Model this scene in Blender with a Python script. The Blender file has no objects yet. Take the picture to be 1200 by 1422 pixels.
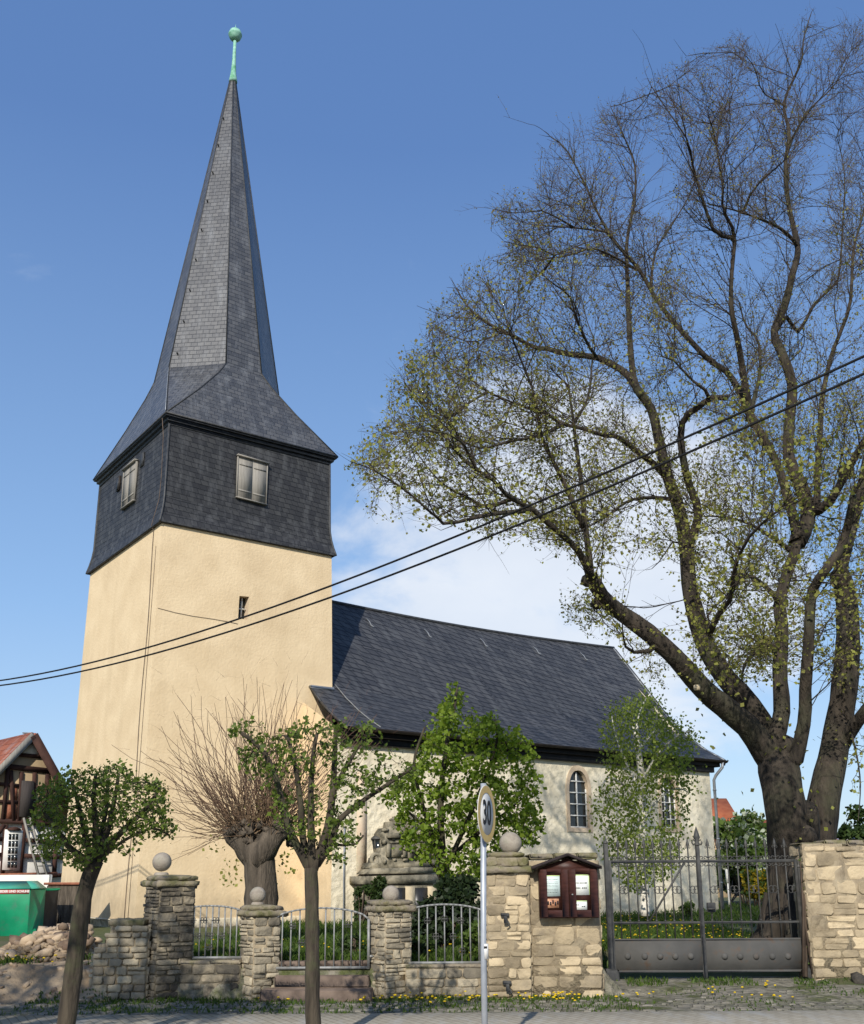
import bpy, bmesh, math, random
import numpy as np
from mathutils import Vector, Matrix
R = math.radians
scene = bpy.context.scene
col = scene.collection

# ------------------------------------------------------------------ camera
F_PX, PY_PX, PITCH, ROLL, EYE = 1440.0, 870.0, 0.2379, -0.0064, 1.65
cam = bpy.data.cameras.new('camera')
cam.sensor_fit = 'HORIZONTAL'
cam.sensor_width = 36.0
cam.lens = F_PX / 1200.0 * 36.0
cam.shift_y = (PY_PX - 711.0) / 1200.0
cam.clip_start = 0.1
cam.clip_end = 3000
camo = bpy.data.objects.new('camera', cam)
col.objects.link(camo)
camo.matrix_world = (Matrix.Translation((0, 0, EYE)) @ Matrix.Rotation(math.pi / 2 + PITCH, 4, 'X')
                     @ Matrix.Rotation(ROLL, 4, 'Z'))
scene.camera = camo

# ------------------------------------------------------------------ sky, sun, exposure
SUN_EL, SUN_DX, SUN_DY = R(32), 0.19, 0.98        # light travels towards +X, +Y
world = bpy.data.worlds.new('World')
scene.world = world
world.use_nodes = True
nt = world.node_tree
nt.nodes.clear()
N = lambda t: nt.nodes.new(t)
wout, bg, sky = N('ShaderNodeOutputWorld'), N('ShaderNodeBackground'), N('ShaderNodeTexSky')
sky.sky_type = 'NISHITA'
sky.sun_disc = False
sky.sun_elevation = SUN_EL
sky.sun_rotation = math.atan2(-SUN_DX, -SUN_DY)
sky.air_density = 1.0
sky.dust_density = 0.8
sky.ozone_density = 2.2
bg.inputs['Strength'].default_value = 0.15
tc = N('ShaderNodeTexCoord')
# clouds: noise over the sky direction, gathered in one bank of cumulus low over the nave
cl_dir = Vector((0.12, 0.93, 0.24)).normalized()
dot = N('ShaderNodeVectorMath'); dot.operation = 'DOT_PRODUCT'
nrm = N('ShaderNodeVectorMath'); nrm.operation = 'NORMALIZE'
nt.links.new(tc.outputs['Generated'], nrm.inputs[0])
mp = N('ShaderNodeMapping')
mp.inputs['Scale'].default_value = (1.0, 1.0, 1.7)
nt.links.new(nrm.outputs[0], mp.inputs[0])
nt.links.new(nrm.outputs[0], dot.inputs[0])
dot.inputs[1].default_value = cl_dir
bank = N('ShaderNodeMapRange'); bank.interpolation_type = 'SMOOTHSTEP'
bank.inputs['From Min'].default_value = math.cos(R(17)); bank.inputs['From Max'].default_value = math.cos(R(4))
nt.links.new(dot.outputs['Value'], bank.inputs['Value'])
n1 = N('ShaderNodeTexNoise'); n1.inputs['Scale'].default_value = 5.5; n1.inputs['Detail'].default_value = 9; n1.inputs['Roughness'].default_value = 0.56
n1.inputs['Distortion'].default_value = 0.25
nt.links.new(mp.outputs[0], n1.inputs['Vector'])
add = N('ShaderNodeMath'); add.operation = 'MULTIPLY_ADD'
nt.links.new(bank.outputs[0], add.inputs[0]); add.inputs[1].default_value = 0.50
nt.links.new(n1.outputs['Fac'], add.inputs[2])
thr = N('ShaderNodeMapRange'); thr.interpolation_type = 'SMOOTHSTEP'
thr.inputs['From Min'].default_value = 0.66; thr.inputs['From Max'].default_value = 0.94
thr.inputs['To Max'].default_value = 0.80
nt.links.new(add.outputs[0], thr.inputs['Value'])
n2 = N('ShaderNodeTexNoise'); n2.inputs['Scale'].default_value = 9; n2.inputs['Detail'].default_value = 5
nt.links.new(mp.outputs[0], n2.inputs['Vector'])
ccol = N('ShaderNodeMix'); ccol.data_type = 'RGBA'
ccol.inputs[6].default_value = (3.7, 4.0, 4.5, 1); ccol.inputs[7].default_value = (4.9, 5.0, 5.1, 1)
nt.links.new(n2.outputs['Fac'], ccol.inputs[0])
skymix = N('ShaderNodeMix'); skymix.data_type = 'RGBA'
nt.links.new(thr.outputs[0], skymix.inputs[0])
zsep = N('ShaderNodeSeparateXYZ'); nt.links.new(nrm.outputs[0], zsep.inputs[0])
zmr = N('ShaderNodeMapRange'); zmr.inputs['From Max'].default_value = 0.62
nt.links.new(zsep.outputs[2], zmr.inputs['Value'])
zr_ = N('ShaderNodeValToRGB'); cr_ = zr_.color_ramp
cr_.elements[0].position = 0.0; cr_.elements[0].color = (2.2/4, 2.9/4, 3.8/4, 1)
cr_.elements[1].position = 1.0; cr_.elements[1].color = (0.50/4, 1.10/4, 2.62/4, 1)
e_ = cr_.elements.new(0.40); e_.color = (1.22/4, 2.15/4, 3.7/4, 1)
nt.links.new(zmr.outputs[0], zr_.inputs[0])
zsc = N('ShaderNodeVectorMath'); zsc.operation = 'SCALE'; zsc.inputs['Scale'].default_value = 4.0
nt.links.new(zr_.outputs[0], zsc.inputs[0])
blend = N('ShaderNodeMix'); blend.data_type = 'RGBA'; blend.inputs[0].default_value = 0.72
nt.links.new(sky.outputs[0], blend.inputs[6]); nt.links.new(zsc.outputs[0], blend.inputs[7])
nt.links.new(blend.outputs[2], skymix.inputs[6])
nt.links.new(ccol.outputs[2], skymix.inputs[7])
nt.links.new(skymix.outputs[2], bg.inputs['Color'])
nt.links.new(bg.outputs[0], wout.inputs[0])

sun = bpy.data.lights.new('sun', 'SUN')
sun.energy = 3.7
sun.angle = R(0.53)
sun.color = (1.0, 0.95, 0.86)
suno = bpy.data.objects.new('sun', sun)
col.objects.link(suno)
hv = Vector((SUN_DX, SUN_DY, 0)).normalized() * math.cos(SUN_EL)
suno.rotation_euler = Vector((hv.x, hv.y, -math.sin(SUN_EL))).to_track_quat('-Z', 'Y').to_euler()
suno.location = (-6, -30, 30)

scene.view_settings.view_transform = 'Standard'
scene.view_settings.look = 'None'
scene.view_settings.exposure = 0.43
scene.view_settings.gamma = 1.0
scene.cycles.max_bounces = 6
scene.cycles.transparent_max_bounces = 6

# ------------------------------------------------------------------ measuring helpers
_cp, _sp, _cr, _sr = math.cos(PITCH), math.sin(PITCH), math.cos(ROLL), math.sin(ROLL)
def ray(x, y):
    a, b = (x - 600) / F_PX, (y - PY_PX) / F_PX
    X, u = _cr * a + _sr * b, _sr * a - _cr * b
    return Vector((X, _cp - u * _sp, _sp + u * _cp))
def at(x, y, D):
    """the place in the world a measured point has at distance D down the street axis"""
    r = ray(x, y)
    return Vector((0, 0, EYE)) + r * (D / r.y)
def on_plane(x, y, o, n):
    r = ray(x, y)
    c = Vector((0, 0, EYE))
    return c + r * ((Vector(o) - c).dot(n) / r.dot(n))

# ------------------------------------------------------------------ mesh helpers
class MB:
    def __init__(s):
        s.V, s.F, s.M, s.T = [], [], [], []
    def add(s, V, F, m=0, t=0.5):
        b = len(s.V)
        s.V.extend([tuple(v) for v in V])
        for f in F:
            s.F.append(tuple(b + i for i in f)); s.M.append(m); s.T.append(t)
    def quad(s, a, b, c, d, m=0, t=.5):
        s.add((a, b, c, d), ((0, 1, 2, 3),), m, t)
    def box(s, o, ux, uy, uz, m=0, t=.5, bev=0.0):
        """box from corner o along three edge vectors, edges optionally chamfered"""
        o, ux, uy, uz = map(Vector, (o, ux, uy, uz))
        if ux.cross(uy).dot(uz) < 0:
            o, ux = o + ux, -ux
        if bev <= 0:
            V = [o, o+ux, o+ux+uy, o+uy, o+uz, o+ux+uz, o+ux+uy+uz, o+uy+uz]
            s.add(V, ((0,3,2,1),(4,5,6,7),(0,1,5,4),(1,2,6,5),(2,3,7,6),(3,0,4,7)), m, t)
        else:
            c = o + (ux+uy+uz)/2
            ax = [ux, uy, uz]
            L = [a.length/2 for a in ax]; d = [a.normalized() for a in ax]
            bev = min(bev, *[l*0.45 for l in L])
            V, idx = [], {}
            for sx in (-1, 1):
                for sy in (-1, 1):
                    for sz in (-1, 1):
                        sg = (sx, sy, sz)
                        for k in range(3):
                            p = c.copy()
                            for j in range(3):
                                p += d[j]*sg[j]*(L[j] if j == k else L[j]-bev)
                            idx[(sg, k)] = len(V); V.append(p)
            F = []
            for k in range(3):
                i, j = [q for q in range(3) if q != k]
                for sgk in (-1, 1):
                    ring = []
                    for (a, b) in ((-1,-1),(1,-1),(1,1),(-1,1)):
                        sg = [0,0,0]; sg[k]=sgk; sg[i]=a; sg[j]=b
                        ring.append(idx[(tuple(sg), k)])
                    if (sgk == 1) != (k != 1): ring = ring[::-1]
                    F.append(ring)
            for k in range(3):
                i, j = [q for q in range(3) if q != k]
                for a in (-1, 1):
                    for b in (-1, 1):
                        s0=[0,0,0]; s0[i]=a; s0[j]=b; s1=list(s0); s0[k]=-1; s1[k]=1
                        s0, s1 = tuple(s0), tuple(s1)
                        F.append([idx[(s0,i)], idx[(s1,i)], idx[(s1,j)], idx[(s0,j)]])
            for sx in (-1, 1):
                for sy in (-1, 1):
                    for sz in (-1, 1):
                        F.append([idx[((sx,sy,sz),k)] for k in range(3)])
            s.add(V, F, m, t)
    def bar(s, a, b, w, h=None, up=(0,0,1), m=0, t=.5, bev=0):
        a, b = Vector(a), Vector(b)
        h = w if h is None else h
        d = b - a
        u = d.cross(Vector(up))
        if u.length < 1e-6: u = d.cross(Vector((1,0,0)))
        u.normalize(); v = u.cross(d).normalized()
        s.box(a - u*w/2 - v*h/2, d, u*w, v*h, m, t, bev)
    def tube(s, pts, rad, n=6, m=0, t=.5, cap=True, jitter=0.0, rng=None):
        pts = [Vector(p) for p in pts]
        if not hasattr(rad, '__len__'): rad = [rad]*len(pts)
        b = len(s.V); k = len(pts)
        prev = None
        for i, p in enumerate(pts):
            d = (pts[min(i+1,k-1)] - pts[max(i-1,0)])
            if d.length < 1e-9: d = Vector((0,0,1))
            d.normalize()
            if prev is None:
                u = d.cross(Vector((0,1,0.3)))
                if u.length < 1e-3: u = d.cross(Vector((1,0,0)))
            else:
                u = prev - d*prev.dot(d)
                if u.length < 1e-4: u = d.cross(Vector((1,0,0)))
            u.normalize(); prev = u
            v = d.cross(u)
            for j in range(n):
                an = 2*math.pi*j/n
                r = rad[i]
                if jitter: r *= 1 + rng.uniform(-jitter, jitter)
                q = p + u*(math.cos(an)*r) + v*(math.sin(an)*r)
                s.V.append((q.x,q.y,q.z))
        for i in range(k-1):
            for j in range(n):
                j2 = (j+1) % n
                s.F.append((b+i*n+j, b+i*n+j2, b+(i+1)*n+j2, b+(i+1)*n+j)); s.M.append(m); s.T.append(t)
        if cap:
            s.F.append(tuple(b+j for j in range(n))[::-1]); s.M.append(m); s.T.append(t)
            s.F.append(tuple(b+(k-1)*n+j for j in range(n))); s.M.append(m); s.T.append(t)
    def lathe(s, c, prof, n=24, m=0, t=.5):
        """prof: (radius, z) from bottom to top around vertical axis at c"""
        c = Vector(c); b = len(s.V)
        for r, z in prof:
            for j in range(n):
                a = 2*math.pi*j/n
                s.V.append((c.x+r*math.cos(a), c.y+r*math.sin(a), c.z+z))
        for i in range(len(prof)-1):
            for j in range(n):
                j2 = (j+1) % n
                s.F.append((b+i*n+j, b+i*n+j2, b+(i+1)*n+j2, b+(i+1)*n+j)); s.M.append(m); s.T.append(t)
        s.F.append(tuple(b+j for j in range(n))[::-1]); s.M.append(m); s.T.append(t)
        s.F.append(tuple(b+(len(prof)-1)*n+j for j in range(n))); s.M.append(m); s.T.append(t)
    def prism(s, poly, d, m=0, t=.5):
        """flat polygon (world points) pushed along vector d"""
        poly = [Vector(p) for p in poly]; d = Vector(d); n = len(poly)
        nrm = Vector((0,0,0))
        for i in range(n): nrm += poly[i].cross(poly[(i+1)%n])
        if nrm.dot(d) > 0: poly = poly[::-1]
        V = poly + [p+d for p in poly]
        F = [tuple(range(n)), tuple(range(n, 2*n))[::-1]]
        for i in range(n):
            j = (i+1) % n
            F.append((i, n+i, n+j, j))
        s.add(V, F, m, t)
    def build(s, name, mats, parent=None, smooth=False, uv=False):
        return mesh_obj(name, np.array(s.V, dtype=np.float32).reshape(-1,3), s.F, mats, parent, smooth, uv, s.M, s.T)

def wloc(o):
    v = Vector((0,0,0))
    while o is not None:
        v += o.location; o = o.parent
    return v

def mesh_obj(name, V, Fc, mats, parent=None, smooth=False, uv=False, M=None, T=None):
    if not isinstance(mats, (list, tuple)): mats = [mats]
    me = bpy.data.meshes.new(name)
    V = np.asarray(V, dtype=np.float32)
    if parent is not None:
        V = V - np.array(wloc(parent), dtype=np.float32)
    cnt = np.fromiter((len(f) for f in Fc), dtype=np.int32, count=len(Fc))
    loops = np.fromiter((i for f in Fc for i in f), dtype=np.int32, count=int(cnt.sum()))
    me.vertices.add(len(V)); me.vertices.foreach_set('co', V.ravel())
    me.loops.add(len(loops)); me.loops.foreach_set('vertex_index', loops)
    me.polygons.add(len(cnt))
    st = np.zeros(len(cnt), dtype=np.int32); st[1:] = np.cumsum(cnt)[:-1]
    me.polygons.foreach_set('loop_start', st)
    for m in mats: me.materials.append(m)
    if M is not None and len(mats) > 1:
        me.polygons.foreach_set('material_index', np.array(M, dtype=np.int32))
    if smooth: me.polygons.foreach_set('use_smooth', np.ones(len(cnt), dtype=bool))
    me.update(calc_edges=True)
    if T is not None:
        at_ = me.attributes.new('tint', 'FLOAT', 'FACE')
        at_.data.foreach_set('value', np.array(T, dtype=np.float32))
    if uv:
        uvl = me.uv_layers.new(name='UVMap')
        off = Vector(wloc(parent)) if parent is not None else Vector((0,0,0))
        for p in me.polygons:
            n = p.normal
            t = Vector((0,0,1)).cross(n)
            if t.length < 1e-3: t = Vector((1,0,0))
            t.normalize(); b = n.cross(t)
            for li in p.loop_indices:
                c = me.vertices[me.loops[li].vertex_index].co + off
                uvl.data[li].uv = (c.dot(t), c.dot(b))
    me.validate(verbose=False)
    o = bpy.data.objects.new(name, me)
    col.objects.link(o)
    if parent is not None: o.parent = parent
    return o

def quads_obj(name, P, mats, parent=None, T=None):
    """P: (n,4,3) array of quads"""
    P = np.asarray(P, dtype=np.float32); n = len(P)
    me = bpy.data.meshes.new(name)
    V = P.reshape(-1, 3)
    if parent is not None: V = V - np.array(wloc(parent), dtype=np.float32)
    me.vertices.add(4*n); me.vertices.foreach_set('co', V.ravel())
    me.loops.add(4*n); me.loops.foreach_set('vertex_index', np.arange(4*n, dtype=np.int32))
    me.polygons.add(n); me.polygons.foreach_set('loop_start', np.arange(0, 4*n, 4, dtype=np.int32))
    if not isinstance(mats, (list, tuple)): mats = [mats]
    for m in mats: me.materials.append(m)
    me.update(calc_edges=True)
    if T is not None:
        at_ = me.attributes.new('tint', 'FLOAT', 'FACE')
        at_.data.foreach_set('value', np.asarray(T, dtype=np.float32))
    o = bpy.data.objects.new(name, me); col.objects.link(o)
    if parent is not None: o.parent = parent
    return o

def tag(o, label=None, cat=None, group=None, kind=None):
    if label: o['label'] = label
    if cat: o['category'] = cat
    if group: o['group'] = group
    if kind: o['kind'] = kind
    return o
def thing(name, loc, label, cat, group=None):
    o = bpy.data.objects.new(name, None)
    o.empty_display_size = 0.2
    o.location = loc
    col.objects.link(o)
    return tag(o, label, cat, group)
def copy_tree(o, parent=None):
    c = o.copy(); col.objects.link(c)
    c.parent = parent
    for ch in [x for x in bpy.data.objects if x.parent == o]:
        copy_tree(ch, c)
    return c

# ------------------------------------------------------------------ materials
def mat(name, c1, c2=None, scale=4.0, rough=0.85, bump=0.0, bscale=None, detail=6, spec=0.3, tint=False,
        metal=0.0, lo=0.35, hi=0.65, stain=None, sscale=0.6, slo=0.5, shi=0.7, stretch=None, bdist=0.02, voro=0.0):
    m = bpy.data.materials.new(name); m.use_nodes = True
    t = m.node_tree; t.nodes.clear()
    n = t.nodes.new
    out, bs = n('ShaderNodeOutputMaterial'), n('ShaderNodeBsdfPrincipled')
    t.links.new(bs.outputs[0], out.inputs[0])
    bs.inputs['Roughness'].default_value = rough
    bs.inputs['Metallic'].default_value = metal
    bs.inputs['Specular IOR Level'].default_value = spec
    tcn = n('ShaderNodeTexCoord'); vec = tcn.outputs['Object']
    if stretch:
        mpn = n('ShaderNodeMapping'); mpn.inputs['Scale'].default_value = stretch
        t.links.new(vec, mpn.inputs[0]); vec = mpn.outputs[0]
    c2 = c1 if c2 is None else c2
    no = n('ShaderNodeTexNoise'); no.inputs['Scale'].default_value = scale; no.inputs['Detail'].default_value = detail
    t.links.new(vec, no.inputs['Vector'])
    mr = n('ShaderNodeMapRange'); mr.inputs['From Min'].default_value = lo; mr.inputs['From Max'].default_value = hi
    t.links.new(no.outputs['Fac'], mr.inputs['Value'])
    fac = mr.outputs[0]
    if tint:
        at_ = n('ShaderNodeAttribute'); at_.attribute_name = 'tint'
        mm = n('ShaderNodeMath'); mm.operation = 'MULTIPLY_ADD'
        t.links.new(mr.outputs[0], mm.inputs[0]); mm.inputs[1].default_value = 0.35
        m2 = n('ShaderNodeMath'); m2.operation = 'MULTIPLY_ADD'
        t.links.new(at_.outputs['Fac'], m2.inputs[0]); m2.inputs[1].default_value = 1.0; m2.inputs[2].default_value = -0.175
        t.links.new(m2.outputs[0], mm.inputs[2])
        mm.use_clamp = True
        fac = mm.outputs[0]
    mx = n('ShaderNodeMix'); mx.data_type = 'RGBA'
    mx.inputs[6].default_value = (*c1, 1); mx.inputs[7].default_value = (*c2, 1)
    t.links.new(fac, mx.inputs[0])
    colour = mx.outputs[2]
    if stain:
        sn = n('ShaderNodeTexNoise'); sn.inputs['Scale'].default_value = sscale; sn.inputs['Detail'].default_value = 8
        sn.inputs['Roughness'].default_value = 0.65
        t.links.new(tcn.outputs['Object'], sn.inputs['Vector'])
        sm = n('ShaderNodeMapRange'); sm.inputs['From Min'].default_value = slo; sm.inputs['From Max'].default_value = shi
        t.links.new(sn.outputs['Fac'], sm.inputs['Value'])
        m3 = n('ShaderNodeMix'); m3.data_type = 'RGBA'
        t.links.new(sm.outputs[0], m3.inputs[0]); t.links.new(colour, m3.inputs[6])
        m3.inputs[7].default_value = (*stain, 1)
        colour = m3.outputs[2]
    t.links.new(colour, bs.inputs['Base Color'])
    if bump:
        bn = n('ShaderNodeTexNoise'); bn.inputs['Scale'].default_value = bscale or scale*4; bn.inputs['Detail'].default_value = 8
        t.links.new(vec, bn.inputs['Vector'])
        h = bn.outputs['Fac']
        if voro:
            vo = n('ShaderNodeTexVoronoi'); vo.inputs['Scale'].default_value = voro; vo.feature = 'SMOOTH_F1'
            t.links.new(vec, vo.inputs['Vector'])
            ma = n('ShaderNodeMath'); ma.operation = 'MULTIPLY_ADD'
            t.links.new(vo.outputs['Distance'], ma.inputs[0]); ma.inputs[1].default_value = -0.9
            t.links.new(h, ma.inputs[2]); h = ma.outputs[0]
        bp = n('ShaderNodeBump'); bp.inputs['Strength'].default_value = bump; bp.inputs['Distance'].default_value = bdist
        t.links.new(h, bp.inputs['Height']); t.links.new(bp.outputs[0], bs.inputs['Normal'])
    return m

def slate_mat(name, bw, bh, rot=0.0, base=(0.032,0.036,0.046), light=(0.06,0.065,0.078), rough=0.5, bump=0.7, mortar=(0.012,0.013,0.016), pale=0.12, spec=0.45, msize=0.010, shear=0.0):
    m = bpy.data.materials.new(name); m.use_nodes = True
    t = m.node_tree; t.nodes.clear(); n = t.nodes.new
    out, bs = n('ShaderNodeOutputMaterial'), n('ShaderNodeBsdfPrincipled')
    t.links.new(bs.outputs[0], out.inputs[0])
    bs.inputs['Roughness'].default_value = rough; bs.inputs['Specular IOR Level'].default_value = spec
    uvn = n('ShaderNodeUVMap'); mpn = n('ShaderNodeMapping')
    mpn.inputs['Rotation'].default_value = (0, 0, rot)
    t.links.new(uvn.outputs[0], mpn.inputs[0])
    wn = n('ShaderNodeTexNoise'); wn.inputs['Scale'].default_value = 1.3; wn.inputs['Detail'].default_value = 3
    t.links.new(mpn.outputs[0], wn.inputs['Vector'])
    wob = n('ShaderNodeVectorMath'); wob.operation = 'MULTIPLY_ADD'
    t.links.new(wn.outputs['Color'], wob.inputs[0]); wob.inputs[1].default_value = (0.05, 0.05, 0); t.links.new(mpn.outputs[0], wob.inputs[2])
    if shear:
        sx_ = n('ShaderNodeSeparateXYZ'); t.links.new(wob.outputs[0], sx_.inputs[0])
        sm_ = n('ShaderNodeMath'); sm_.operation = 'MULTIPLY_ADD'; t.links.new(sx_.outputs[1], sm_.inputs[0]); sm_.inputs[1].default_value = shear
        t.links.new(sx_.outputs[0], sm_.inputs[2])
        cx_ = n('ShaderNodeCombineXYZ'); t.links.new(sm_.outputs[0], cx_.inputs[0]); t.links.new(sx_.outputs[1], cx_.inputs[1])
        wob = cx_
    br = n('ShaderNodeTexBrick')
    br.inputs['Scale'].default_value = 1.0
    br.inputs['Brick Width'].default_value = bw; br.inputs['Row Height'].default_value = bh
    br.inputs['Mortar Size'].default_value = msize; br.inputs['Mortar Smooth'].default_value = 0.3
    br.inputs['Bias'].default_value = 0.0
    br.inputs['Color1'].default_value = (*base, 1); br.inputs['Color2'].default_value = (*light, 1)
    br.inputs['Mortar'].default_value = (*mortar, 1)
    t.links.new(wob.outputs[0], br.inputs['Vector'])
    # weather streaks and pale lichen
    mp2 = n('ShaderNodeMapping'); mp2.inputs['Scale'].default_value = (2.2, 0.5, 1)
    t.links.new(uvn.outputs[0], mp2.inputs[0])
    sn = n('ShaderNodeTexNoise'); sn.inputs['Scale'].default_value = 1.6; sn.inputs['Detail'].default_value = 9; sn.inputs['Roughness'].default_value = 0.68
    t.links.new(mp2.outputs[0], sn.inputs['Vector'])
    sm = n('ShaderNodeMapRange'); sm.inputs['From Min'].default_value = 0.5; sm.inputs['From Max'].default_value = 0.78
    sm.inputs['To Max'].default_value = 0.7
    t.links.new(sn.outputs['Fac'], sm.inputs['Value'])
    mx = n('ShaderNodeMix'); mx.data_type = 'RGBA'
    t.links.new(sm.outputs[0], mx.inputs[0]); t.links.new(br.outputs['Color'], mx.inputs[6])
    mx.inputs[7].default_value = (pale, pale*1.03, pale*1.06, 1)
    t.links.new(mx.outputs[2], bs.inputs['Base Color'])
    # each course laps over the one below: a saw-tooth height plus the joints
    sep = n('ShaderNodeSeparateXYZ'); t.links.new(wob.outputs[0], sep.inputs[0])
    dv = n('ShaderNodeMath'); dv.operation = 'DIVIDE'; t.links.new(sep.outputs[1], dv.inputs[0]); dv.inputs[1].default_value = bh
    fr = n('ShaderNodeMath'); fr.operation = 'FRACT'; t.links.new(dv.outputs[0], fr.inputs[0])
    h1 = n('ShaderNodeMath'); h1.operation = 'MULTIPLY_ADD'
    t.links.new(fr.outputs[0], h1.inputs[0]); h1.inputs[1].default_value = -0.8
    h2 = n('ShaderNodeMath'); h2.operation = 'MULTIPLY'; t.links.new(br.outputs['Fac'], h2.inputs[0]); h2.inputs[1].default_value = -0.6
    h3 = n('ShaderNodeMath'); h3.operation = 'MULTIPLY_ADD'; t.links.new(sn.outputs['Fac'], h3.inputs[0]); h3.inputs[1].default_value = 0.6
    t.links.new(h2.outputs[0], h3.inputs[2]); t.links.new(h3.outputs[0], h1.inputs[2])
    bp = n('ShaderNodeBump'); bp.inputs['Strength'].default_value = bump; bp.inputs['Distance'].default_value = 0.02
    t.links.new(h1.outputs[0], bp.inputs['Height']); t.links.new(bp.outputs[0], bs.inputs['Normal'])
    return m

def leaf_mat(name, c1, c2, trans=0.35, rough=0.55):
    m = bpy.data.materials.new(name); m.use_nodes = True
    t = m.node_tree; t.nodes.clear(); n = t.nodes.new
    out = n('ShaderNodeOutputMaterial'); bs = n('ShaderNodeBsdfPrincipled'); tr = n('ShaderNodeBsdfTranslucent'); mxs = n('ShaderNodeMixShader')
    at_ = n('ShaderNodeAttribute'); at_.attribute_name = 'tint'
    mx = n('ShaderNodeMix'); mx.data_type = 'RGBA'
    mx.inputs[6].default_value = (*c1, 1); mx.inputs[7].default_value = (*c2, 1)
    t.links.new(at_.outputs['Fac'], mx.inputs[0])
    t.links.new(mx.outputs[2], bs.inputs['Base Color'])
    hs = n('ShaderNodeHueSaturation'); hs.inputs['Value'].default_value = 1.5; hs.inputs['Saturation'].default_value = 1.1
    t.links.new(mx.outputs[2], hs.inputs['Color']); t.links.new(hs.outputs[0], tr.inputs['Color'])
    bs.inputs['Roughness'].default_value = rough; bs.inputs['Specular IOR Level'].default_value = 0.25
    mxs.inputs[0].default_value = trans
    t.links.new(bs.outputs[0], mxs.inputs[1]); t.links.new(tr.outputs[0], mxs.inputs[2]); t.links.new(mxs.outputs[0], out.inputs[0])
    return m

M = {}
M['plaster'] = mat('ochre_plaster', (0.655,0.505,0.315), (0.725,0.57,0.365), 1.3, 0.92, 0.22, 14, spec=0.1, stain=(0.53,0.40,0.245), sscale=0.35, slo=0.52, shi=0.85, bdist=0.05)
M['limewash'] = mat('limewashed_rubble', (0.69,0.605,0.44), (0.78,0.70,0.53), 2.0, 0.95, 0.65, 6, spec=0.1, stain=(0.58,0.49,0.34), sscale=1.1, slo=0.55, shi=0.85, bdist=0.07, voro=4.2)
M['slate_wall'] = slate_mat('slate_cladding', 0.22, 0.15, R(3), rough=0.58, base=(0.024,0.024,0.026), light=(0.046,0.046,0.046), shear=0.5, spec=0.3)
M['slate_foot'] = slate_mat('slate_foot_course', 0.20, 0.40, R(2), rough=0.55, base=(0.026,0.026,0.028), light=(0.045,0.045,0.046), shear=0.25, spec=0.3)
M['slate_spire'] = slate_mat('slate_spire', 0.22, 0.15, R(2), rough=0.42, spec=0.9, base=(0.045,0.044,0.043), light=(0.085,0.082,0.077), pale=0.18)
M['slate_roof'] = slate_mat('slate_roof', 0.36, 0.26, R(10), base=(0.038,0.039,0.043), light=(0.066,0.066,0.068), rough=0.56, bump=1.0, pale=0.11, msize=0.026, spec=0.3, shear=0.9, mortar=(0.010,0.011,0.014))
M['slate_edge'] = mat('slate_edging', (0.03,0.031,0.034), (0.055,0.056,0.058), 8, 0.5, 0.4, 20)
M['copper'] = mat('verdigris_copper', (0.19,0.42,0.31), (0.30,0.52,0.40), 9, 0.6, stain=(0.10,0.30,0.16), sscale=4, slo=0.5, shi=0.62)
M['grey_wood'] = mat('weathered_wood', (0.21,0.195,0.17), (0.28,0.262,0.228), 3, 0.9, 0.15, 12, stretch=(6,6,0.7))
M['dark_wood'] = mat('dark_board', (0.014,0.011,0.010), (0.028,0.022,0.018), 6, 0.7)
M['zinc'] = mat('zinc', (0.22,0.235,0.25), (0.32,0.335,0.35), 5, 0.5, metal=0.4)
M['pale_metal'] = mat('galvanised_steel', (0.20,0.205,0.20), (0.29,0.29,0.28), 12, 0.6, metal=0.3, stain=(0.17,0.16,0.13), sscale=5, slo=0.55, shi=0.7)
M['glass'] = mat('dark_glass', (0.010,0.013,0.013), (0.03,0.035,0.034), 3, 0.12, spec=0.6)
M['white'] = mat('white_paint', (0.62,0.61,0.56), (0.74,0.73,0.68), 6, 0.6)
M['sandstone'] = mat('pink_sandstone', (0.50,0.385,0.265), (0.60,0.475,0.335), 3, 0.92, 0.5, 14)
M['iron'] = mat('wrought_iron', (0.045,0.045,0.044), (0.085,0.082,0.075), 9, 0.6, 0.2, 30, metal=0.2)
M['gate_sheet'] = mat('grey_gate_sheet', (0.072,0.070,0.066), (0.095,0.092,0.086), 3, 0.8, 0.15, 14, stain=(0.10,0.065,0.045), sscale=6, slo=0.56, shi=0.74, spec=0.15)
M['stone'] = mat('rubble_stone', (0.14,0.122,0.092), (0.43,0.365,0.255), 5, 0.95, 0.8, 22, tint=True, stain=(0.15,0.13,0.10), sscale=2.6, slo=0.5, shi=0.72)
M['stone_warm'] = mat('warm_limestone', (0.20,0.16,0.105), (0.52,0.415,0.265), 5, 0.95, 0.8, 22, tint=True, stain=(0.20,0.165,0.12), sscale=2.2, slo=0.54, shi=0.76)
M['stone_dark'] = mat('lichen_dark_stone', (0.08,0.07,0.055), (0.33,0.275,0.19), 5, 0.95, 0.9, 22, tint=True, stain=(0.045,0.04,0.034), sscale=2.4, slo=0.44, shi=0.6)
M['mortar'] = mat('mortar', (0.24,0.19,0.125), (0.33,0.27,0.18), 9, 0.97, 0.7, 30)
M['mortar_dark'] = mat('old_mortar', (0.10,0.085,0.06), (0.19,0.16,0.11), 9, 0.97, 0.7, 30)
M['cap'] = mat('mossy_cap_stone', (0.19,0.16,0.12), (0.30,0.25,0.17), 6, 0.95, 0.9, 20, stain=(0.13,0.12,0.055), sscale=3, slo=0.45, shi=0.6)
M['ball'] = mat('grey_stone_ball', (0.24,0.205,0.165), (0.33,0.29,0.235), 10, 0.92, 0.4, 40, stain=(0.20,0.19,0.14), sscale=5, slo=0.5, shi=0.7)
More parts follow.
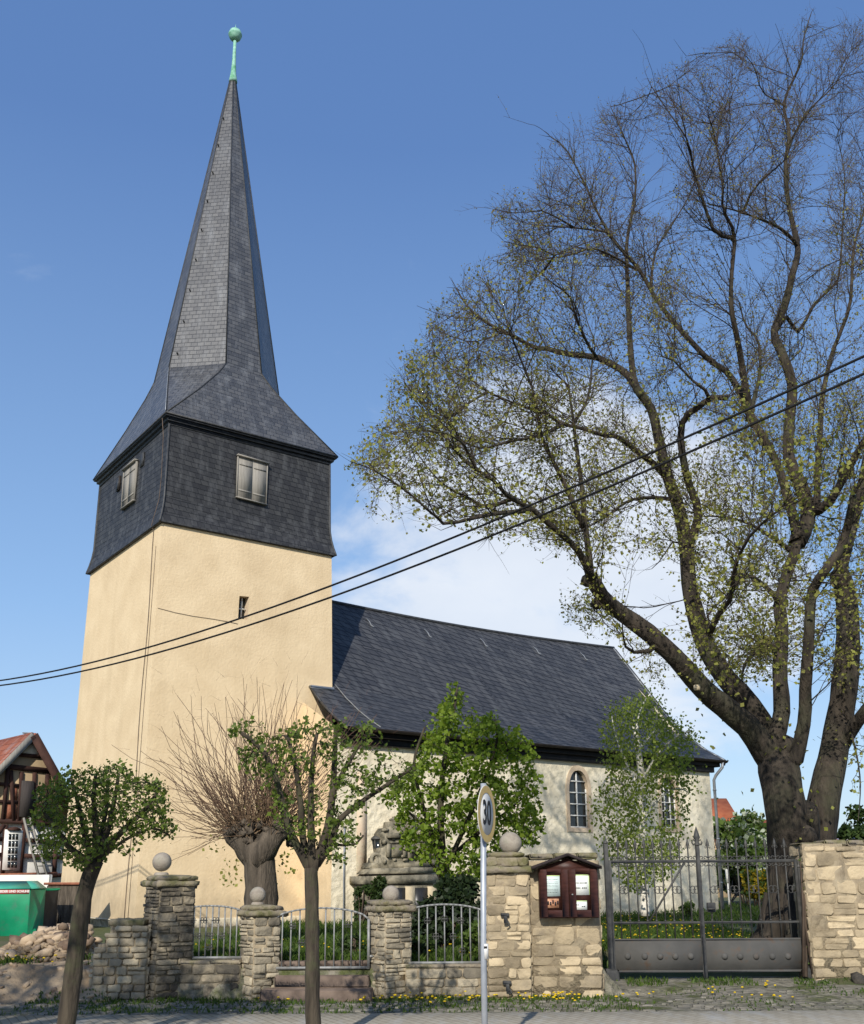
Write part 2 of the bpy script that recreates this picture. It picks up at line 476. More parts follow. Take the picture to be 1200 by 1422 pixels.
M['step'] = mat('red_sandstone_step', (0.10,0.072,0.055), (0.18,0.132,0.10), 5, 0.92, 0.5, 20)
M['monument'] = mat('weathered_monument', (0.18,0.16,0.118), (0.36,0.315,0.225), 3.5, 0.95, 0.5, 24, stain=(0.075,0.07,0.052), sscale=2.3, slo=0.46, shi=0.62)
M['monument_pale'] = mat('pale_monument_pilaster', (0.44,0.36,0.235), (0.54,0.45,0.30), 4, 0.95, 0.4, 18)
M['black_slab'] = mat('black_tablet', (0.016,0.017,0.018), (0.03,0.03,0.031), 4, 0.35)
M['case'] = mat('red_brown_case', (0.036,0.014,0.010), (0.060,0.022,0.016), 4, 0.45, 0.15, 20, stretch=(2,2,9))
M['case_roof'] = mat('case_roof_felt', (0.020,0.014,0.014), (0.036,0.026,0.025), 9, 0.8)
M['paper'] = mat('paper', (0.72,0.74,0.70), (0.78,0.80,0.75), 6, 0.7)
M['paper_blue'] = mat('bluish_paper', (0.50,0.60,0.58), (0.58,0.67,0.64), 6, 0.7)
M['paper_green'] = mat('green_paper_edge', (0.55,0.70,0.30), None, 6, 0.7)
M['photo_print'] = mat('brown_print', (0.30,0.13,0.07), (0.55,0.30,0.18), 16, 0.5)
M['ink'] = mat('black_ink', (0.012,0.012,0.014), None, 6, 0.6)
M['sign_white'] = mat('sign_white', (0.62,0.60,0.56), (0.68,0.66,0.62), 5, 0.45)
M['sign_ring'] = mat('sign_faded_ring', (0.66,0.42,0.12), (0.74,0.50,0.16), 6, 0.45)
M['post'] = mat('galvanised_post', (0.33,0.35,0.38), (0.42,0.44,0.47), 8, 0.45, metal=0.3)
M['rubber'] = mat('cable_rubber', (0.008,0.008,0.008), None, 5, 0.6)
M['bark'] = mat('linden_bark', (0.020,0.016,0.012), (0.058,0.046,0.034), 3.5, 0.95, 1.0, 9, stretch=(2.4,2.4,0.45), stain=(0.060,0.060,0.034), sscale=0.9, slo=0.5, shi=0.72, bdist=0.05)
M['twig'] = mat('brown_twig', (0.055,0.038,0.028), (0.095,0.068,0.048), 3, 0.9)
M['bark_young'] = mat('street_tree_bark', (0.028,0.022,0.016), (0.075,0.060,0.042), 5, 0.95, 0.8, 16, stretch=(3,3,0.5), stain=(0.060,0.066,0.030), sscale=3, slo=0.5, shi=0.7)
M['bark_poll'] = mat('pollard_bark', (0.052,0.042,0.031), (0.125,0.10,0.074), 4, 0.95, 1.0, 12, stretch=(3,3,0.4), bdist=0.04)
M['shoot'] = mat('reddish_shoot', (0.155,0.085,0.060), (0.20,0.135,0.08), 3, 0.8, tint=True)
M['birch_bark'] = mat('birch_bark', (0.60,0.55,0.46), (0.68,0.64,0.56), 4, 0.85, 0.3, 20, stain=(0.05,0.045,0.04), sscale=7, slo=0.58, shi=0.64)
M['leaf_linden'] = leaf_mat('linden_leaf', (0.15,0.12,0.055), (0.28,0.29,0.058), 0.4)
M['leaf_street'] = leaf_mat('street_tree_leaf', (0.060,0.095,0.016), (0.155,0.205,0.034), 0.35)
M['leaf_chest'] = leaf_mat('bright_leaf', (0.085,0.150,0.016), (0.215,0.285,0.034), 0.4)
M['leaf_birch'] = leaf_mat('birch_leaf', (0.135,0.185,0.030), (0.26,0.31,0.062), 0.4)
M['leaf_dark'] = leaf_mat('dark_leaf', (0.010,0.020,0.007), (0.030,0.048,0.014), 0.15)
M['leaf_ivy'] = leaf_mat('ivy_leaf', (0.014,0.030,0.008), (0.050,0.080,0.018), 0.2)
M['leaf_hedge'] = leaf_mat('garden_leaf', (0.055,0.095,0.020), (0.13,0.19,0.04), 0.35)
M['blossom'] = leaf_mat('white_blossom', (0.42,0.46,0.30), (0.62,0.64,0.50), 0.3)
M['forsythia'] = leaf_mat('yellow_blossom', (0.30,0.21,0.012), (0.46,0.33,0.02), 0.3)
M['grass'] = leaf_mat('grass_blade', (0.030,0.062,0.010), (0.085,0.130,0.020), 0.3)
M['dandelion'] = leaf_mat('dandelion_yellow', (0.62,0.42,0.010), (0.75,0.55,0.02), 0.2)
M['soil'] = mat('churchyard_ground', (0.052,0.070,0.020), (0.085,0.095,0.034), 3, 0.98, 0.8, 14, stain=(0.12,0.095,0.06), sscale=0.8, slo=0.5, shi=0.7)
M['dirt'] = mat('bare_dirt', (0.20,0.145,0.09), (0.33,0.25,0.165), 2.2, 0.98, 1.0, 7, stain=(0.13,0.10,0.06), sscale=1.7, slo=0.5, shi=0.7, bdist=0.06)
M['rubble'] = mat('heap_stone', (0.12,0.08,0.055), (0.46,0.35,0.235), 5, 0.97, 0.8, 16, tint=True)
M['verge'] = mat('old_cobble_verge', (0.125,0.115,0.085), (0.25,0.225,0.175), 7, 0.97, 1.0, 20, stain=(0.075,0.085,0.028), sscale=1.6, slo=0.47, shi=0.62, voro=8, bdist=0.05)
M['brick_red'] = mat('red_brick', (0.26,0.09,0.05), (0.34,0.14,0.08), 8, 0.9, 0.3, 20)
M['roof_tile'] = None

def add_streaks(m, colour, stretch, lo, hi, amount, zfade=None):
    """weather stains running down a wall, and a damp dirty foot"""
    t = m.node_tree; n = t.nodes.new
    bs = [x for x in t.nodes if x.type == 'BSDF_PRINCIPLED'][0]
    src = bs.inputs['Base Color'].links[0].from_socket
    tcn = n('ShaderNodeTexCoord'); mp_ = n('ShaderNodeMapping'); mp_.inputs['Scale'].default_value = stretch
    t.links.new(tcn.outputs['Object'], mp_.inputs[0])
    no = n('ShaderNodeTexNoise'); no.inputs['Scale'].default_value = 1.0; no.inputs['Detail'].default_value = 9; no.inputs['Roughness'].default_value = 0.62
    t.links.new(mp_.outputs[0], no.inputs['Vector'])
    fac = no.outputs['Fac']
    if zfade:
        sp = n('ShaderNodeSeparateXYZ'); t.links.new(tcn.outputs['Object'], sp.inputs[0])
        zr = n('ShaderNodeMapRange'); zr.inputs['From Min'].default_value = zfade[0]; zr.inputs['From Max'].default_value = zfade[1]
        zr.inputs['To Min'].default_value = 0.30; zr.inputs['To Max'].default_value = -0.25
        t.links.new(sp.outputs[2], zr.inputs['Value'])
        ad = n('ShaderNodeMath'); ad.operation = 'ADD'; t.links.new(fac, ad.inputs[0]); t.links.new(zr.outputs[0], ad.inputs[1]); fac = ad.outputs[0]
    mr = n('ShaderNodeMapRange'); mr.inputs['From Min'].default_value = lo; mr.inputs['From Max'].default_value = hi; mr.inputs['To Max'].default_value = amount
    t.links.new(fac, mr.inputs['Value'])
    mx = n('ShaderNodeMix'); mx.data_type = 'RGBA'; t.links.new(mr.outputs[0], mx.inputs[0]); t.links.new(src, mx.inputs[6]); mx.inputs[7].default_value = (*colour, 1)
    t.links.new(mx.outputs[2], bs.inputs['Base Color'])
add_streaks(M['plaster'], (0.52,0.395,0.24), (1.6,1.6,0.16), 0.50, 0.80, 0.55)
add_streaks(M['plaster'], (0.34,0.27,0.18), (1.2,1.2,1.0), 0.50, 0.85, 0.75, zfade=(0.0, 2.6))
add_streaks(M['limewash'], (0.40,0.33,0.22), (1.8,1.8,0.3), 0.52, 0.80, 0.35)
add_streaks(M['limewash'], (0.30,0.26,0.18), (1.2,1.2,1.0), 0.50, 0.85, 0.5, zfade=(0.0, 1.4))
M['roof_tile'] = slate_mat('red_roof_tile', 0.24, 0.33, 0, base=(0.24,0.075,0.045), light=(0.32,0.115,0.07), rough=0.8, bump=1.0, mortar=(0.09,0.03,0.02), pale=0.34, spec=0.2)
M['roof_tile_far'] = mat('orange_roof_tile', (0.33,0.085,0.035), (0.42,0.13,0.055), 3, 0.85, 0.3, 8)
M['paving'] = slate_mat('grey_paving_blocks', 0.21, 0.105, R(62), base=(0.33,0.295,0.235), light=(0.38,0.345,0.28), rough=0.92, bump=0.35, mortar=(0.22,0.195,0.155), pale=0.40, spec=0.15)
M['asphalt'] = mat('asphalt', (0.045,0.045,0.046), (0.065,0.064,0.062), 30, 0.93, 0.5, 120)
rng = random.Random(7)

# ================================================================== GROUND
def sstep(a, b, x):
    t = min(1, max(0, (x-a)/(b-a)))
    return t*t*(3-2*t)
def hsh(x, y):
    return (math.sin(x*1.7+1.3*math.sin(y*1.1))*0.5 + math.sin(y*2.3+x*0.7)*0.3 + math.sin(x*5.1-y*4.3)*0.2)
FENCE_Y = 15.2
PAVE_Y = 13.45
def gz(x, y):
    """height of the bare ground"""
    if y < PAVE_Y: return 0.0
    drive = sstep(2.35, 2.7, x) * (1 - sstep(5.55, 5.9, x))
    verge = 0.02 + 0.16*sstep(1.8, 6, x)*sstep(13.6, 16.2, y) + 0.015*hsh(x*2, y*2)
    yard = 0.45 + 0.02*hsh(x, y)
    sy = 15.37 + 0.95*sstep(5.3, 5.5, x)
    wall_step = sstep(sy-0.05, sy+0.05, y)
    gate_ramp = 0.16 + 0.29*sstep(16.3, 18.5, y)
    up = yard*(1-drive) + gate_ramp*drive if y > sy+0.13 else yard*(1-drive) + verge*drive
    left = 1 - sstep(-4.75, -4.35, x)
    bank = 0.45*sstep(14.95, 15.75, y + 0.10*hsh(x*3, 1.7)) + 0.05*hsh(x*4, y*5)*sstep(14.8, 15.4, y)*(1-sstep(16, 17, y))
    z = verge*(1-wall_step) + up*wall_step
    if y > 15.42 and drive > 0 and y < 16.35: z = z*(1-drive) + drive*(0.10+0.06*sstep(15.4, 16.3, y))
    z = z*(1-left) + (verge*(1-sstep(14.9, 15.6, y)) + bank)*left
    return z

def spaced(lo, hi, segs):
    out = []
    for a, b, d in segs:
        n = max(1, int(round((b-a)/d)))
        out += [a + (b-a)*i/n for i in range(n)]
    out.append(segs[-1][1])
    return out
xs = spaced(0, 0, [(-600,-100,100),(-100,-30,14),(-30,-9,1.5),(-9,8,0.14),(8,30,2),(30,100,14),(100,600,100)])
ys = spaced(0, 0, [(-60,0,10),(0,13.3,1.6),(13.3,14.6,0.13),(14.6,16.6,0.08),(16.6,19,0.3),(19,45,1.6),(45,120,12),(120,900,120)])
V = [(x, y, gz(x, y)) for y in ys for x in xs]
nx = len(xs)
Fc, Mi = [], []
for j in range(len(ys)-1):
    for i in range(nx-1):
        cx, cy = (xs[i]+xs[i+1])/2, (ys[j]+ys[j+1])/2
        k = 0
        w = 0.18*hsh(cx*1.3, cy*1.9)
        if cy < 15.4 and abs(cx) < 60: k = 2
        if 2.5 < cx < 5.8 and 15.3 < cy < 16.5: k = 2
        if cx < -4.3 + w*0.5 and 14.75 + w < cy < 15.85 + 2*w: k = 1
        if cx < -5.2 and cx > -9 and 16.1 < cy < 18.6 and w > -0.05: k = 1
        Fc.append((j*nx+i, j*nx+i+1, (j+1)*nx+i+1, (j+1)*nx+i)); Mi.append(k)
g = mesh_obj('ground', V, Fc, [M['soil'], M['dirt'], M['verge']], smooth=True, M=Mi)
tag(g, kind='structure')
mb = MB(); mb.box((-60, 9.2, -0.10), (120,0,0), (0,PAVE_Y-9.2,0), (0,0,0.145), bev=0.01)
tag(mb.build('pavement', M['paving'], uv=True), kind='structure')
mb = MB(); mb.quad((-60,-6,0.006),(60,-6,0.006),(60,9.2,0.006),(-60,9.2,0.006))
tag(mb.build('road', M['asphalt']), kind='structure')
mb = MB()
for k in range(-40, 40):
    mb.box((k*1.0+0.005, 9.06, -0.05), (0.99,0,0), (0,0.137,0), (0,0,0.155), bev=0.012)
tag(mb.build('kerb', M['cap']), kind='structure')

# ================================================================== CHURCH
CH_Y, CH_B = 0.9446, Vector((-7.4008, 27.0, 0))
RV = Vector((math.sin(CH_Y), math.cos(CH_Y), 0)); LV = Vector((-math.cos(CH_Y), math.sin(CH_Y), 0))
TA, TB, ZC, ZE, BAT = 5.3804, 6.0388, 11.1865, 14.3912, 0.0156
def W(r, l, z): return CH_B + RV*r + LV*l + Vector((0, 0, z))
church = thing('church', W(0, 0, 0.45), 'village church with ochre plastered tower, dark slate spire and long slate roofed nave', 'church')
G0 = 0.25

def holed_wall(name, outer, holes, f, depth, m, reveal_m, parent):
    """planar wall (u,v) with openings and reveals going 'depth' inwards; f(u,v,d) -> world"""
    bm = bmesh.new()
    def loop(pts):
        vs = [bm.verts.new(f(u, v, 0)) for u, v in pts]
        return vs, [bm.edges.new((vs[i], vs[(i+1) % len(vs)])) for i in range(len(vs))]
    ed = []
    _, e = loop(outer); ed += e
    rims = []
    for h in holes:
        vs, e = loop(h); ed += e; rims.append((vs, h))
    bmesh.ops.triangle_fill(bm, use_beauty=True, use_dissolve=False, edges=ed)
    nref = (f(0, 0, 0) - f(0, 0, 1)).normalized()
    for fc in bm.faces:
        if fc.normal.dot(nref) < 0: fc.normal_flip()
    for vs, h in rims:
        inn = [bm.verts.new(f(u, v, depth)) for u, v in h]
        n = len(vs)
        for i in range(n):
            q = bm.faces.new((vs[i], vs[(i+1) % n], inn[(i+1) % n], inn[i])); q.material_index = 1
    bm.normal_update()
    off = wloc(parent)
    for v in bm.verts: v.co -= off
    me = bpy.data.meshes.new(name); bm.to_mesh(me); bm.free()
    me.materials.append(m); me.materials.append(reveal_m)
    o = bpy.data.objects.new(name, me); col.objects.link(o); o.parent = parent
    return o

# --- tower shaft: four battered faces, two slit windows
K = lambda z: BAT*(ZC-z)
slit = [(2.36, 8.80), (2.66, 8.80), (2.68, 9.48), (2.38, 9.46)]
right = holed_wall('tower_wall', [(-K(G0), G0), (TA+K(G0), G0), (TA, ZC), (0, ZC)], [slit],
                   lambda u, v, d: W(u, -K(v)+d, v), 0.30, M['plaster'], M['sandstone'], church)
mb = MB()
for a, b, c, d in ((W(0,TB,ZC), W(-K(G0), TB+K(G0), G0), W(-K(G0), -K(G0), G0), W(0,0,ZC)),
                   (W(TA,0,ZC), W(TA+K(G0),-K(G0),G0), W(TA+K(G0),TB+K(G0),G0), W(TA,TB,ZC)),
                   (W(TA,TB,ZC), W(TA+K(G0),TB+K(G0),G0), W(-K(G0),TB+K(G0),G0), W(0,TB,ZC))):
    mb.quad(a, b, c, d)
mb.build('tower_wall', M['plaster'], church)
mb = MB(); mb.box(W(-0.22,-0.22,G0), RV*(TA+.44), LV*(TB+.44), (0,0,0.42), bev=0.03)
mb.build('tower_plinth', M['limewash'], church)
sw = MB(); sw.quad(W(2.3,0.22,8.7), W(2.75,0.22,8.7), W(2.75,0.22,9.6), W(2.3,0.22,9.6))
swo = sw.build('slit_window', M['glass'], church)
mb = MB(); mb.bar(W(2.52,0.14,8.78), W(2.54,0.14,9.5), 0.035); mb.bar(W(2.36,0.14,9.13), W(2.68,0.14,9.13), 0.035)
mb.build('glazing_bar', M['white'], swo)

# --- belfry clad in slate, flaring at the foot
def ring(o, z): return [W(-o,-o,z), W(TA+o,-o,z), W(TA+o,TB+o,z), W(-o,TB+o,z)]
mb = MB()
prof = [(-0.05, ZC-0.02), (0.088, ZC), (0.083, ZC+0.05), (0.03, ZC+0.25), (-0.02, ZC+0.50), (-0.055, ZC+0.80), (-0.085, ZE-0.22)]
rs = [ring(*p) for p in prof]
for i in range(len(rs)-1):
    for j in range(4):
        mb.quad(rs[i][j], rs[i][(j+1)%4], rs[i+1][(j+1)%4], rs[i+1][j])
mb.build('belfry_cladding', M['slate_wall'], church, uv=True)
mb = MB()
for (o, z0, z1) in ((-0.05, ZE-0.24, ZE-0.15), (0.02, ZE-0.147, ZE-0.05), (0.095, ZE-0.047, ZE+0.02)):
    mb.box(W(-o,-o,z0), RV*(TA+2*o), LV*(TB+2*o), (0,0,z1-z0), bev=0.012)
mb.build('belfry_cornice', M['slate_edge'], church)
fm_ = MB()
for (o0, z0), (o1, z1) in (((0.086,ZC-0.012),(0.100,ZC+0.0)), ((0.100,ZC),(0.096,ZC+0.06)), ((0.096,ZC+0.06),(0.043,ZC+0.25)), ((0.043,ZC+0.25),(0.028,ZC+0.30)), ((0.028,ZC+0.30),(0.008,ZC+0.302))):
    ra, rb = ring(o0, z0), ring(o1, z1)
    for j in range(4): fm_.quad(ra[j], ra[(j+1)%4], rb[(j+1)%4], rb[j])
fm_.build('foot_course', M['slate_foot'], church, uv=True)
# corner boards of the cladding
for (r, l, sr_, sl_) in ((0,0,-1,-1), (TA,0,1,-1), (0,TB,-1,1)):
    pts = [W(r + sr_*(o+0.008), l + sl_*(o+0.008), z) for o, z in prof[1:]]
    mb = MB(); mb.tube(pts, 0.035, 5); mb.build('belfry_edge', M['slate_edge'], church)

def shutter(pts, parent, planks, outw):
    """pts: bl, br, tr, tl of the shutter on its wall, outw: outward unit vector"""
    bl, br, tr, tl = pts
    mb = MB()
    fr = 0.03
    u = (br-bl); v = (tl-bl); U_, V_ = u.normalized(), v.normalized()
    mb.box(bl - U_*fr - V_*fr, U_*fr, v + V_*2*fr, outw*0.07)
    mb.box(br - V_*fr, U_*fr, v + V_*2*fr, outw*0.07)
    mb.box(tl - U_*fr*1.8 + V_*0.002, u + U_*fr*3.6, V_*fr*1.2, outw*0.13)
    mb.box(bl - U_*fr*1.2 - V_*fr, u + U_*fr*2.4, V_*fr*0.96, outw*0.10)
    root = mb.build('belfry_shutter', M['grey_wood'], parent)
    for half in (0, 1):
        lm = MB()
        n = 1
        for k in range(n):
            a = bl + u*(half*0.5 + 0.5*k/n) + U_*0.006
            lm.box(a + outw*(0.02+0.004*(k % 2)), u*(0.5/n) - U_*0.0003, v, outw*0.035)
        for zf in (0.16, 0.80):
            lm.box(bl + u*(half*0.5+0.03) + v*zf + outw*0.058, u*0.44, V_*0.05, outw*0.012)
        lm.build('shutter_leaf', [M['grey_wood'], M['iron']], root)
o_ = 0.066
lam = lambda z: -o_ - 0.012
shutter([W(2.20,lam(0)*-1*-1 if 0 else 0.062,12.42), W(3.12,0.062,12.38), W(3.12,0.062,13.66), W(2.20,0.062,13.68)], church, 3, -LV)
shutter([W(0.062,3.48,12.62), W(0.062,2.44,12.60), W(0.062,2.44,13.82), W(0.062,3.48,13.86)], church, 3, -RV)
mb = MB()
mb.box(W(0.07,4.16,13.40), LV*-0.26, Vector((0,0,0.46)), -RV*0.05)
vn = mb.build('belfry_hatch', M['dark_wood'], church)
mb = MB(); mb.box(W(0.02,4.12,13.45), LV*-0.18, Vector((0,0,0.36)), -RV*0.012); mb.build('hatch_board', M['slate_edge'], vn)
mb = MB(); mb.box(W(0.07,2.2,13.55), LV*-0.25, Vector((0,0,0.42)), -RV*0.025); mb.build('belfry_patch', M['slate_edge'], church)

# --- broach roof and octagonal spire
CX, CY_, MM, HH, ZT, ZA = 2.62, 2.70, 0.60, 1.90, 16.95, 28.85
octv = [(-MM,-HH),(MM,-HH),(HH,-MM),(HH,MM),(MM,HH),(-MM,HH),(-HH,MM),(-HH,-MM)]
crn = [(-1,-1),(1,-1),(1,-1),(1,1),(1,1),(-1,1),(-1,1),(-1,-1)]
O2 = 0.10
def sq(c):
    return ((TA+O2) if c[0] > 0 else -O2, (TB+O2) if c[1] > 0 else -O2)
def level(t):
    s = t + 0.10*math.sin(math.pi*t)*t
    s = min(s, 1.0)
    z = ZE + 0.02 + (ZT-ZE-0.02)*t
    return [W(*[ (1-s)*a + s*(b+c) for a, b, c in zip(sq(crn[i]), octv[i], (CX, CY_))], z) for i in range(8)]
mb = MB()
ts = [0, 0.5, 0.82, 0.93, 1.0]
lv = [level(t) for t in ts]
for i in range(len(lv)-1):
    for j in range(8):
        a, b, c, d = lv[i][j], lv[i][(j+1)%8], lv[i+1][(j+1)%8], lv[i+1][j]
        if (a-b).length < 1e-4: mb.add((a, c, d), ((0,1,2),))
        else: mb.quad(a, b, c, d)
mb.build('broach_roof', M['slate_spire'], church, uv=True)
mb = MB()
TL = 0.045
top = [W(CX+0.02 + x*TL, CY_ + y*TL, ZA) for x, y in octv]
for j in range(8):
    mb.quad(lv[-1][j], lv[-1][(j+1)%8], top[(j+1)%8], top[j])
mb.build('spire', M['slate_spire'], church, uv=True)
mb = MB()
for j in range(8): mb.tube([lv[-1][j], top[j]], 0.022, 4)
for i in range(0, 8, 2):
    pass
for j in (0, 2, 6, 7, 1):
    mb.tube([l[j] for l in lv], 0.025, 4)
e0, e1, e2, e3 = [W(*sq(c), ZE+0.02) for c in ((-1,-1),(1,-1),(1,1),(-1,1))]
for a, b in ((e0,e1),(e1,e2),(e2,e3),(e3,e0)): mb.tube([a, b], 0.03, 5)
mb.build('spire_edging', M['slate_edge'], church)
for k in range(9):
    f_ = 0.04 + k*0.1
    p = lv[-1][7].lerp(top[7], f_); q = lv[-1][0].lerp(top[0], f_)
    a = p.lerp(q, 0.10)
    mb = MB(); mb.box(a, -LV*0.07-RV*0.05, RV*0.025-LV*0.025, Vector((0,0,0.04)))
    mb.build('spire_hook', M['iron'], church)
# copper finial
mb = MB()
ax = W(CX+0.03, CY_, 0)
pz = ZA - 0.12
mb.lathe((ax.x, ax.y, pz), [(0.15,0),(0.135,0.12),(0.10,0.35),(0.075,0.7),(0.06,1.2),(0.055,1.72)], 14)
fin = mb.build('finial_pole', M['copper'], church, smooth=True)
mb = MB()
bz = 1.98
mb.lathe((ax.x, ax.y, pz+bz), [(0.02,-0.24),(0.12,-0.22),(0.195,-0.14),(0.228,-0.04),(0.240,-0.015),(0.240,0.015),(0.228,0.04),(0.195,0.14),(0.12,0.21),(0.035,0.23),(0.015,0.30),(0.004,0.44)], 20)
mb.build('finial_ball', M['copper'], church, smooth=True)

# --- nave walls
DN, R0, R1 = 1.8, 4.5, 20.04
ZWT = 5.42
def arch(r0, r1, z0, zs, za, n=7, pointed=True):
    rc = (r0+r1)/2; hw = (r1-r0)/2
    pts = [(r0, z0), (r1, z0), (r1, zs)]
    for i in range(1, n):
        t = i/n
        if pointed: x = rc + hw*math.cos(t*math.pi/2)**0.85; z = zs + (za-zs)*math.sin(t*math.pi/2)**1.05
        else: x = rc + hw*math.cos(t*math.pi/2); z = zs + (za-zs)*math.sin(t*math.pi/2)
        pts.append((x, z))
    pts.append((rc, za))
    for i in range(n-1, 0, -1):
        t = i/n
        if pointed: x = rc - hw*math.cos(t*math.pi/2)**0.85; z = zs + (za-zs)*math.sin(t*math.pi/2)**1.05
        else: x = rc - hw*math.cos(t*math.pi/2); z = zs + (za-zs)*math.sin(t*math.pi/2)
        pts.append((x, z))
    pts.append((r0, zs))
    return pts
WINS = [(13.15, 13.99, 3.17, 4.35, 4.98, True), (17.42, 18.20, 3.25, 4.50, 4.98, False)]
fw = lambda u, v, d: W(u, -DN+d, v)
holed_wall('nave_wall', [(R0, G0), (R1, G0), (R1, ZWT), (R0, ZWT)], [arch(*w[:5], pointed=w[5]) for w in WINS], fw, 0.16, M['limewash'], M['sandstone'], church)
mb = MB()
mb.quad(W(R0,0.2,G0), W(R0,-DN,G0), W(R0,-DN,5.72), W(R0,0.2,6.72))
mb.build('nave_wall', M['plaster'], church)
mb = MB()
mb.add([W(R1,-DN,G0), W(R1,TB+DN,G0), W(R1,TB+DN,ZWT), W(R1,3.02,10.5), W(R1,-DN,ZWT)], ((0,1,2,3,4),))
mb.quad(W(R1,TB+DN,G0), W(R0,TB+DN,G0), W(R0,TB+DN,ZWT), W(R1,TB+DN,ZWT))
mb.quad(W(R0,TB+DN,G0), W(R0,TB,G0), W(R0,TB,8), W(R0,TB+DN,ZWT))
mb.build('nave_wall', M['limewash'], church)
for wi, w in enumerate(WINS):
    r0, r1, z0, zs, za, pt = w
    out = arch(r0-0.13, r1+0.13, z0-0.14, zs, za+0.16, pointed=pt); inn = arch(r0, r1, z0, zs, za, pointed=pt)
    sb = MB(); n = len(out)
    for i in range(n):
        j = (i+1) % n
        V8 = [W(out[i][0],-DN-0.03,out[i][1]), W(out[j][0],-DN-0.03,out[j][1]), W(inn[j][0],-DN-0.03,inn[j][1]), W(inn[i][0],-DN-0.03,inn[i][1])]
        sb.add(V8, ((0,1,2,3),))
        sb.quad(W(out[j][0],-DN-0.03,out[j][1]), W(out[i][0],-DN-0.03,out[i][1]), W(out[i][0],-DN+0.01,out[i][1]), W(out[j][0],-DN+0.01,out[j][1]))
        sb.quad(W(inn[i][0],-DN-0.03,inn[i][1]), W(inn[j][0],-DN-0.03,inn[j][1]), W(inn[j][0],-DN+0.01,inn[j][1]), W(inn[i][0],-DN+0.01,inn[i][1]))
    wo = sb.build('church_window', M['sandstone'], church)
    pm = MB(); pm.add([W(u, -DN+0.12, v) for u, v in inn], (tuple(range(len(inn))),)); pm.build('pane', M['glass'], wo)
    gm = MB(); dd = -DN + 0.085
    rc = (r0+r1)/2
    vb = [rc] if wi == 0 else [r0 + (r1-r0)*k/3 for k in (1, 2)]
    for x in vb: gm.bar(W(x, dd, z0), W(x, dd, za-0.06 if abs(x-rc) < .05 else za-0.16), 0.048, 0.04, up=LV)
    for x in (r0+0.02, r1-0.02): gm.bar(W(x, dd, z0), W(x, dd, zs+0.05), 0.04, 0.04, up=LV)
    rows = 5 if wi == 0 else 6
    for k in range(0, rows):
        z = z0 + 0.02 + (za-z0-0.22)*k/(rows-0.6)
        hw = (r1-r0)/2 * (1 if z < zs else math.sqrt(max(0.1, 1-((z-zs)/(za-zs))**2)))
        gm.bar(W(rc-hw, dd-0.004, z), W(rc+hw, dd-0.004, z), 0.045, 0.036)
    gm.build('glazing_bars', M['white'], wo)
# faded painted quoin band and old doorway scar near the tower
mb = MB(); mb.box(W(5.28,-DN-0.018,1.2), RV*0.30, LV*0.02, Vector((0,0,3.3)))
mb.build('quoin_band', mat('faded_pink_lime', (0.55,0.42,0.30), (0.62,0.50,0.36), 3, 0.95, 0.6, 8, stain=(0.60,0.53,0.38), sscale=2, slo=0.45, shi=0.6), church)
mb = MB(); mb.tube([W(4.85,-DN-0.05,3.0), W(4.85,-DN-0.05,1.6), W(4.86,-DN-0.06,0.3)], 0.022, 6); mb.build('earth_rod', M['zinc'], church)

# --- nave roof: swept eaves, slightly sagging ridge
RW, RM, RE = 4.70, 5.36, 20.50
rprof = [(-2.16,5.68),(-1.85,5.86),(-1.4,6.10),(-0.7,6.58),(0.0,7.16),(0.7,7.96),(1.5,8.93),(2.3,9.88),(3.02,10.74)]
def sag(r): 
    t = (r-RM)/(RE-RM); return -0.17*math.sin(math.pi*min(1,max(0,t)))
def rz(r, l):
    for (a, za), (b, zb) in zip(rprof, rprof[1:]):
        if a <= l <= b + 1e-6: return za + (zb-za)*(l-a)/(b-a) + sag(r)*(0.55+0.45*(l+2.16)/5.18)
    return rprof[-1][1]
mb = MB()
rr = [RM + (RE-RM)*i/16 for i in range(17)]
for sgn in (0, 1):
    for i in range(16):
        for k in range(len(rprof)-1):
            q = []
            for r, kk in ((rr[i],k),(rr[i+1],k),(rr[i+1],k+1),(rr[i],k+1)):
                l = rprof[kk][0]; z = rz(r, l)
                q.append(W(r, l if not sgn else 6.04-l, z))
            mb.quad(*(q if not sgn else q[::-1]))
for k in range(4):
    q = [W(r, rprof[kk][0], rz(RM, rprof[kk][0])) for r, kk in ((RW,k),(RM,k),(RM,k+1),(RW,k+1))]
    mb.quad(*q)
roof = mb.build('nave_roof', M['slate_roof'], church, uv=True)
mb = MB()
mb.tube([W(r, 3.02, rz(r, 3.02)+0.015) for r in rr], 0.055, 6)
mb.build('roof_ridge', M['slate_edge'], roof)
mb = MB()
for rv_ in (RE,):
    for (a, za), (b, zb) in zip(rprof, rprof[1:]):
        mb.bar(W(rv_-0.03, a, za+0.012), W(rv_-0.03, b, zb+0.012), 0.10, 0.035, up=(0,0,1))
        mb.bar(W(rv_+0.01, a, za-0.10), W(rv_+0.01, b, zb-0.10), 0.05, 0.20, up=(0,0,1), m=1)
        mb.bar(W(rv_+0.01, 6.04-a, za-0.10), W(rv_+0.01, 6.04-b, zb-0.10), 0.05, 0.20, up=(0,0,1), m=1)
mb.build('verge_board', [M['zinc'], M['dark_wood'], M['slate_edge']], roof)
mb = MB()
for (a, za), (b, zb) in list(zip(rprof, rprof[1:]))[:4]:
    mb.bar(W(RW+0.01, a, za-0.045), W(RW+0.01, b, zb-0.045), 0.04, 0.085, up=(0,0,1), m=2)
mb.build('verge_board', [M['zinc'], M['dark_wood'], M['slate_edge']], roof)
mb = MB(); mb.box(W(RW-0.05,-0.20,7.02), RV*0.80, LV*0.24, Vector((0,0,0.09)), bev=0.02); mb.build('lead_flashing', M['zinc'], roof)
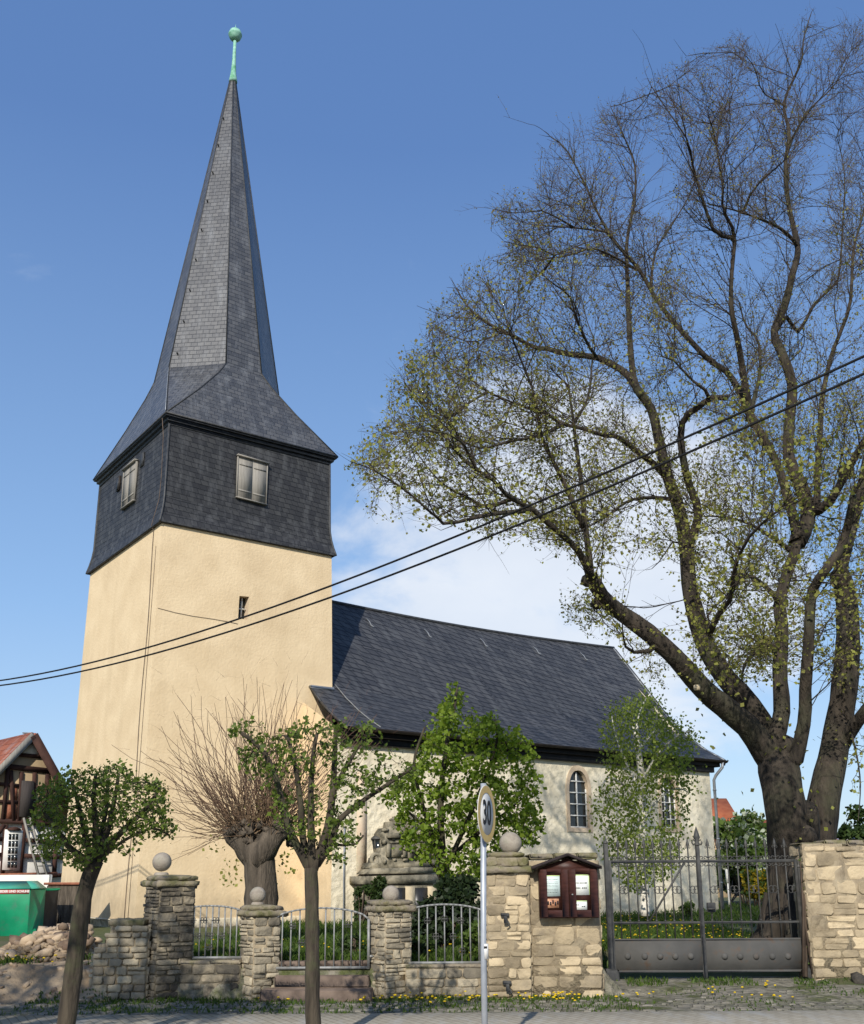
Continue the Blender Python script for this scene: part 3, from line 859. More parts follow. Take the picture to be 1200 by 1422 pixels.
for r in (8.3, 10.7, 13.2, 15.75, 18.2):
    mb = MB()
    z0 = rz(r, 2.35)
    mb.tube([W(r,2.62,rz(r,2.62)+.02), W(r+0.01,2.44,rz(r,2.44)+.08), W(r+0.03,2.36,rz(r,2.36)+.03), W(r+0.06,2.26,rz(r,2.26)+.09)], 0.016, 5)
    mb.build('roof_hook', M['zinc'], roof)
mb = MB()
mb.tube([W(5.70,l,rz(5.70,l)+0.03) if False else W(5.62+ (0.0-l)*0.10,l,rz(5.7,l)+0.03) for l in (0.05,-0.5,-1.1,-1.6,-2.1)], 0.016, 5)
mb.build('lightning_conductor', M['pale_metal'], roof)
# eaves box, gutter and downpipe
mb = MB()
mb.box(W(R0+0.2,-2.06,5.44), RV*(R1+0.3-R0-0.2), LV*0.30, Vector((0,0,0.17)), bev=0.01)
mb.box(W(R0+0.2,-1.95,5.24), RV*(R1+0.1-R0-0.2), LV*0.145, Vector((0,0,0.197)), bev=0.01)
mb.build('eaves_board', M['dark_wood'], church)
mb = MB()
n = 8; rr2 = [RW+0.05, RE+0.02]
for i in range(n):
    a0, a1 = math.pi + math.pi*i/n, math.pi + math.pi*(i+1)/n
    c0 = (-2.20 + 0.085*math.cos(a0), 5.66 + 0.085*math.sin(a0)); c1 = (-2.20 + 0.085*math.cos(a1), 5.66 + 0.085*math.sin(a1))
    mb.quad(W(rr2[0], *c0), W(rr2[1], *c0), W(rr2[1], *c1), W(rr2[0], *c1))
mb.build('gutter', M['dark_wood'], church)
mb = MB()
mb.tube([W(20.30,-2.20,5.60), W(20.30,-2.18,5.42), W(20.16,-1.98,5.14), W(20.13,-1.90,4.98), W(20.13,-1.90,0.4)], 0.055, 8)
for z in (4.6, 2.9, 1.4): mb.tube([W(20.13,-1.90,z), W(20.13,-1.90,z+0.05)], 0.068, 8)
mb.build('downpipe', M['zinc'], church)
# lightning conductor down the tower's left face, thin crack wire on the right face
mb = MB()
pts = [W(-K(z)-0.02 + (0.03 if z > ZC else 0), 0.5 + 0.05*math.sin(z*1.3), z) for z in np.linspace(ZC-0.1, 0.6, 22)]
pts = [W(-0.13, 0.10, ZE-0.1), W(-0.05, 0.15, ZE-0.6)] + [W(0.0,0.25,ZC+1.4), W(0.02,0.38,ZC+0.8), W(-0.11,0.50,ZC+0.05)] + pts
mb.tube(pts, 0.009, 5)
mb.tube([W(-K(z)-0.012, 0.30, z) for z in np.linspace(ZC-0.6, 0.6, 14)], 0.006, 4)
mb.build('lightning_conductor', M['step'], church)
mb = MB()
mb.tube([lv[-1][7]+(-RV-LV)*0.02, lv[2][7]+(-RV-LV)*0.03, lv[1][7]+(-RV-LV)*0.04, W(-0.14,-0.14,ZE+0.06)], 0.011, 5)
mb.build('lightning_conductor', M['zinc'], church)
mb = MB(); mb.tube([W(0.0+x, -K(8.6)-0.012, 8.75-0.06*x-0.03*math.sin(2.3*x)) for x in (0,0.5,1.0,1.6,2.1,2.35)], 0.006, 4)
mb.build('facade_wire', M['step'], church)
# wall lantern by the monument
mb = MB()
lp = at(525, 1168, 28.9)
wl = mb
wl.lathe((lp.x, lp.y, lp.z-0.42), [(0.085,0.05),(0.10,0.08),(0.16,0.46)], 6, m=1)
wl.lathe((lp.x, lp.y, lp.z+0.04), [(0.20,0),(0.20,0.03),(0.08,0.14),(0.03,0.18),(0.02,0.25)], 6)
for k in range(6):
    an = math.pi*k/3
    wl.bar((lp.x+0.10*math.cos(an), lp.y+0.10*math.sin(an), lp.z-0.34), (lp.x+0.165*math.cos(an), lp.y+0.165*math.sin(an), lp.z+0.05), 0.02)
wl.tube([(lp.x,lp.y,lp.z-0.36),(lp.x,lp.y,lp.z-0.95)], 0.035, 6)
wl.tube([(lp.x,lp.y,lp.z-0.55),(lp.x-0.28,lp.y+0.05,lp.z-0.52)], 0.025, 6)
wl.tube([(lp.x,lp.y,lp.z-0.90),(lp.x+0.05,lp.y+0.7,lp.z-0.90)], 0.03, 6)
wl.tube([(lp.x-0.30,lp.y,lp.z-0.90),(lp.x+0.05,lp.y,lp.z-0.90)], 0.025, 6)
o = wl.build('wall_lantern', [M['iron'], M['glass']])
tag(o, 'black iron lantern on a bracket left of the carved monument', 'lantern')
# ================================================================== WALLS, PILLARS, FENCES
def masonry(mb, O, U_, n, L, H, rg, hr=(0.09,0.17), wr=(0.12,0.34), proud=(0.008,0.028), gap=0.010, top=None, m=0, vup=Vector((0,0,1))):
    """courses of rough stones on a face: O lower left corner, U_ along, n outwards"""
    O = Vector(O); U_ = Vector(U_).normalized(); n = Vector(n).normalized()
    z = 0.0
    while z < H - 0.02:
        h = min(rg.uniform(*hr), H - z)
        if H - z - h < hr[0]*0.6: h = H - z
        x = 0.0
        while x < L - 0.01:
            w = rg.uniform(*wr)
            if L - x - w < wr[0]*0.7: w = L - x
            zt = z + h
            if top and zt > top(x + w/2) + 0.05:
                x += w; continue
            p = rg.uniform(*proud); t = min(1, max(0, rg.gauss(0.55, 0.28)))
            split = h > hr[0]*1.5 and rg.random() < 0.2
            for (za, zb) in (((z, z+h*0.5), (z+h*0.5, zt)) if split else ((z, zt),)):
                g_ = gap
                x0, x1, y0, y1 = x+g_*rg.uniform(.3,1.2), x+w-g_*rg.uniform(.3,1.2), za+g_*rg.uniform(.3,1.1), zb-g_*rg.uniform(.3,1.1)
                if x1-x0 < .02 or y1-y0 < .02: continue
                cw, ch = (x1-x0), (y1-y0)
                c = min(cw, ch)
                j = lambda s: rg.uniform(-s, s)*c*1.7
                k1 = [rg.uniform(.05,.26)*c for _ in range(4)]
                out = [(x0+k1[0],y0+j(.06)),(x1-k1[1],y0+j(.06)),(x1+j(.05),y0+k1[1]),(x1+j(.05),y1-k1[2]),(x1-k1[2],y1+j(.06)),(x0+k1[3],y1+j(.06)),(x0+j(.05),y1-k1[3]),(x0+j(.05),y0+k1[0])]
                cx, cy = (x0+x1)/2, (y0+y1)/2
                tl = (rg.uniform(-.12,.12), rg.uniform(-.12,.12))
                V = []
                for (a, b) in out: V.append(O + U_*a + vup*b - n*0.012)
                for (a, b) in out:
                    V.append(O + U_*(cx+(a-cx)*.97) + vup*(cy+(b-cy)*.97) + n*(p*.85 + (a-cx)*tl[0] + (b-cy)*tl[1]))
                for (a, b) in out:
                    V.append(O + U_*(cx+(a-cx)*.88) + vup*(cy+(b-cy)*.90) + n*(p + (a-cx)*tl[0] + (b-cy)*tl[1] + rg.uniform(-.008,.008)))
                V.append(O + U_*(cx+j(.1)) + vup*(cy+j(.1)) + n*(p*rg.uniform(.8,1.15)))
                F = []
                for i in range(8):
                    q = (i+1) % 8
                    F += [(i,q,8+q,8+i),(8+i,8+q,16+q,16+i),(16+i,16+q,24)]
                mb.add(V, F, m, t)
            x += w
        z += h

def wall_block(mb, O, U_, L, depth, H, rg, sides='fblr', top=None, core_m=1, **kw):
    """core of mortar with stones on its faces; U_ along the front, front normal = U_ x up ... facing the street"""
    U_ = Vector(U_).normalized(); up = Vector((0,0,1)); n = U_.cross(up)   # outward normal of the front
    O = Vector(O)
    if top is None:
        mb.box(O - n*depth, U_*L, n*depth, up*(H-0.01), m=core_m)
    else:
        k = 14
        for i in range(k):
            h = top((i+.5)*L/k) - 0.02
            mb.box(O - n*depth + U_*(L*i/k), U_*(L/k), n*depth, up*h, m=core_m)
    if 'f' in sides: masonry(mb, O, U_, n, L, H, rg, top=top, **kw)
    if 'b' in sides: masonry(mb, O - n*depth + U_*L, -U_, -n, L, H, rg, top=(lambda x: top(L-x)) if top else None, **kw)
    if 'l' in sides: masonry(mb, O - n*depth, n, -U_, depth, top(0) if top else H, rg, **kw)
    if 'r' in sides: masonry(mb, O + U_*L, -n, U_, depth, top(L) if top else H, rg, **kw)

def rough_slab(mb, c, U_, sx, sy, z0, h, rg, m=0, seg=7, amp=0.025, peak=0.0):
    """irregular stone slab with broken edges; peak lifts the middle"""
    U_ = Vector(U_).normalized(); Vv = Vector((-U_.y, U_.x, 0)); c = Vector(c)
    def P(a, b, z): return c + U_*a + Vv*b + Vector((0,0,z))
    per = []
    for side in range(4):
        for i in range(seg):
            f_ = -1 + 2*i/seg
            per.append([(f_,-1),(1,f_),(-f_,1),(-1,-f_)][side])
    n = len(per); V = []
    jit = [rg.uniform(-amp, amp) for _ in per]
    for lay, (ins, z) in enumerate(((0.03, z0), (0.0, z0+h*.25), (0.0, z0+h*.75), (0.03, z0+h))):
        for i, (a, b) in enumerate(per):
            e = -ins + jit[i] + rg.uniform(-amp, amp)*.5
            V.append(P(a*(sx/2+e), b*(sy/2+e), z + rg.uniform(-.012,.012)))
    b0 = len(V); V.append(P(0,0,z0)); V.append(P(0,0,z0+h+peak))
    F = []
    for l in range(3):
        for i in range(n):
            j = (i+1) % n
            F.append((l*n+i, l*n+j, (l+1)*n+j, (l+1)*n+i))
    for i in range(n):
        j = (i+1) % n
        F.append((j, i, b0)); F.append((3*n+i, 3*n+j, b0+1))
    mb.add(V, F, m, rg.random())

def ball(mb, c, r, m=0, n=24):
    prof = [(max(0.004, r*math.sin(math.pi*i/14)), -r*math.cos(math.pi*i/14)) for i in range(15)]
    mb.lathe(c, prof, n, m)

def pillar(label, px_l, px_r, py_cap, py_base, cap_w, ball_px, ball_py, ball_d, rot, stone, mort, group, seed, Y=FENCE_Y, slab_h=0.09):
    rg = random.Random(seed)
    xl, xr = at(px_l, 1300, Y).x, at(px_r, 1300, Y).x
    wid = xr - xl
    s = wid/(math.cos(rot)+math.sin(rot)) if rot > 0 else wid
    zc = at((px_l+px_r)/2, py_cap, Y).z
    cx = (xl+xr)/2
    cyy = Y + wid/2*0.9
    root = thing('stone_pillar', (cx, cyy, 0.0), label, 'pillar', group)
    U_ = Vector((math.cos(-rot), math.sin(-rot), 0)) if False else Vector((math.cos(rot), math.sin(rot), 0))
    Vv = Vector((-U_.y, U_.x, 0))
    mb = MB()
    O = Vector((cx, cyy, -0.05)) - U_*s/2 - Vv*s/2
    wall_block(mb, O, U_, s, s, zc+0.05, rg, hr=(0.05,0.14), wr=(0.11,0.34), proud=(0.006,0.03))
    mb.build('shaft', [stone, mort], root)
    cb = MB()
    rough_slab(cb, (cx, cyy, 0), U_, s+cap_w, s+cap_w, zc-0.01, slab_h, rg)
    rough_slab(cb, (cx, cyy, 0), U_, s+cap_w*0.35, s+cap_w*0.35, zc+slab_h-0.012, slab_h*0.75, rg, peak=0.02)
    cb.build('cap_stone', M['cap'], root)
    bp = at(ball_px, ball_py, cyy)
    bb = MB()
    ztop = zc + slab_h*1.75 - 0.03
    bb.lathe((bp.x, cyy, ztop), [(ball_d*0.40,-0.01),(ball_d*0.38,0.05),(ball_d*0.30,0.07)], 18)
    ball(bb, (bp.x, cyy, max(bp.z, ztop+ball_d*0.42)), ball_d/2)
    bb.build('ball', M['ball'], root, smooth=True)
    return root
ROT = R(36)
G_P = 'stone gate pillars with ball tops along the churchyard front'
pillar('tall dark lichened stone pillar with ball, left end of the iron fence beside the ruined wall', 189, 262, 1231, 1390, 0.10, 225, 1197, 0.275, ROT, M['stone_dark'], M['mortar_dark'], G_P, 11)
pillar('short stone pillar with ball in front of the pollarded trunk', 329, 386, 1273, 1390, 0.11, 358, 1243, 0.232, ROT, M['stone'], M['mortar'], G_P, 12)
pillar('short stone pillar with ball and mossy slab right of the little iron gate below the monument', 509, 571, 1266, 1390, 0.10, 543, 1242, 0.250, ROT, M['stone'], M['mortar'], G_P, 13)
# broad pillar next to the notice board
rg = random.Random(21)
bl, br_ = at(678, 1385, FENCE_Y).x, at(739, 1385, FENCE_Y).x
zc = at(706, 1213, FENCE_Y).z
root = thing('stone_pillar', ((bl+br_)/2, FENCE_Y+0.35, 0), 'broad pale stone pillar with large ball standing against the notice board wall', 'pillar', G_P)
mb = MB(); wall_block(mb, (bl, FENCE_Y-0.03, -0.05), (1,0,0), br_-bl, 0.72, zc+0.05, rg, hr=(0.07,0.18), wr=(0.12,0.36), sides='fblr', proud=(0.004,0.016))
mb.build('shaft', [M['stone_warm'], M['mortar']], root)
cb = MB()
cxx = (bl+br_)/2
rough_slab(cb, (cxx, FENCE_Y+0.33, 0), (1,0,0), br_-bl+0.10, 0.86, zc, 0.10, rg)
wall_block(cb, (bl+0.01, FENCE_Y+0.0, zc+0.10), (1,0,0), br_-bl-0.02, 0.64, 0.13, rg, hr=(0.13,0.14), wr=(0.16,0.30), core_m=0)
rough_slab(cb, (cxx, FENCE_Y+0.33, 0), (1,0,0), br_-bl-0.12, 0.46, zc+0.225, 0.07, rg, peak=0.01)
cb.build('cap_stone', [M['cap']], root)
bb = MB(); bp = at(709, 1172, FENCE_Y+0.33); ball(bb, (bp.x, FENCE_Y+0.33, zc+0.28+0.15), 0.165); bb.build('ball', M['ball'], root, smooth=True)
hk = []
for (hx, hy) in ((701, 1273), (704, 1367)):
    p = at(hx, hy, FENCE_Y-0.03)
    mb = MB(); mb.box((p.x-0.06,FENCE_Y-0.10,p.z), (0.12,0,0), (0,0.09,0), (0,0,0.05), bev=0.01); mb.box((p.x-0.02,FENCE_Y-0.12,p.z-0.09), (0.05,0,0), (0,0.03,0), (0,0,0.10), bev=0.008)
    mb.tube([(p.x+0.03,FENCE_Y-0.11,p.z-0.05),(p.x+0.06,FENCE_Y-0.11,p.z-0.10),(p.x+0.02,FENCE_Y-0.11,p.z-0.13)], 0.012, 5)
    mb.build('gate_hinge', M['iron'], root)

# low walls carrying the fence
def low_wall(label, pl, pr, pyt, seed, stone, mort, Y=FENCE_Y, depth=0.36, warm=None, **kw):
    rg = random.Random(seed)
    a, b = at(pl, pyt, Y), at(pr, pyt, Y)
    h = (a.z+b.z)/2
    root = thing('low_stone_wall', ((a.x+b.x)/2, Y+depth/2, 0), label, 'wall', 'low stone walls under the iron fence')
    mb = MB(); wall_block(mb, (a.x, Y, -0.06), (1,0,0), b.x-a.x, depth, h+0.02, rg, sides='fb', hr=(0.10,0.2), wr=(0.16,0.4), proud=(0.006,0.02), **kw)
    mb.build('masonry', [stone, mort], root)
    cb = MB()
    x = a.x
    while x < b.x - 0.05:
        w = min(rg.uniform(0.35, 0.6), b.x - x)
        cb.box((x+0.004, Y-0.02, h-0.045), (w-0.008,0,0), (0,depth+0.03,0), (0,0,0.055+rg.uniform(-.006,.006)), bev=0.014, t=rg.random()); x += w
    cb.build('coping', M['cap'], root)
    return a.x, b.x, h
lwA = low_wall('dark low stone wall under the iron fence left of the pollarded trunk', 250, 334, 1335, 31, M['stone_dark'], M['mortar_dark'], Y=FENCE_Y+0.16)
lwB = low_wall('low stone wall under the iron fence right of the monument, left of the broad pillar', 563, 680, 1340, 32, M['stone'], M['mortar'], Y=FENCE_Y+0.10)

# notice board wall
rg = random.Random(41)
a, b = at(739.5, 1386, FENCE_Y), at(838, 1386, FENCE_Y)
ztop = at(790, 1187, FENCE_Y).z
root = thing('boundary_wall', ((a.x+b.x)/2, FENCE_Y+0.3, 0), 'tall warm limestone wall carrying the notice board, left of the big iron gate', 'wall')
mb = MB(); wall_block(mb, (a.x+0.01, FENCE_Y+0.02, -0.05), (1,0,0), b.x-a.x, 0.85, ztop-0.02, rg, sides='fbr', hr=(0.15,0.25), wr=(0.20,0.46), proud=(0.003,0.012), gap=0.014)
mb.build('masonry', [M['stone_warm'], M['mortar']], root)
cb = MB(); x = a.x+0.01
while x < b.x-0.02:
    w = min(rg.uniform(0.28,0.45), b.x+0.03-x)
    cb.box((x+0.004, FENCE_Y-0.01, ztop-0.06), (w-0.008,0,0), (0,0.91,0), (0,0,0.085+rg.uniform(-.01,.01)), bev=0.02, t=rg.random()); x += w
cb.build('coping', M['cap'], root)
NB_R = b.x

# right boundary wall
rg = random.Random(42)
YR = 16.05
a = at(1131, 1360, YR)
zt_ = at(1116, 1174, YR).z
root = thing('boundary_wall', (a.x+2, YR+0.3, 0.1), 'long pale limestone wall running out of view right of the big iron gate', 'wall')
mb = MB(); wall_block(mb, (a.x, YR, 0.0), (1,0,0), 4.2, 0.55, zt_, rg, sides='fbl', hr=(0.11,0.22), wr=(0.16,0.46), proud=(0.004,0.014), gap=0.012, top=lambda x: zt_ + 0.02 + 0.03*math.sin(x*5))
mb.build('masonry', [M['stone_warm'], M['mortar']], root)
cb = MB()
x = a.x - 0.02
while x < a.x+4.2:
    w = rg.uniform(0.2,0.42); hh = rg.uniform(0.05,0.10)
    cb.box((x+0.006, YR+rg.uniform(-.01,.02), zt_-0.01), (w-0.012,0,0), (0,0.52,0), (0,0,hh), bev=0.025, t=rg.random()); x += w
cb.build('coping', M['cap'], root)

# ruined wall stub at the left
rg = random.Random(43)
pl, pr = at(124, 1390, FENCE_Y), at(200, 1390, FENCE_Y)
L_ = pr.x - pl.x
def ruin_top(x):
    px = 124 + 76*x/L_
    steps = [(124,1322),(131,1310),(139,1297),(148,1284),(200,1283)]
    py = 1340
    for sx, sy in steps:
        if px >= sx: py = sy
    return at(px, py, FENCE_Y).z + 0.05
root = thing('boundary_wall', ((pl.x+pr.x)/2, FENCE_Y+0.3, 0), 'broken stub of rubble wall stepping down beside the tall dark pillar', 'wall')
mb = MB(); wall_block(mb, (pl.x, FENCE_Y+0.05, -0.05), (1,0,0), L_, 0.5, 1.32, rg, sides='fblr', hr=(0.075,0.13), wr=(0.11,0.26), proud=(0.012,0.04), top=ruin_top)
mb.build('masonry', [M['stone'], M['mortar']], root)
cb = MB()
ss = at(172, 1280, FENCE_Y)
rough_slab(cb, (at(174,1282,FENCE_Y).x, FENCE_Y+0.27, 0), (1,0,0), at(198,1282,FENCE_Y).x-at(149,1282,FENCE_Y).x, 0.5, ss.z-0.07, 0.10, rg)
cb.build('coping', M['cap'], root)

# iron fence panels with arched top rail
def arch_panel(mb, mbr, x0, x1, Y, z_bot, z_side, z_apex, nbars, ros, w=0.022):
    xm, hw = (x0+x1)/2, (x1-x0)/2
    zt = lambda x: z_side + (z_apex-z_side)*(1-((x-xm)/hw)**2)**0.6 if abs(x-xm) < hw*0.999 else z_side
    n = 18
    pts = [Vector((x0+(x1-x0)*i/n, Y, zt(x0+(x1-x0)*i/n))) for i in range(n+1)]
    for p, q in zip(pts, pts[1:]): mb.bar(p, q, 0.035, 0.025, up=(0,0,1))
    mb.bar((x0,Y,z_bot), (x1,Y,z_bot), 0.035, 0.035)
    for x in (x0, x1): mb.bar((x,Y,z_bot-0.02), (x,Y,z_side), 0.036, 0.036, up=(0,1,0))
    for k in range(1, nbars):
        x = x0+(x1-x0)*k/nbars
        mb.tube([(x,Y,z_bot),(x,Y,zt(x)-0.004)], w/2, 6)
    for (fx, fz) in ros:
        mbr.append(MB()); mbr_ = mbr[-1]
        c = Vector((x0+(x1-x0)*fx, Y-0.016, z_bot+(z_apex-z_bot)*fz))
        for q in range(4):
            an = math.pi/4 + q*math.pi/2
            o = c + Vector((math.cos(an)*0.030, 0, math.sin(an)*0.030))
            mbr_.tube([o + Vector((math.cos(t)*0.020, 0, math.sin(t)*0.020)) for t in np.linspace(0, 2*math.pi, 7)], 0.0055, 4)
        mbr_.bar(c+Vector((-0.06,0,0)), c+Vector((0.06,0,0)), 0.010)
def fence_panel(name, label, cat, group, pl, pr, Y, pyb, pys, pya, nb, ros, posts=()):
    x0, x1 = at(pl, 1300, Y).x, at(pr, 1300, Y).x
    zb, zs, za = at((pl+pr)/2, pyb, Y).z, at((pl+pr)/2, pys, Y).z, at((pl+pr)/2, pya, Y).z
    root = thing(name, ((x0+x1)/2, Y, zb), label, cat, group)
    mb, mr = MB(), []
    arch_panel(mb, mr, x0, x1, Y, zb, zs, za, nb, ros)
    mb.build('bars', M['pale_metal'], root)
    for m_ in mr: m_.build('rosette', M['iron'], root)
    for f_ in (0.12, 0.88):
        fb = MB()
        if name == 'iron_fence': fb.bar((x0+(x1-x0)*f_, Y, zb-0.25), (x0+(x1-x0)*f_, Y, zb-0.01), 0.03, up=(0,1,0))
        else: fb.tube([(x1 if f_ > .5 else x0, Y+0.0, zb+0.15), (x1+0.07 if f_ > .5 else x0-0.07, Y+0.03, zb+0.15)], 0.02, 6)
        fb.build('foot' if name == 'iron_fence' else 'hinge', M['pale_metal'], root)
    return root
RO5 = [(0.25,.72),(0.42,.72),(0.6,.72),(0.17,.42),(0.34,.42),(0.52,.42),(0.70,.42),(0.52,.2)]
fence_panel('iron_fence', 'arched iron fence panel with rosettes between the tall dark pillar and the short pillar', 'fence', 'arched iron panels between the pillars', 243, 337, FENCE_Y+0.3, 1330, 1268, 1258, 11, RO5)
fence_panel('iron_gate', 'small arched iron gate above the red sandstone steps behind the middle street tree', 'gate', 'arched iron panels between the pillars', 380, 512, FENCE_Y+0.18, 1344, 1277, 1261, 11, [(0.2,.7),(0.37,.7),(0.78,.72),(0.3,.42)])
fence_panel('iron_fence', 'arched iron fence panel with rosettes left of the broad pillar behind the speed sign', 'fence', 'arched iron panels between the pillars', 558, 677, FENCE_Y+0.22, 1337, 1270, 1256, 10, [(0.30,.72),(0.5,.75),(0.69,.72),(0.4,.45),(0.6,.45),(0.7,.2)])

# steps
x0, x1 = at(380, 1380, FENCE_Y).x, at(512, 1380, FENCE_Y).x
root = thing('entrance_steps', ((x0+x1)/2, FENCE_Y+0.3, 0), 'red sandstone steps leading up to the small arched iron gate', 'steps')
for k, (yy, z0, z1, inset) in enumerate(((FENCE_Y-0.28, -0.04, 0.17, -0.12), (FENCE_Y+0.02, 0.17, 0.33, 0.0), (FENCE_Y+0.22, 0.33, 0.455, 0.0))):
    mb = MB()
    yb = 16.0
    mb.box((x0-(0.15 if k == 0 else 0.0), yy, z0), (x1-x0+(0.2 if k == 0 else 0),0,0), (0,yb-yy-0.002*k,0), (0,0,z1-z0-0.002), bev=0.018)
    mb.build('tread', M['step'], root)
mb = MB()
for k in range(13):
    w = (x1-x0)/13
    mb.box((x0+k*w+0.004, FENCE_Y+0.19, 0.445), (w-0.008,0,0), (0,0.22,0), (0,0,0.065), bev=0.006, t=rng.random())
mb.build('brick_course', M['step'], root)

# ------------------------------------------------------------------ big double gate
GY = 16.2
gx = lambda px, py: at(px, py, GY)
xL, xM, xR_ = gx(849,1290).x, gx(975.5,1290).x, gx(1114,1290).x
zT, zLow, zP1, zP0 = gx(975,1196).z, gx(975,1281).z, gx(975,1303).z, gx(975,1350).z
zg = 0.12
gate = thing('double_gate', ((xL+xR_)/2, GY, zg), 'big wrought iron double gate with grey sheet panels and spear tips between the limestone walls', 'gate')
for (x, zt2) in ((xL-0.03, gx(847,1172).z), (xR_+0.03, gx(1112,1205).z)):
    mb = MB()
    mb.box((x-0.035,GY-0.035,zg-0.1), (0.07,0,0), (0,0.07,0), (0,0,zt2-zg+0.1), bev=0.008)
    mb.box((x-0.11,GY-0.10,zg-0.06), (0.22,0,0), (0,0.2,0), (0,0,0.26), bev=0.03)
    mb.lathe((x,GY,zt2), [(0.03,0),(0.04,0.02),(0.015,0.05),(0.005,0.12)], 8)
    mb.build('gate_post', M['iron'], gate)
def spear(mb, x, y, z, s):
    mb.lathe((x,y,z), [(0.010*s,0),(0.022*s,0.015*s),(0.010*s,0.03*s),(0.028*s,0.06*s),(0.020*s,0.09*s),(0.003,0.15*s)], 6)
    for sg in (-1, 1):
        mb.tube([(x,y,z+0.02*s),(x+sg*0.03*s,y,z+0.045*s),(x+sg*0.04*s,y,z+0.02*s),(x+sg*0.028*s,y,z+0.0*s)], 0.006*s, 4)
def scroll(mb, c, r, sg, vs):
    pts = []
    for i in range(11):
        t = i/10*1.6*math.pi
        rr_ = r*(1-0.55*i/10)
        pts.append((c[0]+sg*(rr_*math.cos(t)-r), c[1], c[2]+vs*rr_*math.sin(t)))
    mb.tube(pts, 0.006, 4)
for side, (xa, xb) in enumerate(((xL+0.02, xM-0.012), (xM+0.012, xR_-0.02))):
    leaf = MB()
    for z, hh in ((zT,0.045),(zLow,0.035)):
        leaf.box((xa,GY-0.02,z-hh/2), (xb-xa,0,0), (0,0.035,0), (0,0,hh), bev=0.004)
    for x in (xa, xb):
        leaf.box((x-0.022,GY-0.024,zP0-0.03), (0.044,0,0), (0,0.044,0), (0,0,zT-zP0+0.05), bev=0.005)
    lf = leaf.build('gate_leaf', M['iron'], gate)
    pm = MB()
    pm.box((xa+0.022,GY-0.018,zP0), (xb-xa-0.044,0,0), (0,0.012,0), (0,0,zP1-zP0))
    for (z, hh) in ((zP0,0.03),(zP1-0.03,0.03)):
        pm.box((xa+0.024,GY-0.026,z), (xb-xa-0.048,0,0), (0,0.008,0), (0,0,hh), bev=0.003)
    pm.build('sheet_panel', M['gate_sheet'], lf)
    cxs = ([871.5,895,916.5,937.5,959] if side == 0 else [1006,1027.5,1049.5,1072,1094])
    for px in cxs:
        bm_ = MB(); c = gx(px, 1328)
        prof = [(0.050,0),(0.044,0.018),(0.030,0.032),(0.012,0.040)]
        b0 = len(bm_.V); nn = 14
        for r, d in prof:
            for j in range(nn):
                an = 2*math.pi*j/nn
                bm_.V.append((c.x+r*math.cos(an), GY-0.018-d, c.z+r*math.sin(an)))
        for i in range(3):
            for j in range(nn):
                j2 = (j+1) % nn
                bm_.F.append((i*nn+j, i*nn+j2, (i+1)*nn+j2, (i+1)*nn+j)); bm_.M.append(0); bm_.T.append(.5)
        bm_.F.append(tuple(3*nn+j for j in range(nn))); bm_.M.append(0); bm_.T.append(.5)
        bm_.build('boss', M['gate_sheet'], lf, smooth=False)
    nb = 10
    for k in range(1, nb):
        x = xa + (xb-xa)*k/nb
        b_ = MB()
        b_.tube([(x,GY,zP1-0.01),(x,GY,zT+0.20)], 0.011, 6)
        spear(b_, x, GY, zT+0.19, 1.0)
        for zz in (zT+0.06, zT-0.06, zT-0.42, zLow+0.03):
            b_.lathe((x,GY,zz), [(0.012,-0.012),(0.02,0),(0.012,0.012)], 6)
        b_.build('bar', M['iron'], lf)
    for k in range(nb):
        sc = MB()
        xm = xa + (xb-xa)*(k+.5)/nb
        for sg in (-1, 1):
            scroll(sc, (xm+sg*0.055, GY, zT+0.05), 0.028, -sg*-1 if False else sg, 1)
            scroll(sc, (xm+sg*0.055, GY, zT-0.05), 0.028, sg, -1)
            if k % 2: scroll(sc, (xm+sg*0.06, GY, zT-0.40), 0.04, sg, 1); scroll(sc, (xm+sg*0.06, GY, zT-0.44), 0.04, sg, -1)
        sc.build('scroll', M['iron'], lf)
    if side == 0:
        dm = MB(); dm.bar(gx(902.5,1279), gx(950.5,1198), 0.026, up=(0,1,0)); o = dm.build('brace', M['iron'], lf)
mm = MB()
p1 = gx(968, 1172)
mm.box((xM-0.03,GY-0.034,zg+0.06), (0.06,0,0), (0,0.05,0), (0,0,p1.z-zg-0.06), bev=0.008)
spear(mm, xM, GY-0.01, p1.z-0.02, 1.9)
mm.lathe((xM,GY-0.01,p1.z-0.03), [(0.03,0),(0.05,0.02),(0.03,0.04)], 8)
mo = mm.build('middle_post', M['iron'], gate)
lk = MB(); c = gx(983, 1262); lk.box((c.x-0.02,GY-0.055,c.z-0.05), (0.13,0,0), (0,0.05,0), (0,0,0.14), bev=0.01); lk.tube([(c.x+0.08,GY-0.055,c.z+0.0),(c.x+0.08,GY-0.10,c.z),(c.x-0.02,GY-0.10,c.z)], 0.012, 6)
lk.build('lock', M['iron'], gate)

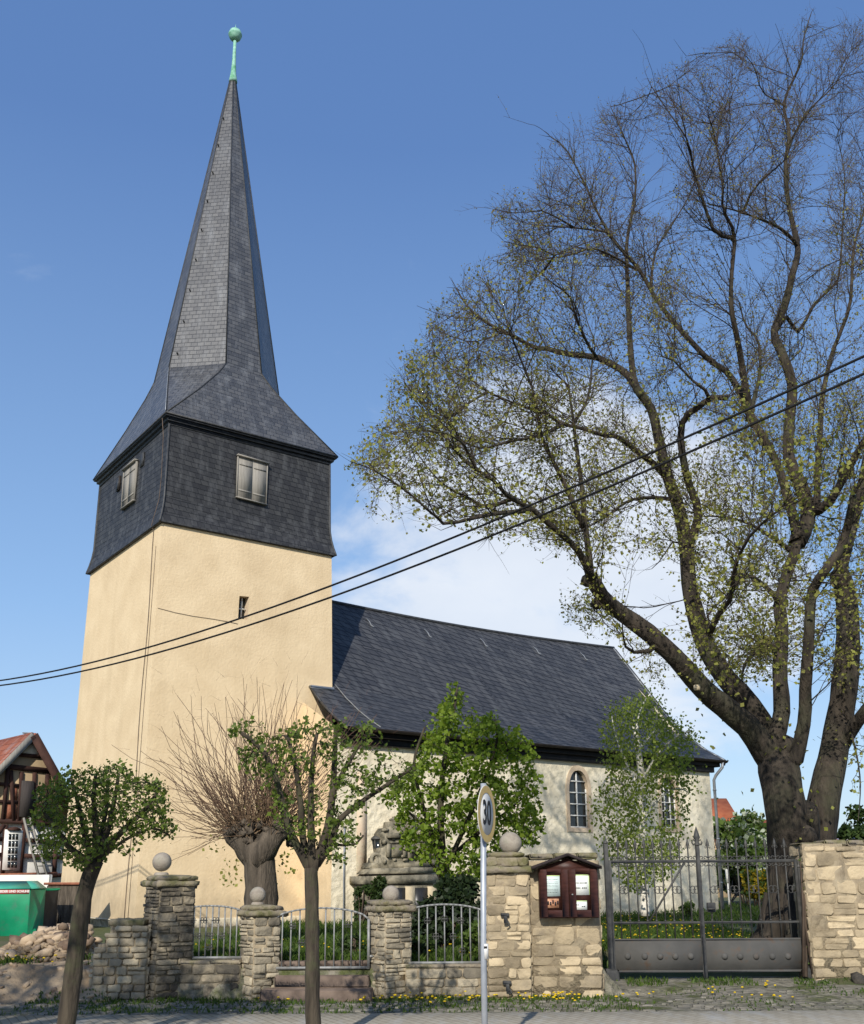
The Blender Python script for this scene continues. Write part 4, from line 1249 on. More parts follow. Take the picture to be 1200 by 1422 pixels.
# ------------------------------------------------------------------ notice board
NY = FENCE_Y - 0.02
q = lambda px, py: at(px, py, NY - 0.14)
x0, x1 = q(749,1240).x, q(831,1240).x
z0, z1 = q(790,1275).z, q(790,1206).z
nbd = thing('notice_board', ((x0+x1)/2, NY-0.07, z0), 'dark red wooden notice board with gabled roof and pinned sheets on the limestone wall', 'notice board')
mb = MB(); mb.box((x0,NY-0.135,z0), (x1-x0,0,0), (0,0.13,0), (0,0,z1-z0), bev=0.006)
mb.prism([(x0,NY-0.13,z1+0.0),(x1,NY-0.13,z1+0.0),((x0+x1)/2,NY-0.13,q(788,1189).z-0.03)], (0,0.12,0))
mb.build('case', M['case'], nbd)
xa, xb, zc_ = q(735,1207), q(834,1202), q(788,1188)
zs_ = (q(735,1207).z + q(835,1203).z)/2
xc_ = (x0+x1)/2
mb = MB()
for (xe, sg) in ((x0-0.10, -1), (x1+0.05, 1)):
    mb.prism([(xe,NY-0.24,zs_-0.02),(xc_,NY-0.24,zc_.z-0.005),(xc_,NY-0.24,zc_.z+0.03),(xe,NY-0.24,zs_+0.02)], (0,0.26,0))
mb.build('gable_roof', M['case_roof'], nbd)
for k, (pa, pb) in enumerate(((750.5,789.3),(790.7,829.5))):
    xa, xb = q(pa,1240).x, q(pb,1240).x
    za, zb = z0+0.012, z1-0.012
    fw_ = 0.095
    fm = MB(); d0 = NY-0.165
    fm.box((xa,d0,za), (fw_,0,0), (0,0.029,0), (0,0,zb-za), bev=0.004); fm.box((xb-fw_,d0,za), (fw_,0,0), (0,0.029,0), (0,0,zb-za), bev=0.004)
    fm.box((xa+fw_+.001,d0,za), (xb-xa-2*fw_-.002,0,0), (0,0.029,0), (0,0,fw_), bev=0.004); fm.box((xa+fw_+.001,d0,zb-0.06), (xb-xa-2*fw_-.002,0,0), (0,0.029,0), (0,0,0.06), bev=0.004)
    dr = fm.build('door', M['case'], nbd)
    bk = MB(); bk.box((xa+fw_,NY-0.143,za+fw_), (xb-xa-2*fw_,0,0), (0,0.007,0), (0,0,zb-za-fw_-0.06)); bk.build('back_panel', M['case'], dr)
    if k == 1:
        kb = MB(); kb.lathe((xa+0.04,d0-0.004,(za+zb)/2-0.02), [(0.010,-0.01),(0.014,0),(0.010,0.01)], 8); kb.build('lock', M['pale_metal'], dr)
def sheet(px0, py0, px1, py1, mt, name, tiltz=0.0):
    a, b = q(px0, py1), q(px1, py0)
    mb = MB(); yy = NY-0.149
    mb.box((a.x,yy,a.z), (b.x-a.x,0,tiltz), (0,0.0035,0), (0,0,b.z-a.z))
    return mb.build(name, mt, nbd), a, b, yy
s1, a1, b1, yy = sheet(757,1217,777,1245, M['paper_blue'], 'pinned_sheet', 0.004)
s2, a2, b2, _ = sheet(756.5,1248,776,1261, M['photo_print'], 'pinned_sheet')
s3, a3, b3, _ = sheet(797,1216,817,1243, M['paper'], 'pinned_sheet')
s4, a4, b4, _ = sheet(797,1252,815,1263.5, M['paper'], 'pinned_sheet')
# lines of print, strokes too small to read in the photograph
def strokes(a, b, rows, parent, seed, inset=0.02, hh=0.010, name='print'):
    r_ = random.Random(seed); mb = MB()
    for fz, l0, l1 in rows:
        z = a.z + (b.z-a.z)*fz; x = a.x + (b.x-a.x)*l0; xe = a.x + (b.x-a.x)*l1
        while x < xe:
            w = r_.uniform(0.008, 0.022)
            mb.box((x,yy-0.0022,z-hh/2), (min(w,xe-x),0,0), (0,0.0018,0), (0,0,hh)); x += w + 0.007
    mb.build(name, M['ink'], parent)
strokes(a3, b3, [(0.62,.12,.90),(0.36,.15,.45),(0.36,.55,.88)], s3, 3, hh=0.016)
strokes(a1, b1, [(f_,.12,.85) for f_ in (0.85,0.72,0.64,0.56,0.48,0.36,0.28,0.2)], s1, 4, hh=0.005)
strokes(a4, b4, [(0.6,.2,.45),(0.4,.6,.85)], s4, 5, hh=0.012)
mb = MB()
for (a, b) in ((a1,b1),(a3,b3),(a4,b4)):
    mb.box((a.x,yy-0.001,b.z+0.001), (b.x-a.x,0,0), (0,0.0035,0), (0,0,0.012)); 
mb.box((b3.x+0.001,yy-0.001,a3.z), (0.008,0,0), (0,0.0035,0), (0,0,b3.z-a3.z))
mb.build('sheet_edge', M['paper_green'], nbd)
mb = MB()
r_ = random.Random(9)
for k in range(6):
    x = a2.x + (b2.x-a2.x)*(k+.5)/6
    mb.box((x-0.010,yy-0.002,a2.z+0.03+r_.uniform(0,.03)), (0.022,0,0), (0,0.0018,0), (0,0,0.05))
mb.build('print', M['ink'], s2)

# ------------------------------------------------------------------ speed sign
SY = 9.7
sp0 = at(674, 1470, SY); sp0.z = 0.04
spt = at(671, 1088, SY)
sign = thing('speed_limit_sign', (sp0.x, SY, 0.04), 'round 30 speed limit sign with faded ring on a grey steel post', 'road sign')
mb = MB(); mb.tube([(sp0.x,SY,-0.05),(sp0.x,SY,1.0),(spt.x+0.003,SY,spt.z)], 0.027, 14)
mb.lathe((sp0.x,SY,0.0), [(0.055,0.03),(0.05,0.06),(0.029,0.09)], 14)
mb.build('post', M['post'], sign, smooth=False)
mb = MB(); st = at(674, 1322, SY); mb.lathe((st.x,SY,st.z-0.06), [(0.0285,0),(0.0285,0.13)], 14); mb.build('sticker', M['sign_white'], sign)
mb = MB(); mb.lathe((st.x-0.002,SY,st.z+0.03), [(0.0295,0),(0.0295,0.02)], 14, m=0); mb.build('sticker_mark', M['ink'], sign)
c = at(674.5, 1130.5, SY)
# disc turned strongly towards traffic from the right
yw = R(69)
nrm_ = Vector((math.sin(yw), -math.cos(yw), 0)); hx = Vector((math.cos(yw), math.sin(yw), 0))
c = Vector((sp0.x, SY, c.z)) + nrm_*0.055
def disc(r0, r1, d0, mt, name, parent, n=48):
    mb = MB(); V = []; 
    for r in (r0, r1):
        for j in range(n):
            an = 2*math.pi*j/n
            V.append(c + nrm_*d0 + hx*(r*math.cos(an)) + Vector((0,0,r*math.sin(an))))
    F = [(j, (j+1) % n, n+(j+1) % n, n+j) for j in range(n)]
    mb.add(V, F)
    return mb.build(name, mt, parent)
mb = MB(); n = 48; V = []
RS = 0.262
for r, d in ((RS,-0.004),(RS,0.0)):
    for j in range(n):
        an = 2*math.pi*j/n; V.append(c + nrm_*d + hx*(r*math.cos(an)) + Vector((0,0,r*math.sin(an))))
mb.add(V, [tuple(range(n)), tuple(range(n,2*n))] + [(j,(j+1)%n,n+(j+1)%n,n+j) for j in range(n)])
pl_ = mb.build('sign_plate', M['sign_white'], sign)
disc(RS*0.735, RS*0.985, 0.002, M['sign_ring'], 'ring', pl_)
def text_on(txt, size, o, u, v, mt, parent, name, thick=0.001, bold=0.0, sx=1.0):
    cu = bpy.data.curves.new(name, 'FONT'); cu.body = txt; cu.size = size; cu.align_x = 'CENTER'; cu.align_y = 'CENTER'
    cu.extrude = thick; cu.offset = bold
    to = bpy.data.objects.new(name, cu); col.objects.link(to)
    dg = bpy.context.evaluated_depsgraph_get()
    me = bpy.data.meshes.new_from_object(to.evaluated_get(dg))
    bpy.data.objects.remove(to)
    n_ = Vector(u).cross(Vector(v))
    off = wloc(parent)
    for vt in me.vertices:
        p = Vector(o) + Vector(u)*vt.co.x*sx + Vector(v)*vt.co.y + n_*vt.co.z
        vt.co = p - off
    me.materials.clear(); me.materials.append(mt)
    ob = bpy.data.objects.new(name, me); col.objects.link(ob); ob.parent = parent
    return ob
text_on('30', 0.31, c + nrm_*0.003, hx, Vector((0,0,1)), M['ink'], pl_, 'numeral', 0.0008, 0.006, sx=0.82)
cl = MB(); cl.box((sp0.x-0.04,SY-0.04,c.z+0.1), (0.08,0,0), (0,0.08,0), (0,0,0.03), bev=0.004); cl.box((sp0.x-0.04,SY-0.04,c.z-0.13), (0.08,0,0), (0,0.08,0), (0,0,0.03), bev=0.004)
cl.build('clamp', M['post'], sign)

# ------------------------------------------------------------------ overhead cables
A_, B_ = Vector((-12.9, 24.5, 0)), Vector((4.4, 10.5, 0))
pd = (B_-A_).normalized(); pn = Vector((-pd.y, pd.x, 0))
for lab, pts in (('upper black overhead cable crossing in front of tower and large tree', [(0,945),(333,862),(465,806),(550,779),(740,703),(1200,494)]),
                 ('lower black overhead cable crossing in front of tower and large tree', [(0,952),(367,861),(500,815),(595,779),(740,720),(1200,519)])):
    P3 = [on_plane(x, y, A_, pn) for x, y in pts]
    s_ = np.array([(p-A_).dot(pd) for p in P3]); z_ = np.array([p.z for p in P3])
    co = np.polyfit(s_, z_, 3)
    ss = np.linspace(s_.min()-4, s_.max()+2.5, 40)
    mb = MB(); mb.tube([A_ + pd*float(s) + Vector((0,0,float(np.polyval(co, s)))) for s in ss], 0.0155, 6)
    tag(mb.build('overhead_cable', M['rubber']), lab, 'cable', 'overhead cables')
# ================================================================== TREES
def inpoly(px, py, poly):
    c = False; n = len(poly)
    for i in range(n):
        x1, y1 = poly[i]; x2, y2 = poly[(i+1) % n]
        if (y1 > py) != (y2 > py) and px < (x2-x1)*(py-y1)/(y2-y1)+x1: c = not c
    return c

class Tree:
    """limbs traced as 3-D polylines, finer branches grown into the crown volume"""
    def __init__(s, seed):
        s.rng = random.Random(seed); s.nr = np.random.default_rng(seed)
        s.P, s.par, s.rad, s.limbs, s.traced, s.D = [], [], [], [], [], {}
    def limb(s, pts, r0, r1, step=0.3, taper=0.85):
        """pts: list of Vectors; hooks on to the nearest existing node"""
        par = -1
        if s.P:
            A = np.array(s.P); d = ((A - np.array(pts[0]))**2).sum(1); par = int(d.argmin())
        L = [0.0]
        for a, b in zip(pts, pts[1:]): L.append(L[-1] + (b-a).length)
        n = max(2, int(L[-1]/step))
        line, rads = [], []
        for i in range(n+1):
            t = L[-1]*i/n
            k = 0
            while k < len(L)-2 and L[k+1] < t: k += 1
            f = (t-L[k])/max(1e-6, L[k+1]-L[k])
            p0, p1, p2, p3 = pts[max(k-1,0)], pts[k], pts[k+1], pts[min(k+2,len(pts)-1)]
            q = 0.5*((2*p1) + (p2-p0)*f + (2*p0-5*p1+4*p2-p3)*f*f + (3*p1-p0-3*p2+p3)*f**3)
            line.append(q); rads.append(r0+(r1-r0)*(i/n)**taper)
        first = True
        for q, r in zip(line, rads):
            s.P.append((q.x,q.y,q.z)); s.par.append(par); s.rad.append(r); s.traced.append(True)
            par = len(s.P)-1
        hook = []
        if s.par[len(s.P)-len(line)] >= 0: hook = [Vector(s.P[s.par[len(s.P)-len(line)]])]
        s.limbs.append((hook+line, ([rads[0]*1.05] if hook else [])+rads))
    def colonize(s, A, step, kill, infl, iters, wiggle=0.25, up=0.0, inertia=0.0):
        A = np.asarray(A, dtype=np.float64)
        P = np.array(s.P); n = len(P)
        near = np.empty(len(A), dtype=int); dist = np.empty(len(A))
        for i in range(0, len(A), 500):
            D = ((A[i:i+500,None,:]-P[None])**2).sum(2); near[i:i+500] = D.argmin(1); dist[i:i+500] = np.sqrt(D.min(1))
        alive = dist > kill
        A, near, dist = A[alive], near[alive], dist[alive]
        kids = {}
        for it in range(iters):
            if len(A) == 0: break
            m = dist < infl
            if not m.any(): break
            idx = near[m]; dv = A[m]-P[idx]; dv /= np.linalg.norm(dv, axis=1)[:,None]+1e-9
            un, inv = np.unique(idx, return_inverse=True)
            sm = np.zeros((len(un),3)); np.add.at(sm, inv, dv)
            sm /= np.linalg.norm(sm, axis=1)[:,None]+1e-9
            if inertia:
                for k_, u_ in enumerate(un):
                    if int(u_) in s.D: sm[k_] += inertia*s.D[int(u_)]
            sm += s.nr.normal(0, wiggle, sm.shape)
            sm[:,2] += up
            sm /= np.linalg.norm(sm, axis=1)[:,None]+1e-9
            ok = np.array([kids.get(int(u),0) < 3 for u in un])
            un, sm = un[ok], sm[ok]
            if len(un) == 0: break
            new = P[un] + sm*step
            b = len(P); P = np.vstack([P, new])
            for k_ in range(len(un)): s.D[b+k_] = sm[k_]
            for k, u in enumerate(un):
                kids[int(u)] = kids.get(int(u),0)+1
                s.P.append(tuple(new[k])); s.par.append(int(u)); s.rad.append(0); s.traced.append(False)
            D = np.sqrt(((A[:,None,:]-new[None])**2).sum(2)) if len(A)*len(new) < 4e7 else None
            if D is None: break
            j = D.argmin(1); dm = D[np.arange(len(A)), j]
            c = dm < dist
            near[c] = b + j[c]; dist[c] = dm[c]
            alive = dist > kill
            A, near, dist = A[alive], near[alive], dist[alive]
    def finish_radii(s, tip, expo=0.42, cap=0.06):
        n = len(s.P); cnt = np.zeros(n); ch = [[] for _ in range(n)]
        for i, p in enumerate(s.par):
            if p >= 0: ch[p].append(i)
        for i in range(n-1, -1, -1):
            if s.par[i] > i: pass
            cnt[i] = max(1, cnt[i]) if not [c for c in ch[i]] else cnt[i]
            if s.par[i] >= 0: cnt[s.par[i]] += max(1, cnt[i])
        for i in range(n):
            if not s.traced[i]: s.rad[i] = min(cap, tip*max(1,cnt[i])**expo)
        s.ch, s.cnt = ch, cnt
    def twig_chains(s):
        """chains of grown nodes (not the traced limbs)"""
        out = []
        starts = [i for i in range(len(s.P)) if not s.traced[i] and (s.traced[s.par[i]])]
        stack = list(starts)
        while stack:
            i = stack.pop()
            chain = [s.par[i], i]
            while True:
                c = [k for k in s.ch[chain[-1]] if not s.traced[k]]
                if not c: break
                c.sort(key=lambda k: -s.cnt[k])
                stack += c[1:]
                chain.append(c[0])
            out.append(chain)
        return out
    def build_limbs(s, name, m, parent, sides=8, jit=0.06, one=True):
        mb = MB()
        for line, r in s.limbs:
            mb.tube(line, r, max(5, min(12, int(4+max(r)*36))) if sides is None else sides, jitter=jit, rng=s.rng)
        return mb.build(name, m, parent, smooth=True)
    def build_twigs(s, name, m, parent, sides=3):
        V, Fc = [], []
        for ch in s.twig_chains():
            pts = np.array([s.P[i] for i in ch]); k = len(pts)
            r = np.array([s.rad[i] for i in ch]); r[0] = min(r[0], r[1]*1.2); r[-1] *= 0.5
            b = len(V)
            for i in range(k):
                d = pts[min(i+1,k-1)]-pts[max(i-1,0)]; d /= np.linalg.norm(d)+1e-9
                u = np.cross(d, (0.3,0.9,0.2)); u /= np.linalg.norm(u)+1e-9; v = np.cross(d,u)
                nn = sides if r[1] < 0.02 else sides+2
                nn = sides
                for j in range(nn):
                    a = 2*math.pi*j/nn
                    V.append(pts[i]+r[i]*(math.cos(a)*u+math.sin(a)*v))
            for i in range(k-1):
                for j in range(sides):
                    j2 = (j+1) % sides
                    Fc.append((b+i*sides+j, b+i*sides+j2, b+(i+1)*sides+j2, b+(i+1)*sides+j))
        s.nV = len(V)
        return mesh_obj(name, np.array(V), Fc, m, parent, smooth=True)
    def tips(s):
        return [i for i in range(len(s.P)) if not s.traced[i]]

def leaf_quads(C, Nd, size, nr, aspect=0.75, droop=0.0):
    """diamond leaves with centres C, stalk directions Nd"""
    n = len(C)
    a = nr.normal(0, 1, (n,3)); a[:,2] -= droop; a /= np.linalg.norm(a,axis=1)[:,None]
    b = np.cross(a, nr.normal(0,1,(n,3))); b /= np.linalg.norm(b,axis=1)[:,None]+1e-9
    sz = size if np.ndim(size) else np.full(n, size)
    sz = (sz*nr.uniform(0.55,1.4,n))[:,None]
    c = np.cross(a,b)
    P = np.stack([C, C+a*sz*0.5+b*sz*aspect*0.5+c*sz*0.10, C+a*sz, C+a*sz*0.5-b*sz*aspect*0.5+c*sz*0.10], axis=1)
    return P

def sprays(base, dirs, length, nr, n_each, rad=0.004, curve=0.3, rng=None):
    """many thin straight-ish shoots as triangular prisms: returns V,F and tip positions"""
    V, Fc, tips = [], [], []
    for p, d in zip(base, dirs):
        L = length*rng.uniform(.5, 1.2)
        d = np.array(d); d /= np.linalg.norm(d)+1e-9
        q = [np.array(p)]
        for k in range(n_each):
            d = d + nr.normal(0, curve, 3)/n_each; d /= np.linalg.norm(d)
            q.append(q[-1] + d*L/n_each)
        b = len(V)
        for i, x in enumerate(q):
            u = np.cross(d, (0.2,0.9,0.3)); u /= np.linalg.norm(u)+1e-9; v = np.cross(d,u)
            r = rad*(1-0.75*i/n_each)
            for j in range(3):
                a = 2.0944*j; V.append(x+r*(math.cos(a)*u+math.sin(a)*v))
        for i in range(n_each):
            for j in range(3): Fc.append((b+3*i+j, b+3*i+(j+1)%3, b+3*i+3+(j+1)%3, b+3*i+3+j))
        tips.append(q)
    return V, Fc, tips

# ------------------------------------------------------------------ the great linden
LD = 17.8
def px2m(w): return w/F_PX*LD*1.02
LIMBS = [  # (points in the picture, width at start, width at end, depth at start or None, depth change)
 ([(1104,1318),(1098,1240),(1096,1185),(1093,1130),(1084,1080),(1076,1035)], 60, 54, 0, 0),
 ([(1132,1318),(1134,1235),(1137,1170),(1144,1112),(1154,1065),(1166,1000),(1174,945),(1178,880),(1174,822),(1165,796)], 57, 30, 0.1, 0.6),
 ([(1118,1318),(1117,1230),(1117,1165),(1118,1122)], 70, 34, 0.0, 0.0),
 ([(1074,1062),(1042,1012),(1010,985),(975,955),(940,915),(900,878),(865,853),(840,833),(822,803)], 42, 18, None, -1.0),
 ([(822,806),(808,772),(788,749),(763,728),(739,707),(707,690),(683,665),(658,648),(648,623),(634,609),(613,599),(592,597)], 12, 3, None, -1.6),
 ([(735,708),(714,711),(690,713),(655,720),(620,728),(609,720),(588,703),(567,683),(539,665),(515,651),(487,641)], 7, 2, None, -1.2),
 ([(712,692),(676,704),(648,690),(620,676),(595,651),(578,627),(560,612)], 6, 2, None, 0.8),
 ([(660,650),(640,635),(622,612),(600,585),(580,560),(560,535)], 5, 1.5, None, 0.5),
 ([(820,802),(818,770),(813,733),(807,668),(799,611),(797,588),(792,555),(790,535)], 11, 6, None, 0.8),
 ([(797,588),(813,561),(820,535),(822,505),(826,477),(815,445),(808,415)], 5, 2.5, None, 1.2),
 ([(790,538),(782,528),(770,518),(757,497)], 4, 2, None, -0.5),
 ([(812,735),(805,722),(786,676),(765,634),(751,603),(746,570),(738,535),(725,504),(716,480),(707,460),(700,430)], 9, 2.5, None, -0.8),
 ([(1074,1040),(1045,985),(1005,938),(981,898),(967,856),(957,810),(953,757),(943,707),(928,664),(916,615),(905,569),(889,546),(870,519),(851,507),(828,496),(790,492),(759,484),(740,482),(718,469),(676,448),(648,424),(634,400)], 40, 5, None, 0.5),
 ([(890,548),(880,526),(874,457),(872,400),(870,345),(876,305),(882,276),(882,230),(874,207),(859,172),(848,148)], 13, 3, None, 1.2),
 ([(828,496),(812,470),(800,440),(792,412),(770,395),(745,375)], 6, 2, None, -1.0),
 ([(720,470),(700,462),(676,470),(655,475),(630,468),(600,455)], 4, 1.5, None, -0.8),
 ([(930,668),(909,645),(889,630),(859,607),(840,605),(809,595),(778,588),(760,574),(725,564),(676,543),(648,522),(620,500)], 12, 2.5, None, -1.8),
 ([(782,589),(765,598),(746,606),(707,613),(676,622),(658,620),(640,612)], 7, 2.5, None, -1.0),
 ([(676,545),(650,560),(625,580),(600,570),(575,550),(556,520)], 4, 1.5, None, -0.7),
 ([(955,762),(966,733),(970,707),(958,676),(949,638),(945,603),(951,580),(970,565),(985,553),(1010,552)], 15, 8, None, -0.9),
 ([(985,553),(978,540),(955,523),(939,503),(920,495)], 6, 3, None, -0.5),
 ([(945,695),(909,691),(874,695),(847,714),(820,730),(795,742)], 8, 3, None, -1.3),
 ([(1076,1030),(1086,989),(1083,933),(1086,877),(1083,838),(1093,796),(1107,750),(1096,699),(1081,649),(1062,611),(1043,580),(1025,540),(1008,515),(985,500),(955,469),(928,438),(909,411),(886,372),(855,337),(832,299),(809,249),(786,207),(765,190)], 26, 4, 0.0, 0.8),
 ([(850,330),(843,322),(820,319),(797,316),(768,314),(740,312),(715,305)], 5, 2, None, -0.7),
 ([(797,316),(775,303),(750,292),(722,296),(692,292)], 4, 2, None, -0.4),
 ([(770,355),(745,343),(722,340),(700,335)], 3.5, 2, None, -0.4),
 ([(905,405),(905,383),(912,345),(932,314),(955,276),(965,250)], 6, 2.5, None, 0.8),
 ([(885,375),(850,355),(820,345),(790,355),(760,358),(735,350)], 5, 1.8, None, -1.0),
 ([(1043,582),(1035,534),(1030,505),(1024,470),(1016,430),(1016,383),(1020,326),(1004,290),(1004,261),(993,192),(985,165)], 14, 3, None, -1.2),
 ([(1016,330),(993,322),(978,284),(962,230),(955,195),(924,149),(905,120)], 7, 2.5, None, -0.8),
 ([(995,200),(1001,161),(1015,135),(1024,115)], 3.5, 1.8, None, 0.4),
 ([(1040,578),(1054,526),(1054,477),(1035,450),(1027,420)], 9, 5, None, 0.8),
 ([(1108,752),(1118,735),(1123,707),(1110,670),(1096,638),(1096,592),(1100,534),(1085,488),(1075,462),(1090,425),(1100,383),(1108,345),(1096,288),(1091,230),(1096,184),(1089,142),(1112,88),(1116,54),(1127,17)], 26, 3, None, 1.0),
 ([(1091,148),(1075,138),(1058,126),(1047,92),(1030,72)], 4, 2, None, -0.8),
 ([(1093,210),(1108,178),(1123,153),(1158,119),(1177,84),(1188,46)], 5, 2, None, 0.8),
 ([(1108,340),(1090,322),(1070,310),(1031,295),(1001,287),(985,283)], 8, 3, None, -1.2),
 ([(1033,292),(1047,261),(1068,242),(1090,222)], 5, 3, None, -0.5),
 ([(1075,465),(1093,440),(1108,461),(1131,423),(1154,400),(1165,383),(1170,320),(1173,245),(1165,200)], 8, 3, None, 1.5),
 ([(1124,712),(1150,700),(1177,653),(1200,612),(1230,560),(1255,500),(1275,420)], 18, 5, None, -1.5),
 ([(1165,800),(1180,745),(1192,700),(1205,640),(1222,560),(1240,460),(1245,350),(1235,240),(1225,160)], 22, 3, None, 0.8),
 ([(1135,705),(1135,664),(1139,599),(1142,553),(1154,496),(1169,457),(1181,419),(1186,345),(1200,291),(1212,220),(1216,140)], 12, 3, None, 0.5),
 ([(1106,1052),(1118,997),(1118,961),(1122,909),(1125,856),(1128,821),(1143,796),(1160,775),(1175,740),(1185,690)], 22, 10, -0.2, -0.8),
 ([(1169,1035),(1185,1010),(1204,985),(1240,930),(1275,870),(1300,780),(1320,680)], 24, 6, None, -1.0),
 ([(1240,930),(1270,905),(1310,890),(1350,860)], 9, 3, None, -1.0),
 ([(1085,838),(1060,812),(1040,800),(1020,815),(1005,832),(985,850),(985,880)], 9, 4, None, -1.6),
 ([(1086,900),(1065,895),(1050,905),(1035,920),(1030,945)], 8, 5, None, -0.8),
 ([(985,880),(1000,850),(1015,830),(1020,790),(1035,755),(1050,735),(1085,705)], 9, 4, None, -1.5),
 ([(1095,762),(1060,738),(1035,725),(1005,718),(980,717)], 8, 3, None, -1.0),
 ([(912,896),(898,905),(884,906),(872,903),(866,888),(864,862)], 9, 3, None, -0.4),
 ([(957,760),(935,752),(920,775),(905,790)], 5, 2, None, -0.6),
 ([(1180,1010),(1190,1050),(1195,1090),(1192,1140)], 4, 2, None, -1.0),
]
T = Tree(5)
for pts, w0, w1, d0, dd in LIMBS:
    if d0 is None:
        # depth of the nearest point of what is already there, compared in the picture
        A = np.array(T.P)
        q0 = at(*pts[0], LD)
        best, bd = 0, 1e9
        for i in range(len(A)):
            if i % 1: continue
            Pv = A[i]; zz = Pv[2]-EYE
            # compare directions
            k = LD/Pv[1]; dx = Pv[0]*k-q0.x; dz = zz*k-(q0.z-EYE)
            d2 = dx*dx+dz*dz
            if d2 < bd: bd, best = d2, i
        d0 = A[best][1]-LD
    n = len(pts)
    P3 = []
    for i, (x, y) in enumerate(pts):
        t = i/(n-1)
        P3.append(at(x, y, LD + d0 + dd*t*2.0 + 0.25*math.sin(i*1.9+x*0.01)*t))
    T.limb(P3, px2m(w0)/2, px2m(w1 if w1 > 6 else w1*0.45)/2, 0.28, 0.85 if w0 > 58 else 0.60)
CROWN = [(482,640),(500,612),(530,590),(540,545),(560,500),(590,465),(600,430),(640,390),(665,365),(700,352),(705,322),(680,300),(690,275),(745,262),(745,215),(770,190),(800,165),(850,140),(900,112),(930,92),(960,80),(1000,60),(1030,42),(1060,75),(1095,45),(1125,8),(1145,40),(1200,20),(1260,60),(1330,200),(1380,420),(1400,640),(1390,820),(1340,930),(1260,1010),(1190,1130),(1160,1010),(1150,930),(1060,950),(990,960),(960,985),(900,955),(850,905),(810,880),(770,850),(770,800),(720,760),(650,735),(600,730),(560,722),(500,720),(520,690)]
HOLES = [[(905,770),(950,790),(960,900),(1010,950),(940,905),(900,870),(850,850),(835,800),(870,770)],[(640,740),(780,760),(800,800),(760,850),(640,780)],[(1130,980),(1160,1000),(1150,1100),(1125,1130)],[(905,200),(945,240),(925,300),(895,300)],[(1150,150),(1165,160),(1140,320),(1120,300)]]
nr = np.random.default_rng(3)
def pix(p):
    X, Y, Z = p[0], p[1], p[2]-EYE
    d = Y*_cp + Z*_sp; u = -Y*_sp + Z*_cp
    x, y = X/d, -u/d
    return 600 + F_PX*(_cr*x - _sr*y), PY_PX + F_PX*(_sr*x + _cr*y)
att = []
while len(att) < 420:
    x = nr.uniform(480,1400); y = nr.uniform(5,1000)
    if not inpoly(x,y,CROWN) or any(inpoly(x,y,h) for h in HOLES): continue
    if x > 1215 and nr.random() > 0.5: continue
    dx = min(1, abs(x-1090)/620); sp = 4.3*math.sqrt(max(0.08, 1-dx*dx*0.85))
    p = at(x, y, LD + np.clip(nr.normal(0.3, 0.6), -1.2, 1.2)*sp)
    att.append((p.x,p.y,p.z))
T.colonize(att, 0.24, 0.75, 2.1, 60, wiggle=0.10, up=0.18, inertia=1.0)
T.finish_radii(0.009, 0.50, 0.06)
def grow_branch(p, d, L, step, wig, up):
    """one wandering shoot: list of points"""
    q = [np.array(p, float)]; d = d/np.linalg.norm(d); n = max(2, int(L/step))
    for k in range(n):
        d = d + nr.normal(0, wig, 3); d[2] += up; d /= np.linalg.norm(d)
        q.append(q[-1] + d*(L/n))
    return q
def side_dir(d, ang):
    d = d/(np.linalg.norm(d)+1e-9)
    a = np.cross(d, nr.normal(0,1,3)); a /= np.linalg.norm(a)+1e-9
    return d*math.cos(ang) + a*math.sin(ang)
def allowed(p, soft=0.0):
    x, y = pix(p)
    if not inpoly(x, y, CROWN): return nr.random() < 0.02
    if any(inpoly(x, y, h) for h in HOLES): return nr.random() < 0.12
    return True
AX = np.array(((T.P[0][0]), LD, 7.0))
hosts = []                      # (points, radii) of everything that carries side branches
for line, r in T.limbs:
    hosts.append((np.array([tuple(q) for q in line]), np.array(r)))
for ch in T.twig_chains():
    hosts.append((np.array([T.P[i] for i in ch]), np.array([T.rad[i] for i in ch])))
sec, ter, twg = [], [], []
for pts, r in hosts:
    seg = np.linalg.norm(np.diff(pts, axis=0), axis=1); acc = nr.uniform(0,.3); n = len(pts)
    for k in range(1, n):
        acc += seg[k-1]
        end = k == n-1
        if r[k] > 0.125 or pts[k][2] < 3.4: acc = 0; continue
        if acc < 0.27 and not end: continue
        acc = 0
        for rep in range(4 if end else (2 if r[k] < 0.05 else 1)):
            d = pts[k]-pts[k-1]
            out_ = pts[k]-AX; out_[2] *= 0.5; out_ /= np.linalg.norm(out_)+1e-9
            dd_ = side_dir(d, nr.uniform(0.15,0.6) if end else nr.uniform(0.55,1.05)) + 0.30*out_ + np.array((0,0,0.18))
            L = nr.uniform(0.6,1.7)*(0.8 if end else 1.0)*(1.15 if r[k] > 0.05 else 0.9)
            q = grow_branch(pts[k], dd_, L, 0.14, 0.10, 0.02)
            while len(q) > 3 and not allowed(q[-1]): q = q[:-2]
            if len(q) >= 3: sec.append((q, min(0.018, r[k]*0.6, 0.0052+0.0052*L)))
for q, r in sec:
    for k in range(1, len(q)):
        for rep in range(2 if k == len(q)-1 else 1):
            dd_ = side_dir(q[k]-q[k-1], nr.uniform(0.35,0.95)) + np.array((0,0,0.12))
            b = grow_branch(q[k], dd_, nr.uniform(0.22,0.62)*(1.15-0.4*k/len(q)), 0.12, 0.13, 0.03)
            if allowed(b[-1]): ter.append((b, 0.0046))
for q, r in ter:
    for k in range(1, len(q)):
        if nr.random() < 0.62 or k == len(q)-1:
            b = grow_branch(q[k], side_dir(q[k]-q[k-1], nr.uniform(0.3,0.9)), nr.uniform(0.10,0.26), 0.10, 0.12, 0.02)
            twg.append((b, 0.0031))
